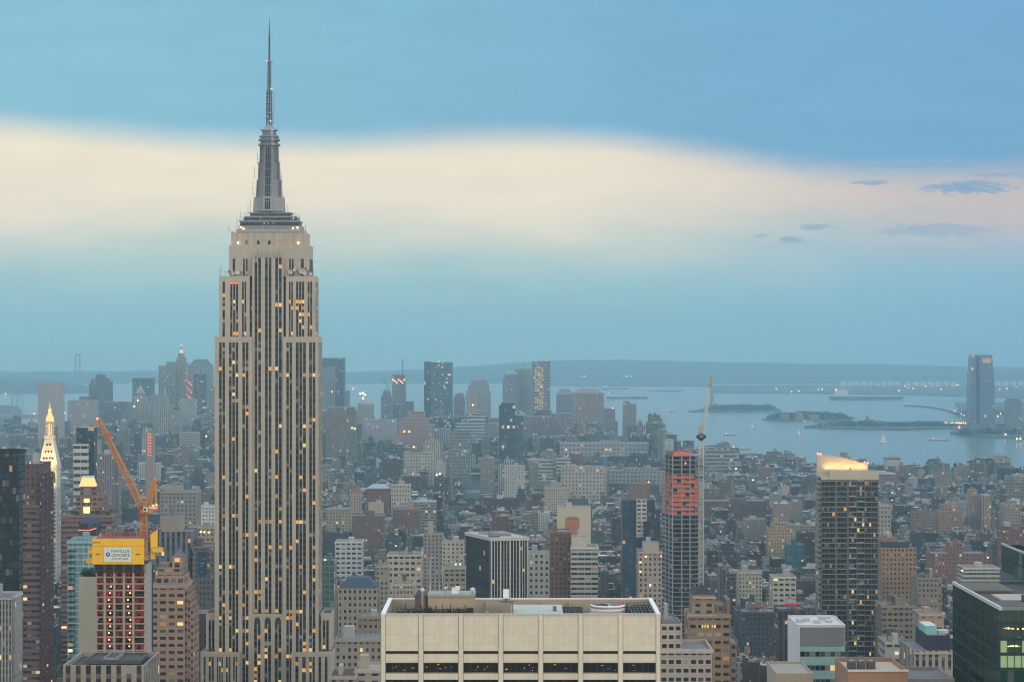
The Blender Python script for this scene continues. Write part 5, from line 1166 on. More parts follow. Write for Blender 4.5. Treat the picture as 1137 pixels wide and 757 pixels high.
M('office_building', 70, 160, 738, 690, 30, 'V', (.36, .31, .25), 'tan stone office block with dark roof well at the foot of the netted tower', bay=3.1, fl=4.0, roofc=(.06, .06, .06), keep=0, bulk=0, rim=1.6, tiers=((88, 150, 737, 9, (.10, .10, .10), 'S'), (108, 122, 735, 10, (.30, .29, .27), 'S')), short='tan block under the netted tower')
M('loft_building', 178, 218, 545.5, 2000, 30, 'P', (.27, .26, .24), 'grey broad block with blank roof house behind the crane mast', tiers=((184, 202, 574, 6, (.40, .35, .28), 'S'),) if 0 else ((181, 199, 540, 6, (.33, .3, .26), 'S'),), keep=.5)
M('office_building', 172, 213, 590, 1400, 30, 'V', (.20, .21, .24), 'blue grey columned block right of the yellow screens', bay=3.4, fl=4.2, keep=.3, tiers=((177, 197.5, 574.5, 6, (.34, .29, .23), 'S'),))
M('office_building', 209, 238, 585, 1750, 24, 'P', (.32, .28, .22), 'tan block with a lit top row just left of the great skyscraper', bay=3.2, fl=4, keep=.3, lamp=((223, 590, 'lamp_orange'), (227, 590.4, 'lamp_orange'), (232, 590.6, 'lamp_orange')))
B = mid('office_building', 211.5, 238, 606, 1400, 24, 'P', (.17, .16, .17), 'dark block carrying a tall blue wall poster left of the great skyscraper', bay=2.6, fl=3.6, keep=.3, bulk=1)
q = B.part('poster'); q.solid(X(220, 1400), X(229.5, 1400), 1399.5, 1399.9, Z(638, 1400), Z(612, 1400), 'billboard_panel')
for i in range(14): q.solid(X(220.8 + random.uniform(0, 6), 1400), X(223 + random.uniform(0, 5.6), 1400), 1399.4, 1399.48, Z(614.5 + i * 1.6, 1400) - .8, Z(614.5 + i * 1.6, 1400), 'paint', random.choice(((.05, .16, .26), (.02, .07, .16), (.12, .25, .33))))
B.finish()
M('school_building', 214, 238, 562, 2400, 30, 'P', (.60, .60, .57), 'white gridded long block just left of the great skyscraper', bay=3.4, fl=4.2, keep=.5)
M('loft_building', 186, 238, 681, 1320, 30, 'P', (.16, .10, .09), 'low dark brick block under the stepped wing at the foot of the great skyscraper', keep=.1)
# behind / right of the skyscraper
M('apartment_building', 356, 371, 622, 1340, 20, 'G', (.14, .20, .20), 'narrow dark green glass block touching the right side of the great skyscraper', bay=3, fl=3.6, keep=.1, lamp=((361, 621, 'lamp_orange'),), rim=.8)
M('hotel', 375, 419, 653, 1500, 24, 'P', (.36, .31, .24), 'stone arcade block with dark mansard roof right of the great skyscraper', bay=3.4, fl=4.4, keep=.15, roof='hip', rh=7, rc=(.05, .08, .12))
M('office_building', 397, 426, 684, 1280, 24, 'P', (.26, .22, .17), 'tan flat block half hidden behind the left corner of the pale office block', bay=3, fl=4, keep=.1)
M('office_building', 372, 424, 709, 1180, 26, 'P', (.30, .28, .24), 'grey stone block with small paired windows under the arcade block', bay=3, fl=4, keep=.05)
M('office_building', 366, 394, 750, 1000, 26, 'P', (.34, .31, .26), 'low pale block with maroon roof at the bottom beside the great skyscraper', bay=4, fl=4, keep=.0, roofc=(.13, .06, .05))
M('office_building', 394, 424, 743, 1010, 24, 'P', (.40, .37, .30), 'beige block with round window heads at the bottom left of the pale office block', bay=5, fl=4, keep=.0, roofc=(.38, .34, .28))
M('office_building', 372, 402, 601, 2050, 26, 'W', (.50, .51, .50), 'white blue framed loft block with big windows right of the great skyscraper', bay=5, fl=4.4, keep=.5)
M('apartment_building', 362, 390, 564.5, 2650, 26, 'P', (.33, .29, .22), 'tan block with yellow lit rows right of the great skyscraper', keep=.5)
M('apartment_building', 391, 426, 572, 2500, 28, 'P', (.17, .11, .10), 'long dark brick apartment block in the middle distance', keep=.5)
M('apartment_building', 409, 425, 558, 2650, 20, 'S', (.42, .35, .27), 'plain tan slab rising behind the long dark brick block', keep=.5)
M('apartment_building', 436, 466, 565, 2700, 30, 'P', (.20, .13, .12), 'red brown apartment house with a square chimney house on top', bay=3, tiers=((452, 458, 557, 8, (.36, .24, .18), 'S'),), keep=.5)
M('loft_building', 430, 468, 615.5, 1850, 30, 'W', (.50, .46, .36), 'cream gridded warehouse block with dark cornice and dark roof tanks', bay=4.6, fl=4.8, tanks=2, keep=.5, short='cream warehouse')
M('office_building', 417, 431, 628, 1650, 24, 'P', (.36, .31, .25), 'narrow tan block with arched upper windows left of the cream warehouse', keep=.3)
M('office_building', 436, 459, 648, 1500, 24, 'P', (.44, .40, .31), 'small cream block peeping over the pale office roof with a black roof tank', bay=2.2, tanks=1, keep=.1)
M('loft_building', 470, 492, 593, 2150, 26, 'P', (.30, .27, .24), 'grey stone block with a central tower strip in the middle distance', tiers=((475, 480, 580, 8, (.40, .34, .28), 'S'),), keep=.5)
M('school_building', 491, 515, 602, 2000, 26, 'P', (.50, .45, .35), 'cream block with pointed window arches left of the black columned tower', keep=.5, bay=4)
M('loft_building', 493, 517, 630, 1700, 26, 'W', (.38, .34, .25), 'tan arched block with bright cornice lamps left of the black columned tower', bay=4, keep=.3, lamp=((506, 626, 'lamp_orange'), (511, 626, 'lamp_orange')))
M('hotel', 587, 610, 614, 1800, 26, 'P', (.44, .42, .36), 'pale stone hotel with arched windows right of the black columned tower', bay=4, fl=5, keep=.3)
M('apartment_tower', 611, 634, 590, 1500, 26, 'P', (.22, .13, .09), 'dark brown brick apartment tower with a domed orange brick water tower behind', 'tower', bay=2.6, fl=3.4, keep=.1, short='brown brick tower')
M('apartment_tower', 628, 643.5, 577, 1580, 14, 'S', (.42, .20, .11), 'square orange brown brick tank house peeping over the brown brick tower', 'tower', keep=.4, roof='dome', rh=2, rc=(.2, .1, .06))
M('apartment_tower', 634, 664, 607, 1480, 26, 'B', (.48, .47, .42), 'pale banded apartment block with balconies right of the brown brick tower', 'tower', bay=4.5, fl=3.3, keep=.1, tiers=((635, 652, 597, 6, (.50, .47, .40), 'S'),), short='pale banded block')
M('theater', 619, 656, 563, 2500, 30, 'S', (.54, .48, .34), 'cream windowless block rising behind the orange brick tank house', keep=.3)
M('church', 620, 626, 566, 2700, 8, 'S', (.28, .25, .24), 'small church tower with slim spire and clock in the middle distance', roof='spire', rh=14, keep=.5)
M('apartment_building', 605, 633, 541, 3150, 26, 'P', (.43, .36, .27), 'large tan gridded apartment house behind the orange brick tank house', bay=3, keep=.55, tiers=((611, 624, 537, 7),))
# dark glass pair
B = mid('apartment_tower', 691, 727, 555, 1900, 24, 'G', (.04, .06, .10), 'dark blue glass tower with a white window strip and brown flat topped crown', 'tower', bay=2.8, fl=3.5, keep=.08, rim=.8, bulk=0, tiers=((700, 722, 536.5, 3, (.19, .155, .13), 'S'),), short='dark blue glass tower', lamp=((720, 535, 'lamp_red'),))
q = B.part('white_strip'); q.box(X(706.6, 1900), X(718, 1900), 1898.6, 1899.9, Z(596, 1900), Z(554, 1900), 'pair_wall', (.52, .49, .44), bay=4.3, fl=3.5, top='stone', tcol=(.5, .5, .45))
q = B.part('side_wing'); q.box(X(715, 1896), X(733, 1896), 1896, 1918, 1.6, Z(578.5, 1896), 'glass_wall', (.03, .045, .07), bay=2.8, fl=3.5); q.box(X(724.6, 1900), X(733, 1900), 1902, 1918, 1.6, Z(566, 1900), 'glass_wall', (.05, .07, .10), bay=2.8, fl=3.5)
B.finish()
M('apartment_tower', 709, 735, 612, 1450, 24, 'P', (.36, .32, .27), 'grey stone apartment tower with lit round roof turrets below the dark blue glass tower', 'tower', bay=3.4, fl=3.4, keep=.1, tiers=((715, 732, 603.5, 5, (.42, .37, .31), 'S'),), lamp=((734, 617, 'lamp_red'), (717, 617.6, 'lamp_orange'), (711, 624, 'lamp_orange'), (711, 634, 'lamp_orange')), tanks=0)
# lower right of the pale block
M('office_building', 733, 790.5, 720, 820, 26, 'W', (.44, .39, .33), 'wide pink grey stone block with planted terrace at the bottom centre right', bay=2.9, fl=3.3, keep=0, rim=1.4, bulk=1, tiers=((734.5, 757.5, 693.6, 3), (737, 753, 690, 6, (.2, .2, .2), 'S')), short='pink grey terrace block')
B = mid('office_tower', 764.6, 811, 682, 1000, 26, 'W', (.27, .185, .12), 'brown brick office tower with black pyramid roof and lit upper windows', 'tower', bay=4.2, fl=3.6, keep=.03, bulk=0, tiers=((769.6, 794.8, 661.8, 5, (.30, .215, .14), 'P'),), roof='pyr', rh=4.2, rc=(.025, .025, .03), short='black pyramid tower')
q = B.part('side_wing'); q.box(X(795, 1004), X(806, 1004), 1006, 1022, 50, Z(672, 1004), 'punched_wall', (.26, .18, .12), bay=4, fl=3.6); q.box(X(806.4, 1004), X(810.6, 1004), 1003, 1022, 40, Z(665, 1004), 'plain_wall', (.20, .13, .10))
q.box(X(811, 1010), X(817, 1010), 1008, 1026, 1.6, Z(713, 1010), 'pair_wall', (.28, .22, .17), bay=3)
for i in range(5): q = B.part('lit_window'); xx = 779 + i * 3.0 + (2 if i > 2 else 0); q.solid(X(xx, 1000), X(xx + 1.7, 1000), 999.2, 999.6, Z(696.3, 1000), Z(693.2, 1000), 'lit_amber' if i % 2 else 'lit_yellow')
q = B.part('cornice'); q.solid(X(764, 1000), X(795.6, 1000), 999.2, 1000, Z(684, 1000), Z(682.2, 1000), 'stone', (.42, .32, .22)); q.solid(X(769, 1005), X(795.4, 1005), 1004.2, 1005, Z(664.5, 1005), Z(662, 1005), 'stone', (.42, .34, .25))
B.finish()
M('office_building', 824, 862, 679, 1750, 30, 'P', (.10, .10, .12), 'dark slate block with round pale roof tanks at the lower right centre', bay=3, keep=.1, tanks=3, tankc=(.40, .24, .14), bulk=2)
B = mid('office_building', 864, 894, 676, 1500, 24, 'V', (.10, .085, .085), 'dark block with a bright red roof canopy at the lower right centre', keep=.1, bulk=1, tanks=1, tankc=(.5, .5, .5)); q = B.part('red_canopy'); q.solid(X(872, 1500), X(889.5, 1500), 1499.4, 1506, Z(671.6, 1500), Z(669.6, 1500), 'paint', (.65, .02, .03)); B.finish()
M('loft_building', 858, 884, 640, 1900, 26, 'W', (.52, .49, .40), 'cream loft block with large windows left of the crowned tower', bay=4.5, fl=4.6, keep=.4)
M('loft_building', 820, 846, 635, 1960, 24, 'P', (.46, .42, .32), 'long cream block with dark eaves in the lower right centre', keep=.4, bay=3)
M('apartment_building', 874, 893, 604, 2350, 24, 'G', (.03, .12, .14), 'block wrapped in dark green scaffold netting left of the crowned tower', keep=.4, bay=6, fl=6)
M('apartment_tower', 827, 851, 576, 2600, 26, 'P', (.22, .21, .20), 'grey brown twin banded apartment slab in the right middle distance', 'tower', bay=2.6, keep=.5)
M('apartment_tower', 853, 880, 587, 2500, 24, 'P', (.38, .29, .18), 'tan apartment tower with stepped top left of the crowned tower', 'tower', bay=3, keep=.5, tiers=((858, 874, 580.5, 5),))
M('apartment_tower', 855, 868, 549, 3350, 16, 'P', (.28, .27, .25), 'grey tan slab with tower block beside the river in the right middle distance', 'tower', keep=.6, tiers=((868, 877, 540, 3, (.42, .33, .25), 'S'),))
M('warehouse', 783, 851, 556, 3050, 40, 'W', (.15, .085, .07), 'very long dark red brick warehouse right of the white crane', bay=4, fl=4, keep=.5, lamp=())
M('loft_building', 805, 831, 527, 3900, 40, 'P', (.48, .46, .41), 'white gridded warehouse near the river right of the white crane', bay=5.5, fl=5.5, keep=.6)
M('warehouse', 831, 872, 529, 3900, 40, 'W', (.25, .14, .11), 'long red brick warehouse joined to the white gridded warehouse near the river', bay=5, fl=5.5, keep=.6, tiers=((845.6, 857, 519.4, 6, (.18, .10, .09), 'S'),), lamp=((836, 532.6, 'lamp_white'), (817, 520, 'lamp_orange'), (893, 534, 'lamp_red')))
M('warehouse', 872, 900, 525, 4050, 40, 'B', (.16, .15, .15), 'dark flat warehouse by the river left of the crowned tower', keep=.6)
M('apartment_building', 783, 819, 500, 4150, 50, 'B', (.30, .29, .29), 'long stepped grey terraced apartment block by the river behind the white crane', bay=6, fl=6.5, keep=.6, tiers=((783, 814, 496.5, 4), (795, 811, 494.4, 8), (799, 807.6, 492.6, 12, (.16, .16, .18), 'S')))
M('apartment_building', 783, 823, 513, 4080, 50, 'B', (.27, .27, .28), 'lower step of the terraced apartment block by the river', bay=6, fl=6.5, keep=.6, tiers=((783, 822, 505, 20),))
# right part
M('office_tower', 979, 1017.6, 608, 1700, 30, 'P', (.34, .22, .14), 'tan brick loft tower with amber windows and dark roof box right of the crowned tower', 'tower', bay=3.1, fl=3.6, keep=.25, tiers=((981, 1011, 602, 5, (.05, .05, .06), 'S'), (978, 1000, 598, 12, (.24, .16, .12), 'S')), short='amber lit loft tower', tanks=1, tankc=(.5, .48, .42))
M('apartment_building', 1019, 1045.5, 641, 1650, 30, 'P', (.27, .22, .17), 'grey tan block with black tar roof right of the amber lit loft tower', bay=3, keep=.25, roofc=(.04, .04, .045), tanks=1)
M('loft_building', 979, 1016, 672, 1450, 28, 'W', (.24, .20, .15), 'brown loft block with dark roof sheds below the amber lit loft tower', bay=3.6, keep=.15, tanks=2, bulk=2)
M('loft_building', 1021, 1048, 681, 1400, 26, 'P', (.42, .32, .22), 'small orange tan block beside the dark green glass building', bay=5, keep=.15)
M('office_building', 983, 1010, 712, 1250, 26, 'W', (.34, .32, .28), 'grey block with wide bright windows and hipped grey roof right of the crowned tower', bay=4.6, fl=4.3, keep=.05, tanks=2, bulk=1)
B = mid('office_building', 1015, 1058, 722, 1000, 40, 'V', (.36, .32, .28), 'grey stone block with dark attic and mint green shed beside the green glass building', bay=3.2, fl=4.2, keep=.02, bulk=0, tiers=((1033, 1058, 707, 6, (.03, .03, .06), 'S'),))
q = B.part('plant_shed'); q.box(X(1029, 1010), X(1042, 1010), 1014, 1030, Z(712, 1010), Z(695.5, 1010), 'plain_wall', (.22, .52, .48), top='roofing', tcol=(.6, .62, .58)); q = B.part('steel_duct'); q.frus(X(1048, 1012), 1016, Z(707, 1012), Z(700, 1012), 3, 3, 14, 'metal', (.55, .56, .56))
B.finish()
B = mid('office_building', 942, 1008, 744, 620, 26, 'S', (.34, .20, .13), 'orange brown brick parapet block with pale roof and dark fans at the bottom right', keep=0, roofc=(.50, .42, .32), rim=1.2, bulk=0)
for i in range(3): q = B.part('roof_fan'); xx = X(948 + i * 11, 620); q.box(xx, xx + 2.2, 630, 633, Z(744, 620) - 1, Z(744, 620) + .9, 'plain_wall', (.10, .10, .10)); q.frus(xx + 1.1, 631.5, Z(744, 620) + .9, Z(744, 620) + 1.3, .9, .9, 12, 'metal', (.3, .3, .3))
q = B.part('coping'); D_ = 620; q.solid(X(942, D_) - .2, X(1008, D_) + .2, D_ - .3, D_, Z(744, D_) - .3, Z(744, D_) + .3, 'paint', (.62, .58, .52)); B.finish()
M('office_building', 862, 903, 747, 640, 24, 'S', (.40, .34, .26), 'flat tan roofed block at the bottom right below the white framed block', keep=0, roofc=(.36, .32, .26), rim=.6, bulk=0)
M('office_building', 1008, 1060, 753, 640, 24, 'S', (.33, .31, .27), 'low grey parapet at the bottom right before the green glass building', keep=0, roofc=(.2, .2, .2), rim=1, bulk=0)
B = mid('apartment_tower', 1077, 1089, 549, 2900, 26, 'P', (.33, .25, .18), 'tall tan brick twin apartment tower with stepped right side in the right distance', 'tower', bay=3, keep=.6, tiers=((1078, 1086, 543.5, 3),), short='tan twin tower')
q = B.part('right_tower'); q.box(X(1091, 2880), X(1100.6, 2880), 2880, 2904, 1.6, Z(549.5, 2880), 'pier_wall', (.40, .30, .20), bay=3); q.box(X(1088, 2884), X(1091, 2884), 2890, 2904, 1.6, Z(556, 2884), 'plain_wall', (.2, .15, .12))
for i in range(5): q.box(X(1100.6 + i * 1.5, 2890), X(1102.1 + i * 1.5, 2890), 2886, 2904, 1.6, Z(562 + i * 8, 2890), 'pier_wall', (.34, .26, .19), bay=3)
B.finish()
M('apartment_building', 1015, 1040, 569, 2700, 28, 'P', (.21, .15, .12), 'dark brown apartment house left of its lighter twin in the right distance', bay=3, keep=.5, tiers=((1020, 1034, 567, 6),))
M('apartment_building', 1041, 1070, 567, 2700, 28, 'P', (.29, .19, .14), 'red brown apartment house with a raised middle roof in the right distance', bay=3, keep=.5, tiers=((1047, 1056, 560, 8), (1057, 1065, 559, 9, (.36, .28, .22))))
M('apartment_tower', 1041, 1057, 529, 3700, 24, 'P', (.26, .18, .15), 'ziggurat topped brick apartment tower near the river on the right', 'tower', bay=4, keep=.7, tiers=((1043.6, 1054, 524, 4), (1046, 1051.6, 521, 6), (1048, 1050, 518.6, 7)))
M('apartment_tower', 1058, 1067, 534, 3720, 20, 'P', (.27, .19, .16), 'narrow brick tower with small turret next to the ziggurat tower', 'tower', bay=4, keep=.7, tiers=((1061, 1064.6, 527, 5),))
M('storage_tower', 984, 1000, 509.5, 4150, 30, 'S', (.42, .38, .33), 'plain pale square tower block by the river right of the crowned tower', 'tower', keep=.7, tiers=((984, 1000, 508.4, 0, (.1, .1, .12), 'S'),))
M('warehouse', 970, 998, 526, 3700, 60, 'P', (.26, .13, .11), 'big red brick warehouse with pale blue roof sheds right of the crowned tower', bay=5, fl=5.5, keep=.6, roofc=(.42, .5, .52))
M('office_building', 970, 989, 561, 2500, 30, 'P', (.38, .33, .28), 'tan gridded block with a tall white chimney right of the crowned tower', bay=4, fl=5, keep=.5)
M('apartment_tower', 1118, 1124, 529, 3650, 20, 'B', (.30, .33, .38), 'slim blue grey striped tower near the river at the right edge', 'tower', keep=.7)
M('apartment_tower', 1126, 1142, 527, 3640, 24, 'B', (.46, .42, .36), 'cream striped tower near the river at the right edge', 'tower', keep=.7)
M('apartment_building', 1115, 1133, 560, 2750, 26, 'P', (.32, .25, .21), 'pinkish brick slab pair at the right edge', keep=.5, bay=3.6)
M('apartment_building', 1113, 1150, 584, 2350, 28, 'P', (.20, .09, .075), 'dark red brick apartment block with green roof garden at the right edge', keep=.4, roofc=(.04, .07, .035))
M('school_building', 1034, 1095, 614, 2150, 30, 'P', (.24, .12, .095), 'long low red brick block in the right middle distance', keep=.4, bay=3.4, tiers=((1056, 1070, 603, 5),))
M('warehouse', 1070, 1110, 630, 1950, 30, 'B', (.48, .45, .38), 'long cream flat roofed block above the dark green glass building', keep=.3, bay=4, lamp=((1068, 633, 'lamp_orange'),))
# nearer than downtown, centre
M('office_building', 623, 673, 520, 3450, 40, 'P', (.42, .38, .33), 'broad tan gridded office block with stepped roof in the centre distance', bay=5.6, fl=5.6, keep=.65, tiers=((624, 671, 518, 8), (628, 640, 516.4, 14)), short='broad tan gridded block')
M('office_building', 598, 614, 511, 3700, 36, 'B', (.40, .37, .32), 'pale banded building beside the broad tan gridded block', bay=6, fl=6, keep=.6)
M('office_building', 588, 600, 512, 3720, 36, 'P', (.36, .32, .27), 'tan flat block left of the pale banded building in the centre distance', keep=.6)
M('office_building', 618, 634, 509, 3800, 36, 'B', (.42, .43, .42), 'light grey striped block above the broad tan gridded block', fl=6, keep=.6)
M('warehouse', 674, 742, 522, 3500, 40, 'P', (.27, .27, .29), 'long grey gridded warehouse left of the orange lit concrete frame', bay=6, fl=6.4, keep=.6, tiers=((692, 740, 520, 10),))
M('warehouse', 622, 720, 492, 4450, 60, 'P', (.34, .31, .30), 'very long low grey block at the foot of the broad pink downtown tower', bay=8, fl=8, keep=.5)
M('office_building', 408, 433, 500, 3800, 40, 'P', (.40, .38, .34), 'pale broad gridded hospital block behind the great skyscraper to the right', keep=.6, bay=5) if 0 else None
M('office_building', 448, 481, 502, 3700, 44, 'P', (.42, .40, .35), 'broad white gridded office block below the pink stepped tower', bay=5.2, fl=5.4, keep=.65, tiers=((455, 468, 498.6, 12, (.12, .13, .15), 'S'),), lamp=((459.4, 496, 'lamp_orange'), (459, 526, 'lamp_orange')))
M('office_building', 470, 490, 492, 3900, 40, 'V', (.46, .43, .32), 'cream stepped block right of the broad white gridded office block', keep=.6, tiers=((473, 486, 489, 8),))
M('office_building', 483, 494, 514, 3600, 30, 'P', (.44, .42, .39), 'small white gridded block with bright floodlit foot', keep=.6, lamp=((485, 527, 'lamp_white'), (488.5, 526, 'lamp_white')))
M('apartment_building', 432, 443, 541, 3000, 26, 'P', (.50, .47, .40), 'cream palazzo block with green garden behind it', keep=.5) if 0 else None
M('museum', 434, 455, 538, 3050, 26, 'P', (.46, .43, .36), 'cream palazzo like hall with tall windows beside the blue roofed brick hall', keep=.5, bay=4, fl=6)
M('hall', 407, 433, 542, 3050, 26, 'P', (.23, .09, .08), 'red brick hall with pale blue gabled roof', keep=.5, bay=4, fl=5, roof='hip', rh=5, rc=(.34, .44, .50))
M('church', 389, 401, 546, 2980, 14, 'P', (.36, .28, .22), 'small church with a dark red pyramid roof right of the great skyscraper', keep=.5, roof='pyr', rh=8, rc=(.22, .06, .06))
M('market_hall', 457, 484, 556.5, 2860, 24, 'B', (.3, .28, .24), 'low hall with copper green roof among trees', keep=.3, roofc=(.20, .46, .38), rim=0, bulk=0)
M('apartment_tower', 499, 522, 480, 3900, 30, 'W', (.22, .22, .22), 'dark grey banded tower block in the centre distance', 'tower', bay=4, fl=6, keep=.6, short='dark grey banded block')
M('office_building', 553, 573, 516, 3500, 30, 'V', (.40, .37, .32), 'cream block with stepped left wing in the centre distance', keep=.6, tiers=((560, 571, 511, 6),))
M('office_building', 533, 549, 509, 3600, 30, 'W', (.30, .25, .22), 'brown grey loft block in the centre distance', keep=.6)
M('office_building', 561, 583, 517, 3400, 30, 'P', (.44, .42, .38), 'pale gridded office block in the centre distance right of the cream stepped block', keep=.6)
M('apartment_tower', 106, 126, 504, 3000, 26, 'V', (.26, .20, .185), 'pinkish brown brick slab pair behind the orange crane jib', 'tower', bay=3, keep=.4)
M('apartment_tower', 126.6, 131.5, 508, 3010, 22, 'V', (.24, .18, .165), 'narrow pinkish brick slab right of the broader pinkish slab behind the jib', 'tower', bay=3, keep=.4)
B = mid('power_house', 161.6, 170.4, 481, 3300, 14, 'S', (.30, .22, .20), 'slim brick tower with red lit arcade and dark lantern cap', 'tower', keep=.6, tiers=((163.4, 168.6, 477.4, 3),), roof='spire', rh=9, rc=(.06, .06, .07))
for i in range(8):
    for k_ in (-1, 1): q = B.part('red_lamp'); q.ball(X(166 + k_ * 1.2, 3300), 3299, Z(482 + i * 3.3, 3300), 1.0, 'lit_red', n=6, k=4)
B.finish()

# ------------------------------------------------------------------ the downtown skyline
def T(p0, p1, yt, D, dep, st, c, label, **k):
    k.setdefault('bay', 4.6); k.setdefault('fl', 5.6); k.setdefault('keep', .48); k.setdefault('bulk', 0); k.setdefault('rim', 0)
    B = mid(k.pop('name', 'office_tower'), p0, p1, yt, D, dep, st, c, label, k.pop('cat', 'tower'), **k); return B
def TT(*a, **k): T(*a, **k).finish()
TT(42, 67.4, 427.5, 4600, 40, 'S', (.34, .31, .31), 'pale windowless twin slab tower in the left distance', tiers=((42, 46, 425, 2), (51, 67.2, 425.4, 2)))
TT(98.6, 121.8, 424, 6000, 50, 'P', (.11, .11, .13), 'dark broad downtown tower with rounded stepped crown at the far left', tiers=((101, 119, 420, 8), (105, 115, 416.6, 12)), roof='dome', rh=4)
TT(75, 105, 444.6, 5200, 50, 'P', (.34, .31, .31), 'wide pale slab in the left distance behind the banded slim tower')
TT(88, 100, 440, 5900, 40, 'P', (.16, .16, .18), 'low dark tower left of the rounded crown tower in the far left')
TT(108, 139, 446, 5400, 50, 'B', (.17, .17, .20), 'broad dark flat slab in the left distance between pale slab and pointed tower')
TT(147, 168.5, 419.6, 6050, 50, 'B', (.10, .11, .13), 'dark square flat topped downtown tower left of the needle topped tower')
TT(143, 166, 446, 5700, 44, 'V', (.36, .32, .30), 'gothic pointed pale downtown tower with stepped shoulders', tiers=((146, 163, 440, 6), (150, 158.6, 436, 10)), roof='pyr', rh=20, rc=(.3, .3, .3), lamp=((149, 451, 'lamp_orange'), (153, 444.6, 'lamp_orange')))
TT(176, 194, 406, 6200, 50, 'V', (.34, .31, .29), 'pale slab tower left of the gold lantern tower', tiers=((184, 193.6, 401.8, 8),))
B = T(193.4, 207.4, 402, 6210, 40, 'V', (.38, .31, .27), 'slender downtown tower with glowing gold lantern spire', tiers=((195.4, 205, 397, 6), (197.2, 203, 392, 9)), short='gold lantern tower')
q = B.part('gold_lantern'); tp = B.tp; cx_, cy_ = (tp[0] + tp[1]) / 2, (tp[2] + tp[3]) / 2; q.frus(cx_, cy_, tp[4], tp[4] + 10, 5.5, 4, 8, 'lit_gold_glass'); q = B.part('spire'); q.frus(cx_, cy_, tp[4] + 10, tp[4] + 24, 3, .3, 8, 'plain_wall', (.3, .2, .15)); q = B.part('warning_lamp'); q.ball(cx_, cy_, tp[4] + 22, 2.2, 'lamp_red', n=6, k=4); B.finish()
TT(209, 234.4, 406.4, 6100, 50, 'V', (.30, .29, .30), 'wide downtown tower with dark truncated pyramid roof', roof='hip', rh=19, rc=(.10, .14, .16), short='truncated pyramid roof tower')
B = T(206, 214.6, 416, 5650, 24, 'P', (.30, .20, .20), 'slim tower with pink lit window columns, left one of a pair')
for i in range(14): q = B.part('lit_strip'); q.solid(X(207 + (i % 3) * 2.3, 5650), X(208.4 + (i % 3) * 2.3, 5650), 5649, 5649.8, Z(421 + i * 2.7, 5650) - 4, Z(421 + i * 2.7, 5650), 'lit_red' if i % 3 else 'lit_amber')
B.finish()
B = T(214.8, 229, 415, 5660, 30, 'G', (.05, .05, .09), 'dark downtown tower with speckled pink lit columns, right one of a pair')
for i in range(18): q = B.part('lit_strip'); q.solid(X(219 + (i % 2) * 2.6, 5660), X(220 + (i % 2) * 2.6, 5660), 5659, 5659.8, Z(420 + i * 3, 5660) - 4, Z(420 + i * 3, 5660), 'lit_dim')
B.finish()
TT(229, 238, 429, 5800, 40, 'P', (.22, .22, .25), 'plain grey tower touching the left side of the great skyscraper far away')
TT(170, 200, 456, 5000, 50, 'V', (.38, .36, .33), 'white municipal block with columns and central spire in the left distance', tiers=((172, 189, 450, 8), (177, 184.6, 441, 14)), roof='spire', rh=26, rc=(.36, .33, .28))
TT(168, 176, 438, 5600, 40, 'P', (.28, .24, .24), 'narrow brownish tower left of the municipal spire')
TT(199, 216, 443, 5300, 40, 'P', (.33, .33, .33), 'pale flat tower below the pink lit pair')
TT(130, 143, 476, 4800, 30, 'V', (.36, .34, .32), 'small pointed white block in the left distance', tiers=((133, 139, 468, 6),), roof='pyr', rh=8, rc=(.3, .3, .3))
TT(69, 74.4, 468, 5100, 30, 'B', (.10, .10, .13), 'narrow dark slab in the left distance')
TT(199, 222, 480, 4600, 40, 'P', (.40, .36, .32), 'pale broad block in the left distance below the pink lit pair', lamp=((229, 484, 'lamp_orange'),))
TT(30, 42, 481, 4700, 30, 'P', (.20, .20, .22), 'plain grey tower in the left distance beside the twin slab')
TT(12, 29, 482, 4750, 30, 'P', (.24, .24, .25), 'wide grey apartment tower in the left distance at the waterfront')
TT(0, 11, 483, 4700, 30, 'P', (.21, .21, .23), 'grey apartment tower at the left edge near the waterfront')
# right of the skyscraper
TT(356, 382, 397.4, 6000, 50, 'B', (.055, .06, .075), 'black flat topped downtown tower touching the great skyscraper on the right')
TT(355, 371.6, 407.6, 5900, 20, 'V', (.24, .26, .29), 'grey slab overlapping the black flat topped downtown tower', lamp=((368.6, 434.5, 'lamp_red'),))
TT(382.4, 388, 433.4, 6100, 30, 'P', (.28, .28, .30), 'small grey slab right of the black downtown tower')
TT(361, 395, 455, 4300, 44, 'P', (.20, .165, .15), 'brown broad tower with dark roof sheds right of the great skyscraper', fl=6, tiers=((363, 393, 452, 6),), lamp=((391, 475, 'lamp_orange'), (394, 475.4, 'lamp_orange'), (392, 431.6, 'lamp_red')))
TT(395.4, 401.4, 470.6, 4350, 40, 'P', (.17, .15, .15), 'dark narrow annex of the brown broad tower')
B = T(397, 414, 449, 5000, 40, 'P', (.30, .29, .29), 'rounded pale tower with floodlights on its roof', roof='dome', rh=8); 
for (a, b) in ((400, 437), (402.6, 436), (405, 438), (403, 442)): q = B.part('roof_lamp'); q.ball(X(a, 5000), 4999, Z(b, 5000), 2.4, 'lamp_orange', n=6, k=4)
q = B.part('lamp_mast'); q.tube((X(403, 5000), 5010, Z(446, 5000)), (X(403, 5000), 5010, Z(436, 5000)), 1.0, 'metal', (.2, .2, .2)); B.finish()
TT(423, 435, 439, 5500, 40, 'V', (.24, .23, .26), 'stepped domed tower left of the tower under construction downtown', tiers=((425, 433, 435, 6),), roof='dome', rh=7, rc=(.2, .22, .25))
B = T(435.4, 450.2, 426, 5800, 40, 'B', (.30, .34, .38), 'downtown tower under construction with glowing top floors and crane mast', rim=0)
q = B.part('open_floors')
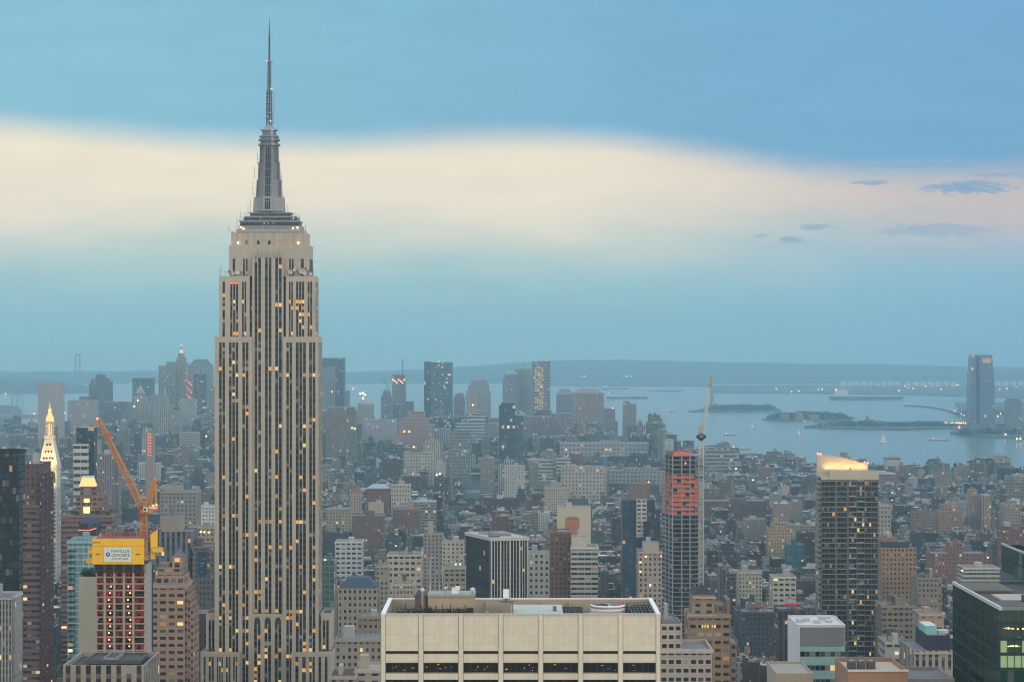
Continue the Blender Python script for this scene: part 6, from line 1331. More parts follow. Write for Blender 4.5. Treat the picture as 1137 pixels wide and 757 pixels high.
for i in range(3): q.solid(X(435, 5800), X(450.4, 5800), 5799, 5840, Z(426 - i * 4, 5800) + 3, Z(426 - i * 4, 5800) + 4.6, 'paint', (.2, .12, .1)); q.solid(X(437, 5800), X(449, 5800), 5803, 5836, Z(426 - i * 4, 5800) - 4, Z(426 - i * 4, 5800) + 3, 'plain_wall', (.4, .13, .1))
for i in range(7): q = B.part('work_lamp'); q.ball(X(436.4 + i * 2.1, 5800), 5799, Z(421.5 + (i % 3) * 1.6, 5800), 1.7, 'lamp_orange', n=6, k=4)
q = B.part('crane_mast'); q.lattice((X(447, 5800), 5798, Z(416, 5800)), (X(447, 5800), 5798, Z(398, 5800)), 2, 2, 5, .5, 'metal', (.12, .12, .14)); q.lattice((X(432, 5800), 5798, Z(432, 5800)), (X(425.5, 5800), 5798, Z(419, 5800)), 2, 2, 5, .4, 'metal', (.2, .2, .22)); B.finish()
B = T(478, 502.4, 402.2, 5700, 50, 'G', (.075, .10, .14), 'tall dark blue downtown glass slab, the tallest box left of the domed group', bay=4, fl=5, short='tall blue glass slab'); q = B.part('left_face'); q.box(X(470.8, 5702), X(478, 5702), 5702, 5750, 1.6, Z(401.4, 5702), 'glass_wall', (.03, .04, .06), bay=4, fl=5)
for i in range(8): q = B.part('lit_strip'); q.solid(X(480 + i * 2.4, 5700), X(481 + i * 2.4, 5700), 5699, 5699.6, Z(424.6 + (i % 3) * 12, 5700) - 2, Z(424.6 + (i % 3) * 12, 5700), 'lit_amber')
q = B.part('roof_lamp'); q.ball(X(487, 5700), 5699, Z(401, 5700), 1.6, 'lamp_white', n=6, k=4); B.finish()
TT(428.6, 459, 449, 5600, 40, 'P', (.12, .13, .16), 'low dark blocks at the foot of the tower under construction downtown', tiers=((450, 458.6, 445.6, 6),))
TT(440.4, 481.4, 471, 4500, 50, 'P', (.34, .22, .20), 'pink brick stepped tower in the centre distance', fl=6, tiers=((445, 476, 464.6, 8), (451, 471, 457, 14)), lamp=((449, 479, 'lamp_orange'), (454.6, 479, 'lamp_orange')), short='pink stepped tower')
TT(401, 440, 466, 4700, 44, 'P', (.36, .37, .38), 'pale wide block left of the pink stepped tower', fl=6)
TT(503.6, 516, 441, 6000, 40, 'P', (.26, .24, .27), 'stepped tower with rounded top right of the tall blue glass slab', tiers=((505, 514.6, 438, 6),), roof='dome', rh=6, rc=(.2, .22, .25))
TT(517.4, 545, 434, 6000, 50, 'P', (.30, .29, .33), 'downtown tower with chamfered stepped crown, alone above the water', tiers=((520, 543, 427, 5), (523, 541, 422.6, 9)), roof='hip', rh=7, rc=(.22, .24, .28), short='chamfered crown tower')
TT(517, 530, 439, 5950, 30, 'P', (.38, .29, .27), 'pink low block in front of the chamfered crown tower', lamp=((525, 449.6, 'lamp_orange'),))
TT(506, 539, 470, 5000, 50, 'B', (.44, .47, .47), 'white terraced building rising in steps to the right in the centre distance', fl=7, tiers=((512, 539, 466, 4), (518, 539, 462, 8), (524, 539, 458.6, 12), (529, 539, 456, 14)), short='white terraced building')
TT(558, 576, 420, 6050, 50, 'P', (.25, .25, .29), 'downtown tower with rounded shoulder left of the green pyramid', tiers=((560, 575, 416, 6),), roof='dome', rh=11, rc=(.25, .40, .38))
TT(571.6, 590.4, 409.4, 6100, 46, 'P', (.28, .28, .31), 'downtown tower with green copper pyramid top', roof='pyr', rh=21, rc=(.16, .34, .28), short='green pyramid tower')
B = T(590.6, 611, 401, 6000, 46, 'B', (.27, .22, .20), 'flat topped downtown tower with bright yellow lit left half', fl=8, short='yellow lit downtown tower')
for r_ in range(24):
    q = B.part('lit_window_row'); z__ = Z(407.4 + r_ * 2.0, 6000)
    for i in range(4):
        if (r_ * 7 + i * 3) % 5 and not (13 < r_ < 17 and i < 2): q.solid(X(594 + i * 2.5, 6000), X(595.6 + i * 2.5, 6000), 5999, 5999.7, z__ - 2.4, z__, 'lit_yellow' if (r_ + i) % 3 else 'lit_dim')
B.finish()
TT(554, 572, 450, 4050, 30, 'G', (.035, .05, .07), 'dark slender tower with rounded roof mast in the centre distance', fl=6, tiers=((556, 571, 447.6, 4),), short='dark slender tower')
TT(571, 581, 461, 4060, 26, 'B', (.10, .14, .18), 'dark annex right of the dark slender tower', fl=6)
TT(581.6, 612, 462, 4900, 44, 'V', (.27, .20, .20), 'pink brown ribbed slab below the yellow lit downtown tower', fl=6)
TT(612, 636, 459, 4950, 44, 'P', (.23, .18, .18), 'brown wide block between the yellow lit tower and the broad pink tower', fl=6)
TT(618, 637.4, 438, 5600, 44, 'P', (.19, .20, .24), 'blue grey tower with chamfered roof left of the broad pink tower', roof='hip', rh=14, rc=(.2, .2, .25))
TT(636.8, 670.6, 436.4, 5200, 50, 'V', (.35, .27, .25), 'broad pink grey downtown tower with hipped ribbed crown', roof='hip', rh=11, rc=(.24, .22, .24), short='broad pink tower', tiers=())
TT(671, 683, 453.4, 5400, 40, 'V', (.28, .22, .23), 'pinkish tower with stepped right side next to the broad pink tower', lamp=((680.4, 453, 'lamp_red'),))
TT(671.4, 686, 467, 5380, 30, 'V', (.28, .22, .23), 'lower step before the pinkish stepped tower')
TT(692, 706.6, 449, 5500, 40, 'V', (.34, .25, .23), 'twin topped pinkish apartment tower at the right end of downtown', tiers=((692.4, 699.6, 445.6, 3), (700, 706, 448, 4, (.3, .3, .32), 'G')))
TT(706.8, 716.4, 472, 5450, 34, 'V', (.30, .22, .22), 'small pointed brown tower at the right end of downtown', tiers=((708.4, 714, 468.6, 5),), roof='pyr', rh=9, rc=(.2, .16, .16))
TT(684, 693, 484, 5300, 34, 'P', (.24, .20, .22), 'low brown tower between the stepped and twin topped towers')
TT(545, 557, 464, 5400, 40, 'P', (.26, .24, .26), 'low pinkish grey block above the water in the centre distance')
TT(540, 556, 470, 5000, 40, 'P', (.28, .27, .28), 'grey block right of the white terraced building')
TT(483, 500, 476, 4600, 40, 'V', (.36, .37, .37), 'pale ribbed block below the tall blue glass slab')
# across the river
def tapered():
    D = 6250.; ex = lambda px: X(px, D); ez = lambda py: Z(py, D)
    B = Bld('office_tower', ex(1091), D + 30, 'tall lone tapered glass tower across the river at the right', 'tower')
    w = B.part('walls')
    for (a0, b0, a1, b1, y0, y1) in ((1077, 1104.6, 1077.6, 1104.2, 486, 425), (1077.6, 1104.2, 1079, 1102.4, 425, 404), (1079, 1102.4, 1079.8, 1101.6, 404, 394)):
        for (P0, P1, Q0, Q1) in (((ex(a0), D), (ex(b0), D), (ex(b1), D + 1), (ex(a1), D + 1)), ((ex(b0), D), (ex(b0), D + 55), (ex(b1), D + 54), (ex(b1), D + 1)), ((ex(a0), D + 55), (ex(a0), D), (ex(a1), D + 1), (ex(a1), D + 54)), ((ex(b0), D + 55), (ex(a0), D + 55), (ex(a1), D + 54), (ex(b1), D + 54))):
            n = 12.; v0, v1 = round(ez(y0) / 8), round(ez(y1) / 8)
            w.face([(*P0, max(2, ez(y0))), (*P1, max(2, ez(y0))), (*Q0, ez(y1)), (*Q1, ez(y1))], 'glass_wall', (.12, .15, .21), [(0, v0), (n, v0), (n, v1), (0, v1)])
    w.face([(ex(1079.8), D + 1, ez(394)), (ex(1101.6), D + 1, ez(394)), (ex(1101.6), D + 54, ez(394)), (ex(1079.8), D + 54, ez(394))], 'metal', (.2, .2, .22))
    q = B.part('dark_recess'); q.solid(ex(1084), ex(1087.6), D - .8, D - .2, ez(470), ez(396), 'glass_dark'); q = B.part('glowing_panel'); q.solid(ex(1091), ex(1100.6), D - .6, D + .9, ez(403), ez(397.4), 'lit_dim')
    q = B.part('lit_lobby'); q.solid(ex(1082), ex(1097), D - 3, D - 1, ez(480.6), ez(479.4), 'lit_yellow'); q = B.part('roof_rail')
    for i in range(6): q.tube((ex(1080 + i * 4), D + 5, ez(394)), (ex(1080 + i * 4), D + 5, ez(392.4)), .8, 'metal', (.15, .15, .18))
    LM.append(('tapered glass tower', 1091, 430)); B.finish()
tapered()
TT(1118.6, 1134.8, 445, 6300, 40, 'B', (.22, .22, .26), 'shorter domed grey tower right of the lone tapered glass tower', tiers=((1120, 1133.6, 442.6, 5),), roof='dome', rh=4)
TT(1106, 1119, 470, 6350, 60, 'P', (.20, .21, .24), 'low wide grey block across the river beside the tapered glass tower')
TT(1134, 1150, 468, 6320, 50, 'P', (.22, .22, .25), 'low block across the river at the right edge')
# ------------------------------------------------------------------ harbour, islands, bridge
def statue():
    D = 8600.; x = X(790.4, D); z0 = 3
    B = Bld('statue', x, D, 'robed statue with raised arm on a tall stone pedestal on the wooded island', 'statue')
    p = B.part('pedestal'); p.frus(x, D, 0, 8, 34, 32, 11, 'stone', (.22, .22, .22)); p.frus(x, D, 8, 20, 13, 12, 4, 'stone', (.24, .24, .24), math.pi / 4); p.frus(x, D, 20, 47, 9.5, 7.5, 4, 'stone', (.24, .24, .24), math.pi / 4)
    f = B.part('figure'); G = (.12, .20, .20)
    for (a, b, r0, r1) in ((47, 60, 6.4, 5.2), (60, 74, 5.2, 4.2), (74, 81, 4.4, 2.0), (81, 83, 1.6, 1.5)): f.frus(x, D, a, b, r0, r1, 10, 'paint', G)
    f.ball(x, D, 85, 2.4, 'paint', G, 8, 6); f.frus(x, D, 86, 88, 2.6, 3.4, 7, 'paint', G)
    f.tube((x - 3.4, D, 78.5), (x - 5.6, D - 1, 92), 1.4, 'paint', G, 6, 1.0); f.tube((x + 3.4, D, 78), (x + 5, D - 2, 70), 1.5, 'paint', G, 6); f.solid(x + 3, x + 6.4, D - 4, D - 3, 67, 74, 'paint', G)
    t = B.part('torch'); t.frus(x - 5.8, D - 1, 92, 94, 1.6, 1.9, 8, 'paint', (.3, .25, .1)); t.frus(x - 5.8, D - 1, 94, 97, 1.2, .2, 8, 'lit_gold_glass'); B.finish()
statue()
def terminal():
    D = 6700.; ex = lambda px: X(px, D); ez = lambda py: Z(py, D); C = (.14, .11, .11)
    B = Bld('rail_terminal', ex(966), D, 'dark brick rail terminal with steep roof and pointed clock turret on the far shore', 'building'); w = B.part('walls'); w.box(ex(957), ex(975), D, D + 40, 3, ez(470), 'plain_wall', C)
    r = B.part('roof'); r.pyr(ex(957), ex(975), D, D + 40, ez(470), ez(466), 'plain_wall', (.10, .10, .12), k=.6)
    t = B.part('turret'); t.box(ex(961.8), ex(965), D + 6, D + 16, 3, ez(465), 'plain_wall', C); t.pyr(ex(961.2), ex(965.6), D + 5, D + 17, ez(465), ez(460.4), 'plain_wall', (.12, .16, .15)); B.finish()
terminal()
def bridge():
    D = 15200.; ex = lambda px: X(px, D); ez = lambda py: Z(py, D); C = (.16, .20, .24)
    B = Bld('suspension_bridge', ex(86), D, 'distant grey suspension bridge with twin legged tower and red lamps on the horizon', 'bridge')
    for px in (83.8, 88.4): t = B.part('tower_leg'); t.box(ex(px) - 5, ex(px) + 5, D, D + 10, 0, ez(391.8), 'plain_wall', C)
    c = B.part('cross_beam')
    for (a, b) in ((392, 394.4), (402, 403.2), (412.4, 413.6)): c.solid(ex(83.8), ex(88.4), D + 1, D + 9, ez(b), ez(a), 'plain_wall', C)
    d = B.part('deck')
    pts = [(-60, 415.5), (0, 413.4), (40, 412.6), (86, 412.6), (120, 413.6), (170, 415.4)]
    for (a, ya), (b, yb) in zip(pts[:-1], pts[1:]): d.prism([(ex(a), D + 2), (ex(b), D + 2), (ex(b), D + 20), (ex(a), D + 20)], (ez(ya) + ez(yb)) / 2 - 8, (ez(ya) + ez(yb)) / 2, 'plain_wall', C, 'plain_wall', C)
    for s in (-1, 1):
        k = B.part('cable'); prev = (ex(86), D + 5, ez(392.4))
        for i in range(1, 13):
            t = i / 12; q = (ex(86 + s * 96 * t), D + 5, ez(392.4 + 19.6 * (1 - (1 - t) ** 2) if s < 0 else 392.4 + 21 * (t ** .8))); k.tube(prev, q, 1.3, 'plain_wall', C); prev = q
    for px in (84, 88.2): l = B.part('warning_lamp'); l.ball(ex(px), D - 3, ez(391.4), 4.2, 'lamp_red', n=6, k=4)
    B.finish()
bridge()
def boat(kind, px, py, L, label, c=(.2, .22, .25), name='boat', rz=0):
    D = GD(py); x = X(px, D); B = Bld(name, x, D, label, 'boat')
    h = B.part('hull'); n = 8; out = []
    for t in (0, 1):
        z = t * L * .045 + .02
        out.append([(x + L / 2 * (u * (1.04 if t else .95)), D + L * .085 * v * (1 if t else .8), z) for u, v in ((-1, -.7), (.55, -1), (1, 0), (.55, 1), (-1, .7))])
    for i in range(5): j = (i + 1) % 5; h.face([out[0][i], out[0][j], out[1][j], out[1][i]], 'paint', c)
    h.face(out[1], 'paint', (.3, .28, .26))
    if kind == 'sail':
        m_ = B.part('mast'); m_.tube((x, D, 1), (x, D, L * 1.25), L * .012, 'metal', (.5, .5, .5)); s = B.part('sail'); s.prism([(x + .02 * L, D - .1), (x + .40 * L, D + .5), (x + .38 * L, D + .7)], L * .1, L * .12, 'paint', (.75, .75, .72), 'paint', (.75, .75, .72)); s.face([(x + .02 * L, D, L * .12), (x + .42 * L, D + .5, L * .12), (x + .02 * L, D, L * 1.2)], 'paint', (.78, .78, .74)); s.face([(x - .02 * L, D, L * 1.0), (x - .36 * L, D + .5, L * .1), (x - .02 * L, D, L * .1)], 'paint', (.74, .74, .7))
    else:
        k = B.part('deckhouse'); a = -.42 if kind == 'tanker' else -.3; b = -.25 if kind == 'tanker' else .25
        k.solid(x + a * L, x + b * L, D - L * .05, D + L * .05, L * .045, L * (.13 if kind == 'tanker' else .10), 'paint', (.6, .6, .58)); k.solid(x + (a + .03) * L, x + (a + .12) * L, D - L * .03, D + L * .03, L * .1, L * .16, 'paint', (.3, .3, .32))
        if kind == 'tanker':
            for u in (0, .2, .38): q = B.part('cargo_crane'); q.tube((x + u * L, D, L * .04), (x + u * L, D, L * .12), L * .006, 'paint', (.25, .25, .25))
        l = B.part('deck_lamp'); l.ball(x + a * L, D - L * .06, L * .13, max(1.2, L * .008), 'lamp_white', n=6, k=4)
    B.finish()
boat('tanker', 739, 434.6, 170, 'small freighter in the bay just right of the twin floodlights on the far shore', name='freighter')
boat('tanker', 683, 432, 150, 'tiny freighter farthest out in the bay above the broad pink tower', name='freighter')
boat('ferry', 673, 445, 60, 'small dark boat below the farthest freighter in the bay', name='ferry')
boat('tanker', 696, 442.4, 190, 'low barge like freighter right of the broad pink tower in the bay', name='barge', c=(.1, .1, .12))
boat('ferry', 744.6, 457, 40, 'small red hulled boat mid bay left of the white crane jib', c=(.4, .1, .08), name='ferry')
boat('ferry', 724, 480, 60, 'grey ferry in the near bay right of the twin topped tower', name='ferry')
boat('sail', 980.6, 492, 22, 'white sailboat on the river above the square tower block', name='sailboat')
boat('sail', 732.6, 489, 14, 'tiny white sailboat below the grey ferry in the near bay', name='sailboat')
boat('sail', 887, 484, 16, 'small sailboat between the wooded island and the crowned tower', name='sailboat')
boat('ferry', 898, 469.2, 50, 'ferry at the tip of the wooded ferry island', name='ferry')
boat('ferry', 1043, 489, 55, 'grey ferry in front of the lone tapered glass tower', name='ferry')
boat('ferry', 822, 499, 55, 'pinkish ferry on the river right of the white crane', c=(.4, .3, .3), name='ferry')
boat('ferry', 811, 483, 40, 'small ferry mid river right of the white crane jib', name='ferry')
boat('sail', 835, 476, 16, 'lone sailboat just below the wooded island shore', name='sailboat')
boat('tanker', 13, 463.4, 240, 'long pale moored ship at the left edge of the bay', c=(.5, .4, .33), name='cargo_ship')
boat('tanker', 962, 443.6, 330, 'long low dark barge tow far out on the right side of the bay', c=(.1, .1, .12), name='barge')

def port_crane(px, py, h, label):
    D = GD(py); x = X(px, D); B = Bld('port_crane', x, D, label, 'crane', 'port cranes on the left bank'); C = (.12, .18, .24)
    for a in (-9, 9): l = B.part('leg'); l.tube((x + a, D, 3), (x + a * .6, D, h * .62), 1.7, 'paint', C)
    b = B.part('boom'); b.tube((x - 14, D, h * .62), (x + 16, D, h), 1.8, 'paint', C); b.tube((x, D, h * .62), (x, D, h * .95), 1.2, 'paint', C); b.tube((x, D, h * .95), (x + 16, D, h), .8, 'paint', C); B.finish()
port_crane(16, 452, 78, 'left one of two port cranes with raised boom on the left bank'); port_crane(23, 452, 70, 'right one of two port cranes with raised boom on the left bank')

def storage_tanks():
    i = 0
    for (p0, p1, py, n) in ((932, 1000, 428.5, 9), (1004, 1062, 428.8, 7), (1104, 1137, 428, 4)):
        D = GD(py) * .985
        for k in range(n):
            px = p0 + (p1 - p0) * (k + .5) / n; x = X(px, D); m_ = MB(); w = (p1 - p0) / n / F * D * .42
            m_.frus(x, D, 0, 26, w, w, 14, 'paint', (.62, .62, .58)); m_.frus(x, D, 26, 31, w, w * .2, 14, 'paint', (.5, .5, .5))
            o = m_.build('storage_tank', None, (x, D, 0)); o['label'] = 'pale round storage tank among the tank rows on the far right shore'; o['category'] = 'tank'; o['group'] = 'storage tanks on the far shore'
storage_tanks()

# trees: a tapered trunk, limbs and a crown of leaf clumps
def tree_mesh(seed, h=13):
    rnd = random.Random(seed); c = MB(); t = MB(); TR = (.09, .07, .055)
    t.tube((0, 0, 0), (rnd.uniform(-.3, .3), 0, h * .5), .42, 'plain_wall', TR, 6, .2); heads = []
    for i in range(9):
        a = i * 2.4 + rnd.random(); r = rnd.uniform(1.2, 4.4); z = rnd.uniform(.42, .9) * h; p = (r * math.cos(a), r * math.sin(a), z); t.tube((0, 0, h * rnd.uniform(.28, .48)), p, .16, 'plain_wall', TR, 4, .05); heads.append(p)
    for p in heads:
        R_ = rnd.uniform(1.6, 2.7); g = rnd.uniform(.75, 1.35)
        for _ in range(34):
            a, b, q = rnd.uniform(0, 6.283), rnd.uniform(-1.2, 1.4), R_ * rnd.random() ** .4
            o = Vector((p[0] + q * math.cos(a) * math.cos(b), p[1] + q * math.sin(a) * math.cos(b), p[2] + q * math.sin(b) * .8))
            u = Vector((rnd.uniform(-1, 1), rnd.uniform(-1, 1), rnd.uniform(-1, 1))).normalized() * rnd.uniform(.35, .7); v = u.cross(Vector((rnd.uniform(-1, 1), rnd.uniform(-1, 1), rnd.uniform(-1, 1)))).normalized() * rnd.uniform(.35, .6)
            k = g * rnd.uniform(.8, 1.25); c.face([o - u, o - v, o + u, o + v], 'leaf', (.035 * k, .075 * k, .030 * k))
    return c, t
PARKS = [(585, 556, 48, 34, 40, 'round headed street tree in the park left of the broad tan gridded block', 'park trees by the broad tan gridded block'),
         (515, 566, 40, 28, 26, 'tree of the green square beside the copper roofed hall', 'trees of the square by the copper roofed hall'),
         (722, 578, 34, 22, 18, 'tree in the small garden left of the orange lit concrete frame', 'garden trees left of the orange lit concrete frame'),
         (862, 554, 50, 30, 26, 'tree by the river warehouses right of the white crane', 'trees by the river warehouses'),
         (742, 505.5, 110, 40, 24, 'waterfront tree on the shore left of the white crane', 'waterfront trees left of the white crane'),
         (1040, 634, 22, 18, 9, 'courtyard tree below the long red brick block', 'courtyard trees by the long red brick block'),
         (440, 570, 22, 18, 12, 'tree in the garden right of the great skyscraper', 'garden trees right of the great skyscraper')]
PK = []
for (px, py, rx, ry, n, lab, grp) in PARKS: D = GD(py); PK.append((X(px, D), D, rx + 6, ry + 8))
protos = []
for pi, (px, py, rx, ry, n, lab, grp) in enumerate(PARKS):
    D = GD(py); x = X(px, D)
    for i in range(n):
        tx, ty = x + random.uniform(-1, 1) * rx, D + random.uniform(-1, 1) * ry; sc = random.uniform(.85, 1.5)
        if len(protos) < 3:
            o = empty('tree', (0, 0, 0), lab, 'tree', grp); c, t = tree_mesh(len(protos)); c.build('crown', o); t.build('trunk', o); protos.append(o)
        else: o = copy_tree(protos[i % 3]); o['label'] = lab; o['group'] = grp; o['category'] = 'tree'
        o.location = (tx, ty, 1.6); o.rotation_euler.z = random.uniform(0, 6.28); o.scale = (sc, sc, sc)
def wood(name, pts, h0, h1, dens, rep=3):
    m_ = MB()
    for (p0, p1, py) in pts:
        D0 = GD(py)
        for i in range(int((p1 - p0) * dens)):
            px = random.uniform(p0, p1); D = D0 + random.uniform(0, 60); x = X(px, D); e = min(1, 6 * min(px - p0, p1 - px) / (p1 - p0) + .25); h = random.uniform(h0, h1) * e
            for _ in range(rep * 9):
                q = Vector((x + random.gauss(0, h * .28), D + random.gauss(0, h * .28), 3 + h * random.uniform(.15, 1))); r = h * random.uniform(.08, .17); u = Vector((random.uniform(-1, 1), random.uniform(-1, 1), random.uniform(-1, 1))).normalized() * r; v = u.cross(Vector((.3, .5, .8))).normalized() * r; k = random.uniform(.6, 1.4)
                m_.face([q - u, q - v, q + u, q + v], 'leaf', (.03 * k, .055 * k, .03 * k))
    m_.build(name, kind='stuff')
wood('island_wood', [(784, 866, 456.4), (850, 946, 466.4), (880, 925, 465)], 12, 22, 2.6)
wood('shore_wood', [(900, 1072, 475), (1060, 1137, 484), (1056, 1137, 462), (700, 760, 503.5)], 9, 18, 1.1)
# low buildings of the ferry island
for i, (a, b, yt) in enumerate(((868, 876, 460), (884, 892, 458.6), (900, 910, 460.4))):
    TT(a, b, yt, 7150, 30, 'P', (.25, .17, .15), ('left', 'middle', 'right')[i] + ' one of three brick halls among the trees of the wooded ferry island', name='island_hall', cat='building', keep=.9)
for i, (a, b, yt) in enumerate(((934, 944, 473.6), (1004, 1012, 472.4), (1022, 1030, 473), (1112, 1130, 476.6), (1060, 1074, 475), (1096, 1112, 480.6))):
    TT(a, b, yt, 6650 if i not in (3, 5) else 6240, 30, 'P', (.2, .19, .2), ('low shed on the far left tip of the jetty shore', 'low shed right of the turreted rail terminal', 'low shed left of the causeway end', 'low dark block right of the tapered tower foot', 'low block left of the tapered tower', 'lit low block at the foot of the tapered tower')[i], name='shed', cat='building', keep=.9)

# lamps along the far shores: one mast each
lp = [None]
def lamp(px, py, r, mat, lab, grp, h=9):
    D = GD(py); x = X(px, D); o = empty('floodlight_mast', (x, D, 0), lab, 'lamp', grp); m_ = MB(); m_.tube((x, D, 0), (x, D, h), .5, 'metal', (.2, .2, .2)); m_.build('mast', o, (x, D, 0)); m_ = MB(); m_.ball(x, D, h, r, mat, n=6, k=4); m_.build('lamp_head', o, (x, D, 0))
for i, px in enumerate((646, 649.6, 692, 696, 700.4)): lamp(px, 430, 3.0, 'lamp_white', ('leftmost', 'second', 'third', 'fourth', 'rightmost')[i] + ' of five white floodlights at the foot of the far hills', 'far shore floodlights', 62)
G1 = 'orange lamp in the row along the jetty road left of the tapered tower'
for i in range(15): lamp(1046 + i * 2.0 + random.uniform(-.5, .5), 472.5 + random.uniform(-.4, .5), 2.0, 'lamp_orange', G1, 'lamps on the jetty road')
G2 = 'lamp along the curved causeway over the water'
for i in range(16):
    t = i / 15 * 5; k = min(4, int(t)); f = t - k; a, b = ctr[k], ctr[k + 1]; lamp(a[0] + (b[0] - a[0]) * f, a[1] + (b[1] - a[1]) * f, 1.1 if i < 11 else 2.0, 'lamp_white' if i < 11 else 'lamp_orange', G2, 'causeway lamps')
G3 = 'small orange lamp scattered along the far right port shore'
for (px, py) in ((862, 433.6), (879, 436.4), (887, 436), (909, 434), (913, 434), (928, 434), (934, 433.6), (998, 435.4), (1005, 430.4), (1008, 432.4), (1014, 433), (1028, 430.6), (1045, 434), (936, 427.8), (1062, 423.6), (1064, 423), (1110, 434), (1118, 433), (1128, 431.6)): lamp(px, max(py, 429), 3.4, 'lamp_orange', G3, 'port shore lamps')
G4 = 'orange lamp in the cluster right of the tapered tower across the river'
for (px, py) in ((1111, 462), (1113.6, 461), (1116, 463), (1117, 461.6), (1108, 465), (1116.4, 485.6), (1129, 491), (1133, 490.6)): lamp(px, py, 2.4, 'lamp_orange', G4, 'lamps right of the tapered tower')
G5 = 'orange floodlight on the dark headland at the far left'
for (px, py) in ((82, 433), (91, 434), (93, 432), (94, 430.4), (6, 439), (38, 462), (72, 461)): lamp(px, py, 3.4 if py < 450 else 2.2, 'lamp_orange', G5, 'headland lamps')
lamp(1065, 479.6, 3.4, 'lamp_red', 'single red lit beacon left of the tapered tower foot', 'river beacons', 14)
# the pier sheds with lit windows
def pier_shed():
    D = 4330.; ex = lambda px: X(px, D); B = Bld('pier_shed', ex(1018), D, 'long low pier shed with a row of bright lit openings on the river shore', 'building'); w = B.part('walls'); w.box(ex(998), ex(1038), D, D + 30, 1, Z(523.6, D), 'plain_wall', (.2, .22, .26))
    for i in range(7): q = B.part('lit_opening'); q.solid(ex(1000 + i * 6.1), ex(1003.6 + i * 6.1), D - 1, D - .2, Z(529.3, D), Z(527, D), 'lamp_white')
    for i in range(12): q = B.part('lit_opening'); q.solid(ex(1045 + i * 8), ex(1046.6 + i * 8), D - 3, D - 2, Z(530.5 + i * .2, D), Z(529.2 + i * .2, D), 'lit_yellow')
    k = B.part('pier_deck'); k.box(ex(998), ex(1150), D - 5, D + 26, .5, 4.5, 'plain_wall', (.25, .25, .25)); g = B.part('gantry')
    for px in (1019, 1024.6, 1069, 1073.6): g.tube((ex(px), D + 3, 4), (ex(px), D + 3, Z(522.6, D)), .8, 'metal', (.1, .1, .12))
    for (a, b) in ((1019, 1024.6), (1069, 1073.6)): g.tube((ex(a), D + 3, Z(523, D)), (ex(b), D + 3, Z(523, D)), .8, 'metal', (.1, .1, .12))
    B.finish()
pier_shed()
for i, (px, py) in enumerate(((1006, 535.6), (1010, 535.4), (1013, 535.8), (1019, 534.8), (1022, 535.2), (1026, 534.6), (1029, 534.2), (1000, 533), (1033, 531.6), (1035, 532))):
    lamp(px, py, 1.7, 'lamp_orange' if i % 2 else 'lamp_white', 'yard lamp in the lit row below the pier shed', 'yard lamps by the pier', 14)

# ------------------------------------------------------------------ the city: individual buildings nearest and largest, the rest as one mass
PAL = [('tan brick', (.33, .27, .20), 4), ('cream', (.45, .40, .31), 2.2), ('brown brick', (.19, .115, .085), 4), ('red brick', (.24, .10, .075), 3), ('grey', (.27, .27, .275), 3.4), ('dark grey', (.10, .105, .12), 4.2),
       ('white', (.54, .53, .50), 1.4), ('pinkish', (.33, .24, .21), 1.6), ('pale grey stone', (.40, .39, .37), 3), ('dark brown', (.09, .06, .05), 3.4), ('blue grey', (.17, .21, .26), 1.4)]
ROOFS = [('black roof', (.04, .04, .045), 4.6), ('silver roof', (.38, .40, .42), 2.6), ('grey roof', (.15, .16, .17), 4), ('white roof', (.62, .62, .60), 1.2), ('brown roof', (.16, .11, .085), 1.4)]
def wch(L): return random.choices(L, [x[2] for x in L])[0]
SPECS = []
def hrange(D, x):
    r = random.random()
    if D < 1500: return random.uniform(36, 66) if r < .8 else random.uniform(66, 90)
    if D < 2000: return random.uniform(18, 42) if r < .88 else random.uniform(42, 66)
    if D < 2700: return random.uniform(12, 28) if r < .88 else random.uniform(28, 52)
    if D < 3400: return random.uniform(9, 19) if r < .9 else random.uniform(22, 45)
    if D < 4400: return random.uniform(10, 20) if r < .88 else random.uniform(24, 46)
    if -1050 < x < 330: return random.uniform(18, 42) if r < .45 else random.uniform(42, 92)
    return random.uniform(10, 26) if r < .9 else random.uniform(26, 44)
def blocked(cx, cy, r):
    for o in OCC:
        if o[4] - r < cx < o[5] + r and o[6] - r < cy < o[7] + r: return True
    for (a, b, rx, ry) in PK:
        if abs(cx - a) < rx and abs(cy - b) < ry: return True
    return False
SLABS = []
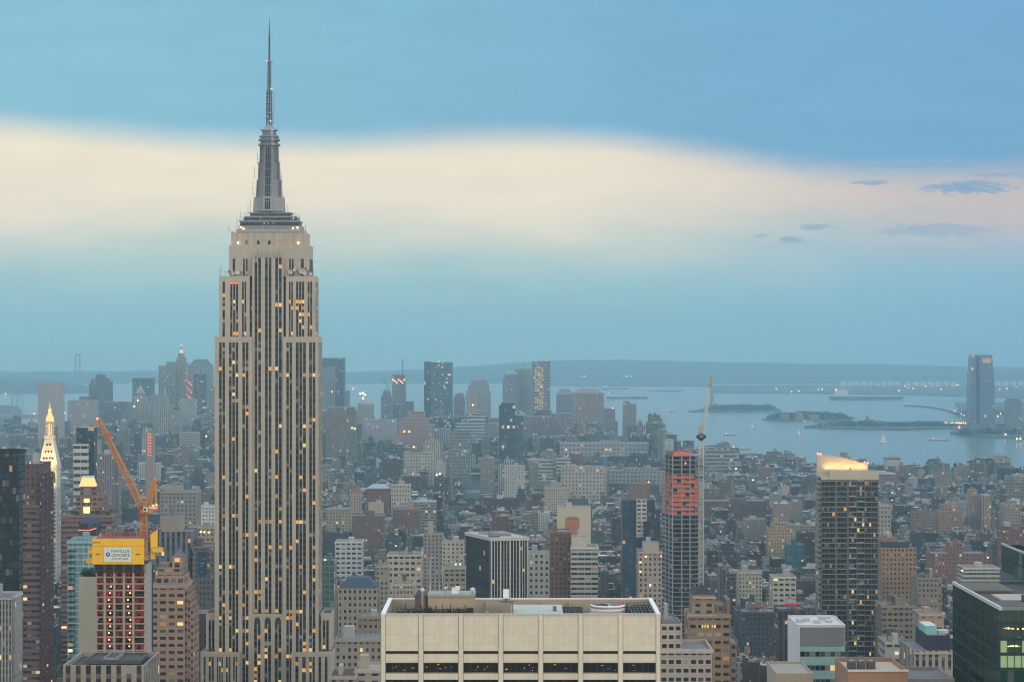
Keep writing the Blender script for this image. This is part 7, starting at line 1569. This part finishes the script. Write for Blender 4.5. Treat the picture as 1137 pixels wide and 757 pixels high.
def zone(ox, oy, ang, x_extent, y_extent, inside, aw=262, sh=78, lotscale=1.):
    ca, sa = math.cos(ang), math.sin(ang); W = lambda u, v: (ox + u * ca - v * sa, oy + u * sa + v * ca)
    nx = int(x_extent / aw) + 1; ny = int(y_extent / sh) + 1
    for i in range(-nx, nx):
        for j in range(0, ny):
            jit = random.uniform(-16, 16) if oy + j * sh > 2250 else 0
            u0, u1 = i * aw + (15 if jit == 0 else 8) + jit, (i + 1) * aw - (13 if jit == 0 else 8) + jit; v0, v1 = j * sh + 9, (j + 1) * sh - 9
            c = W((u0 + u1) / 2, (v0 + v1) / 2)
            if not inside(*c) : continue
            if abs(c[0]) > .262 * c[1] + 190: continue
            if all(onland(*W(a, b)) for a in (u0, u1) for b in (v0, v1)): SLABS.append([W(u0 - 4, v0 - 4), W(u1 + 4, v0 - 4), W(u1 + 4, v1 + 4), W(u0 - 4, v1 + 4)])
            mid_ = (v0 + v1) / 2
            for row in (0, 1):
                u = u0
                while u < u1 - 6:
                    D = c[1]; w = random.choice((7.5, 7.5, 8, 10, 15, 15, 18, 22, 30)) * lotscale
                    if D > 2900: w = random.choice((8, 8, 11, 15, 15, 20, 26, 38))
                    w = min(w, u1 - u); 
                    if u1 - u - w < 6: w = u1 - u
                    dep = (mid_ - v0) * random.uniform(.66, .98)
                    va, vb = (v0, v0 + dep) if row == 0 else (v1 - dep, v1)
                    ctr_ = W(u + w / 2, (va + vb) / 2); h = hrange(ctr_[1], ctr_[0]) * (.8 if w < 9 else 1)
                    if onland(*ctr_) and inside(*ctr_) and abs(ctr_[0]) < .25 * ctr_[1] + 90 and not blocked(ctr_[0], ctr_[1], max(w, dep) * .5 + 2) and random.random() > .035:
                        poly = [W(u + .1, va), W(u + w - .1, va), W(u + w - .1, vb), W(u + .1, vb)]
                        SPECS.append(dict(poly=poly, D=min(p[1] for p in poly), c=ctr_, h=h, w=w, ca=ca, sa=sa))
                    u += w
zone(180 - 262 * 3, 930, 0.0, 2600, 3200, lambda x, y: y < 3260 or (x < -60 and y < 4050))
zone(300, 3000, math.radians(-24), 2600, 2300, lambda x, y: y >= 3285 and x >= -35 and y < 5400, aw=170, sh=66)
zone(-500, 3500, math.radians(9), 2200, 2900, lambda x, y: (y >= 4080 and x < -35) or y >= 5430, aw=150, sh=70)
# heights capped so the named buildings behind stay in view
OC = sorted(OCC)
for s in SPECS:
    D = s['D']; px0 = CX + min(p[0] / p[1] for p in s['poly']) * F; px1 = CX + max(p[0] / p[1] for p in s['poly']) * F
    cap = 1e9
    for o in OC:
        if o[0] > D + 5 and px0 < o[2] and px1 > o[1]:
            yt = o[3]; yg = CY + CH * F / o[0]; yb = yt + (yg - yt) * (1 - o[8]); cap = min(cap, CH - (yb - CY) / F * D)
    s['h'] = max(7.5, min(s['h'], cap)); s['px0'], s['px1'] = px0, px1
    s['yt'] = CY + (CH - s['h']) * F / D; s['yb'] = CY + CH * F / D; s['ytb'] = CY + (CH - s['h']) * F / (D + 26)
# what each one shows of itself, hand placed ones included
W_, H_ = 1137, 757
SPECS.sort(key=lambda s: -s['D'])
items = [(s['D'], k, s['px0'], s['px1'], s['ytb'], s['yb']) for k, s in enumerate(SPECS)] + [(o[0], -1, o[1], o[2], o[3], CY + CH * F / o[0]) for o in OCC]
items.sort(key=lambda t: -t[0]); rowsbuf = [[-2] * W_ for _ in range(H_)]
for (_, k, a, b, y0, y1) in items:
    a, b = max(0, int(round(a))), min(W_, int(round(b))); y0, y1 = max(0, int(round(y0))), min(H_, int(round(y1)))
    if b > a:
        seg = [k] * (b - a)
        for y in range(y0, y1): rowsbuf[y][a:b] = seg
cnt = {}
for r in rowsbuf:
    for k in r: cnt[k] = cnt.get(k, 0) + 1
for k, s in enumerate(SPECS): s['vis'] = cnt.get(k, 0)
order = sorted(range(len(SPECS)), key=lambda k: -SPECS[k]['vis']); IND = set(order[:300])

def gen_building(s, sink):
    c = s['pal'][1]; j = lambda v, a=.12: tuple(max(.01, q * random.uniform(1 - a, 1 + a)) for q in v); kk = random.choice((.35, .5, .65, .85, 1.0)); kk *= (.66 if s['D'] < 2700 else .86); col = tuple(v * kk for v in j(c, .05)); kr = random.uniform(.75, 1.25); rc = tuple(v * kr for v in s['roof'][1])  # nearer walls are darker: canyon shade is put into their colour
    st = random.choices('PQRUWVBG', (3, 3, 2, 1.6, 2, 1.6, 1.4, .5))[0] if s['w'] > 12 else random.choices('PQRW', (2, 3, 2, 1))[0]
    bay = random.uniform(2.2, 3.9) if st != 'B' else random.uniform(2, 4); fl = random.uniform(3.3, 4.1)
    if s['D'] > 3200: bay *= 1.25; fl *= 1.25
    wl = sink('walls'); zr = s['h']; near = s['D'] < 3300
    n = len(s['poly']); uo = 100.0 * random.randint(1, 9000)
    for i in range(n):
        p, q = s['poly'][i], s['poly'][(i + 1) % n]
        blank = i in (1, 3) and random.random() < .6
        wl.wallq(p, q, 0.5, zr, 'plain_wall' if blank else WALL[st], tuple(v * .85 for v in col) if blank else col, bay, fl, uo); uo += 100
    rf = sink('roof'); P = s['poly']; cx, cy = s['c']; k = 1 - .45 / max(4, s['w'] / 2)
    I = [(cx + (p[0] - cx) * k, cy + (p[1] - cy) * k) for p in P]; rim = random.uniform(.5, 1.2)
    if near:
        for i in range(4):
            q = (i + 1) % 4; rf.face([(*P[i], zr), (*P[q], zr), (*I[q], zr), (*I[i], zr)], 'stone', tuple(min(.65, v * 1.2) for v in col)); rf.face([(*I[i], zr), (*I[q], zr), (*I[q], zr - rim), (*I[i], zr - rim)], 'plain_wall', col)
        rf.face([(*p, zr - rim) for p in I], 'roofing', rc)
    else: rf.face([(*p, zr) for p in P], 'roofing', rc); rim = 0
    A, Bx, Dd = Vector(P[0]), Vector(P[1]) - Vector(P[0]), Vector(P[3]) - Vector(P[0])
    at = lambda u, v: tuple(A + Bx * u + Dd * v)
    if s['big'] and near:
        cn = sink('cornice'); u = Bx.normalized(); nn = Vector((u.y, -u.x)); a, b = A + nn * .6, A + Bx + nn * .6
        cn.wallq(tuple(a), tuple(b), zr - 1.3, zr - .3, 'stone', tuple(min(.6, v * 1.15) for v in col)); cn.face([(a.x, a.y, zr - .3), (b.x, b.y, zr - .3), (A.x + Bx.x, A.y + Bx.y, zr - .3), (A.x, A.y, zr - .3)], 'stone', col)
    if s['tier']:
        t = sink('setback_tier'); h2 = zr + s['tier']; q = [at(.14, .2), at(.86, .2), at(.86, .85), at(.14, .85)]; t.prism(q, zr - rim, h2, WALL[st], col, 'roofing', rc, bay, fl, 0); top = h2
    else: top = zr - rim
    lo, hi = (.2, .72) if s['tier'] else (.06, .8)
    for i in range(s['nb']):
        u0, v0 = random.uniform(lo, hi - .1), random.uniform(lo, hi - .1); uw = min(random.uniform(.14, .34), hi + .12 - u0); vw = min(random.uniform(.14, .3), hi + .12 - v0)
        b = sink('roof_bulkhead'); cc = random.choice((col, (.42, .42, .41), (.14, .14, .15), (.30, .22, .17), (.5, .5, .48))); b.prism([at(u0, v0), at(u0 + uw, v0), at(u0 + uw, v0 + vw), at(u0, v0 + vw)], top - .1, top + random.uniform(1.8, 5), 'plain_wall', j(cc), 'roofing', random.choice(ROOFS)[1])
    for i in range(s['nt']):
        b = sink('water_tank'); p = at(random.uniform(.25, .75), random.uniform(.3, .75)); r = random.uniform(1.5, 2.3)
        tc = random.choice(((.13, .09, .06), (.10, .08, .07), (.30, .19, .11)))
        if near: water_tank(b, p[0], p[1], top, r, r * 1.8, tc, random.uniform(2, 4))
        else: b.frus(p[0], p[1], top, top + 6, r * 1.2, r * 1.1, 6, 'paint', tc)
    if near:
        for i in range(s['nd']):
            b = sink('roof_plant'); p = at(random.uniform(.1, .85), random.uniform(.15, .85)); w = random.uniform(.8, 2.2); b.box(p[0], p[0] + w, p[1], p[1] + w, top - .1, top + random.uniform(.8, 2), 'paint', random.choice(((.45, .46, .46), (.2, .2, .21), (.6, .6, .58), (.1, .1, .11))))
mass = MB(); indiv = []
for k, s in enumerate(SPECS):
    s['pal'] = wch(PAL); s['roof'] = wch(ROOFS); s['big'] = s['w'] > 14
    s['nb'] = random.choice((1, 1, 2, 2, 3)) if s['w'] > 12 else random.choice((0, 1, 1, 2)); s['nt'] = (random.random() < (.5 if s['h'] > 22 else .15)) + (random.random() < .12 and s['w'] > 14) if s['D'] < 3600 else (random.random() < .12)
    s['nt'] = int(s['nt']); s['nd'] = random.randint(1, 7); s['tier'] = random.uniform(3.5, 9) if (s['w'] > 14 and random.random() < .22) else 0
    if k in IND: indiv.append(s)
    else:
        if s['D'] > 3600: s['nb'] = min(1, s['nb']); 
        gen_building(s, lambda nm: mass)
mass.build('city_blocks_beyond', kind='stuff')
m = MB()
for q in SLABS: m.prism(q, 1.5, 1.75, 'plain_wall', (.16, .16, .16), 'plain_wall', (.17, .17, .17))
m.build('pavement', kind='structure')
# labels for the individual ones
LMK = [(l if isinstance(l, str) else str(l), x, y) for l, x, y in LM if len(l.split()) <= 5]
LMK += [('great skyscraper foot', 300, 700), ('pale office block', 578, 672), ('netted tower', 134, 660), ('crowned tower', 941, 560), ('orange lit concrete frame', 758, 540), ('green glass building', 1098, 668), ('white framed block', 908, 700), ('black columned tower', 552, 610), ('gold lit clock tower', 54, 530), ('tan twin tower', 1088, 560), ('amber lit loft tower', 998, 620)]
used = {}
ORD = ['closest', 'second', 'third', 'fourth', 'fifth', 'sixth', 'seventh', 'eighth', 'ninth', 'tenth', 'eleventh', 'twelfth', 'thirteenth', 'fourteenth', 'fifteenth']
def kind_of(s):
    if s['h'] > 45: return ('tall', 'office_building' if s['w'] > 14 else 'apartment_building')
    if s['h'] > 24: return ('mid height', 'loft_building' if s['w'] > 14 else 'apartment_building')
    return ('low', 'warehouse' if s['w'] > 20 else ('row_house' if s['w'] < 9 else 'apartment_building'))
for s in indiv:
    px, py = (s['px0'] + s['px1']) / 2, (s['yt'] + s['ytb']) / 2; px = min(1130, max(6, px)); py = min(752, py); s['pp'] = (px, py)
    nm, lx, ly = min(LMK, key=lambda t: (t[1] - px) ** 2 + ((t[2] + 20 - py) * 1.3) ** 2); dx, dy = px - lx, py - (ly + 10)
    side = ('right of' if dx > 0 else 'left of') if abs(dx) > abs(dy) * .8 else ('in front of' if dy > 0 else 'beyond'); s['place'] = (side, nm); s['dist'] = math.hypot(dx, dy)
    ht, nm2 = kind_of(s); s['kind'] = nm2
    feat = s['roof'][0] + (', roof tank' if s['nt'] == 1 else ', two tanks' if s['nt'] > 1 else '') + (', stepped top' if s['tier'] else '')
    s['desc'] = f"{ht} {s['pal'][0]} {'house' if nm2 == 'row_house' else 'block'}, {feat}"
groups = {}
for s in indiv: groups.setdefault((s['desc'], s['place']), []).append(s)
for (d, (side, nm)), L in groups.items():
    L.sort(key=lambda s: s['dist'])
    for i, s in enumerate(L): s['label'] = f"{d}, {side} the {nm}" + (f", {ORD[min(i, 14)]} such" if len(L) > 1 else '')
for s in indiv:
    D = s['D']; o = (s['c'][0], s['c'][1], 0.0); root = empty(s['kind'], o, ' '.join(s['label'].split()[:16]), 'building', 'buildings of the city blocks'); parts = []
    def sink(nm, parts=parts):
        if nm in ('walls', 'roof', 'cornice', 'roof_plant'):
            for p in parts:
                if p[0] == nm: return p[1]
        mb = MB(); parts.append((nm, mb)); return mb
    gen_building(s, sink)
    for nm, mb in parts:
        if mb.f: mb.build(nm, root, o)

# lamps burning on roofs and in the streets
G6 = 'small warm street lamp glowing between the buildings of the city blocks'
rr = random.Random(5); k = 0
while k < 60:
    px, py = rr.uniform(360, 1130), rr.uniform(505, 650)
    D = GD(py) ; x = X(px, D)
    if not onland(x, D): continue
    h = 24; o = empty('street_lamp', (x, D, 1.7), G6, 'lamp', 'street lamps of the city blocks'); m_ = MB(); m_.tube((x, D, 0), (x, D, h), .14, 'metal', (.1, .1, .1)); m_.build('pole', o, (x, D, 0)); m_ = MB(); m_.ball(x, D, h + .4, rr.uniform(.5, .95) * D / 2600, 'lamp_orange' if rr.random() < .8 else 'lamp_red', n=6, k=4); m_.build('lamp_head', o, (x, D, 0)); k += 1

# ------------------------------------------------------------------ the air: even haze over city and bay
hz = MB(); hz.solid(-7060, 7060, -660, 19480, -3.9, 458, 'plain_wall')
ho = hz.build('haze', kind='stuff')
hm = bpy.data.materials.new('haze_air'); hm.use_nodes = True; nt = hm.node_tree; nt.nodes.clear()
o_ = nt.nodes.new('ShaderNodeOutputMaterial'); pv = nt.nodes.new('ShaderNodeVolumePrincipled'); pv.inputs['Density'].default_value = HAZE_DENS; pv.inputs['Color'].default_value = (*HAZE_COL, 1); pv.inputs['Anisotropy'].default_value = 0.8
nt.links.new(pv.outputs[0], o_.inputs['Volume']); ho.data.materials.clear(); ho.data.materials.append(hm)

print('OBJECTS', len(bpy.data.objects), 'specs', len(SPECS), 'occ', len(OCC), 'minvis', min(SPECS[k]['vis'] for k in IND))
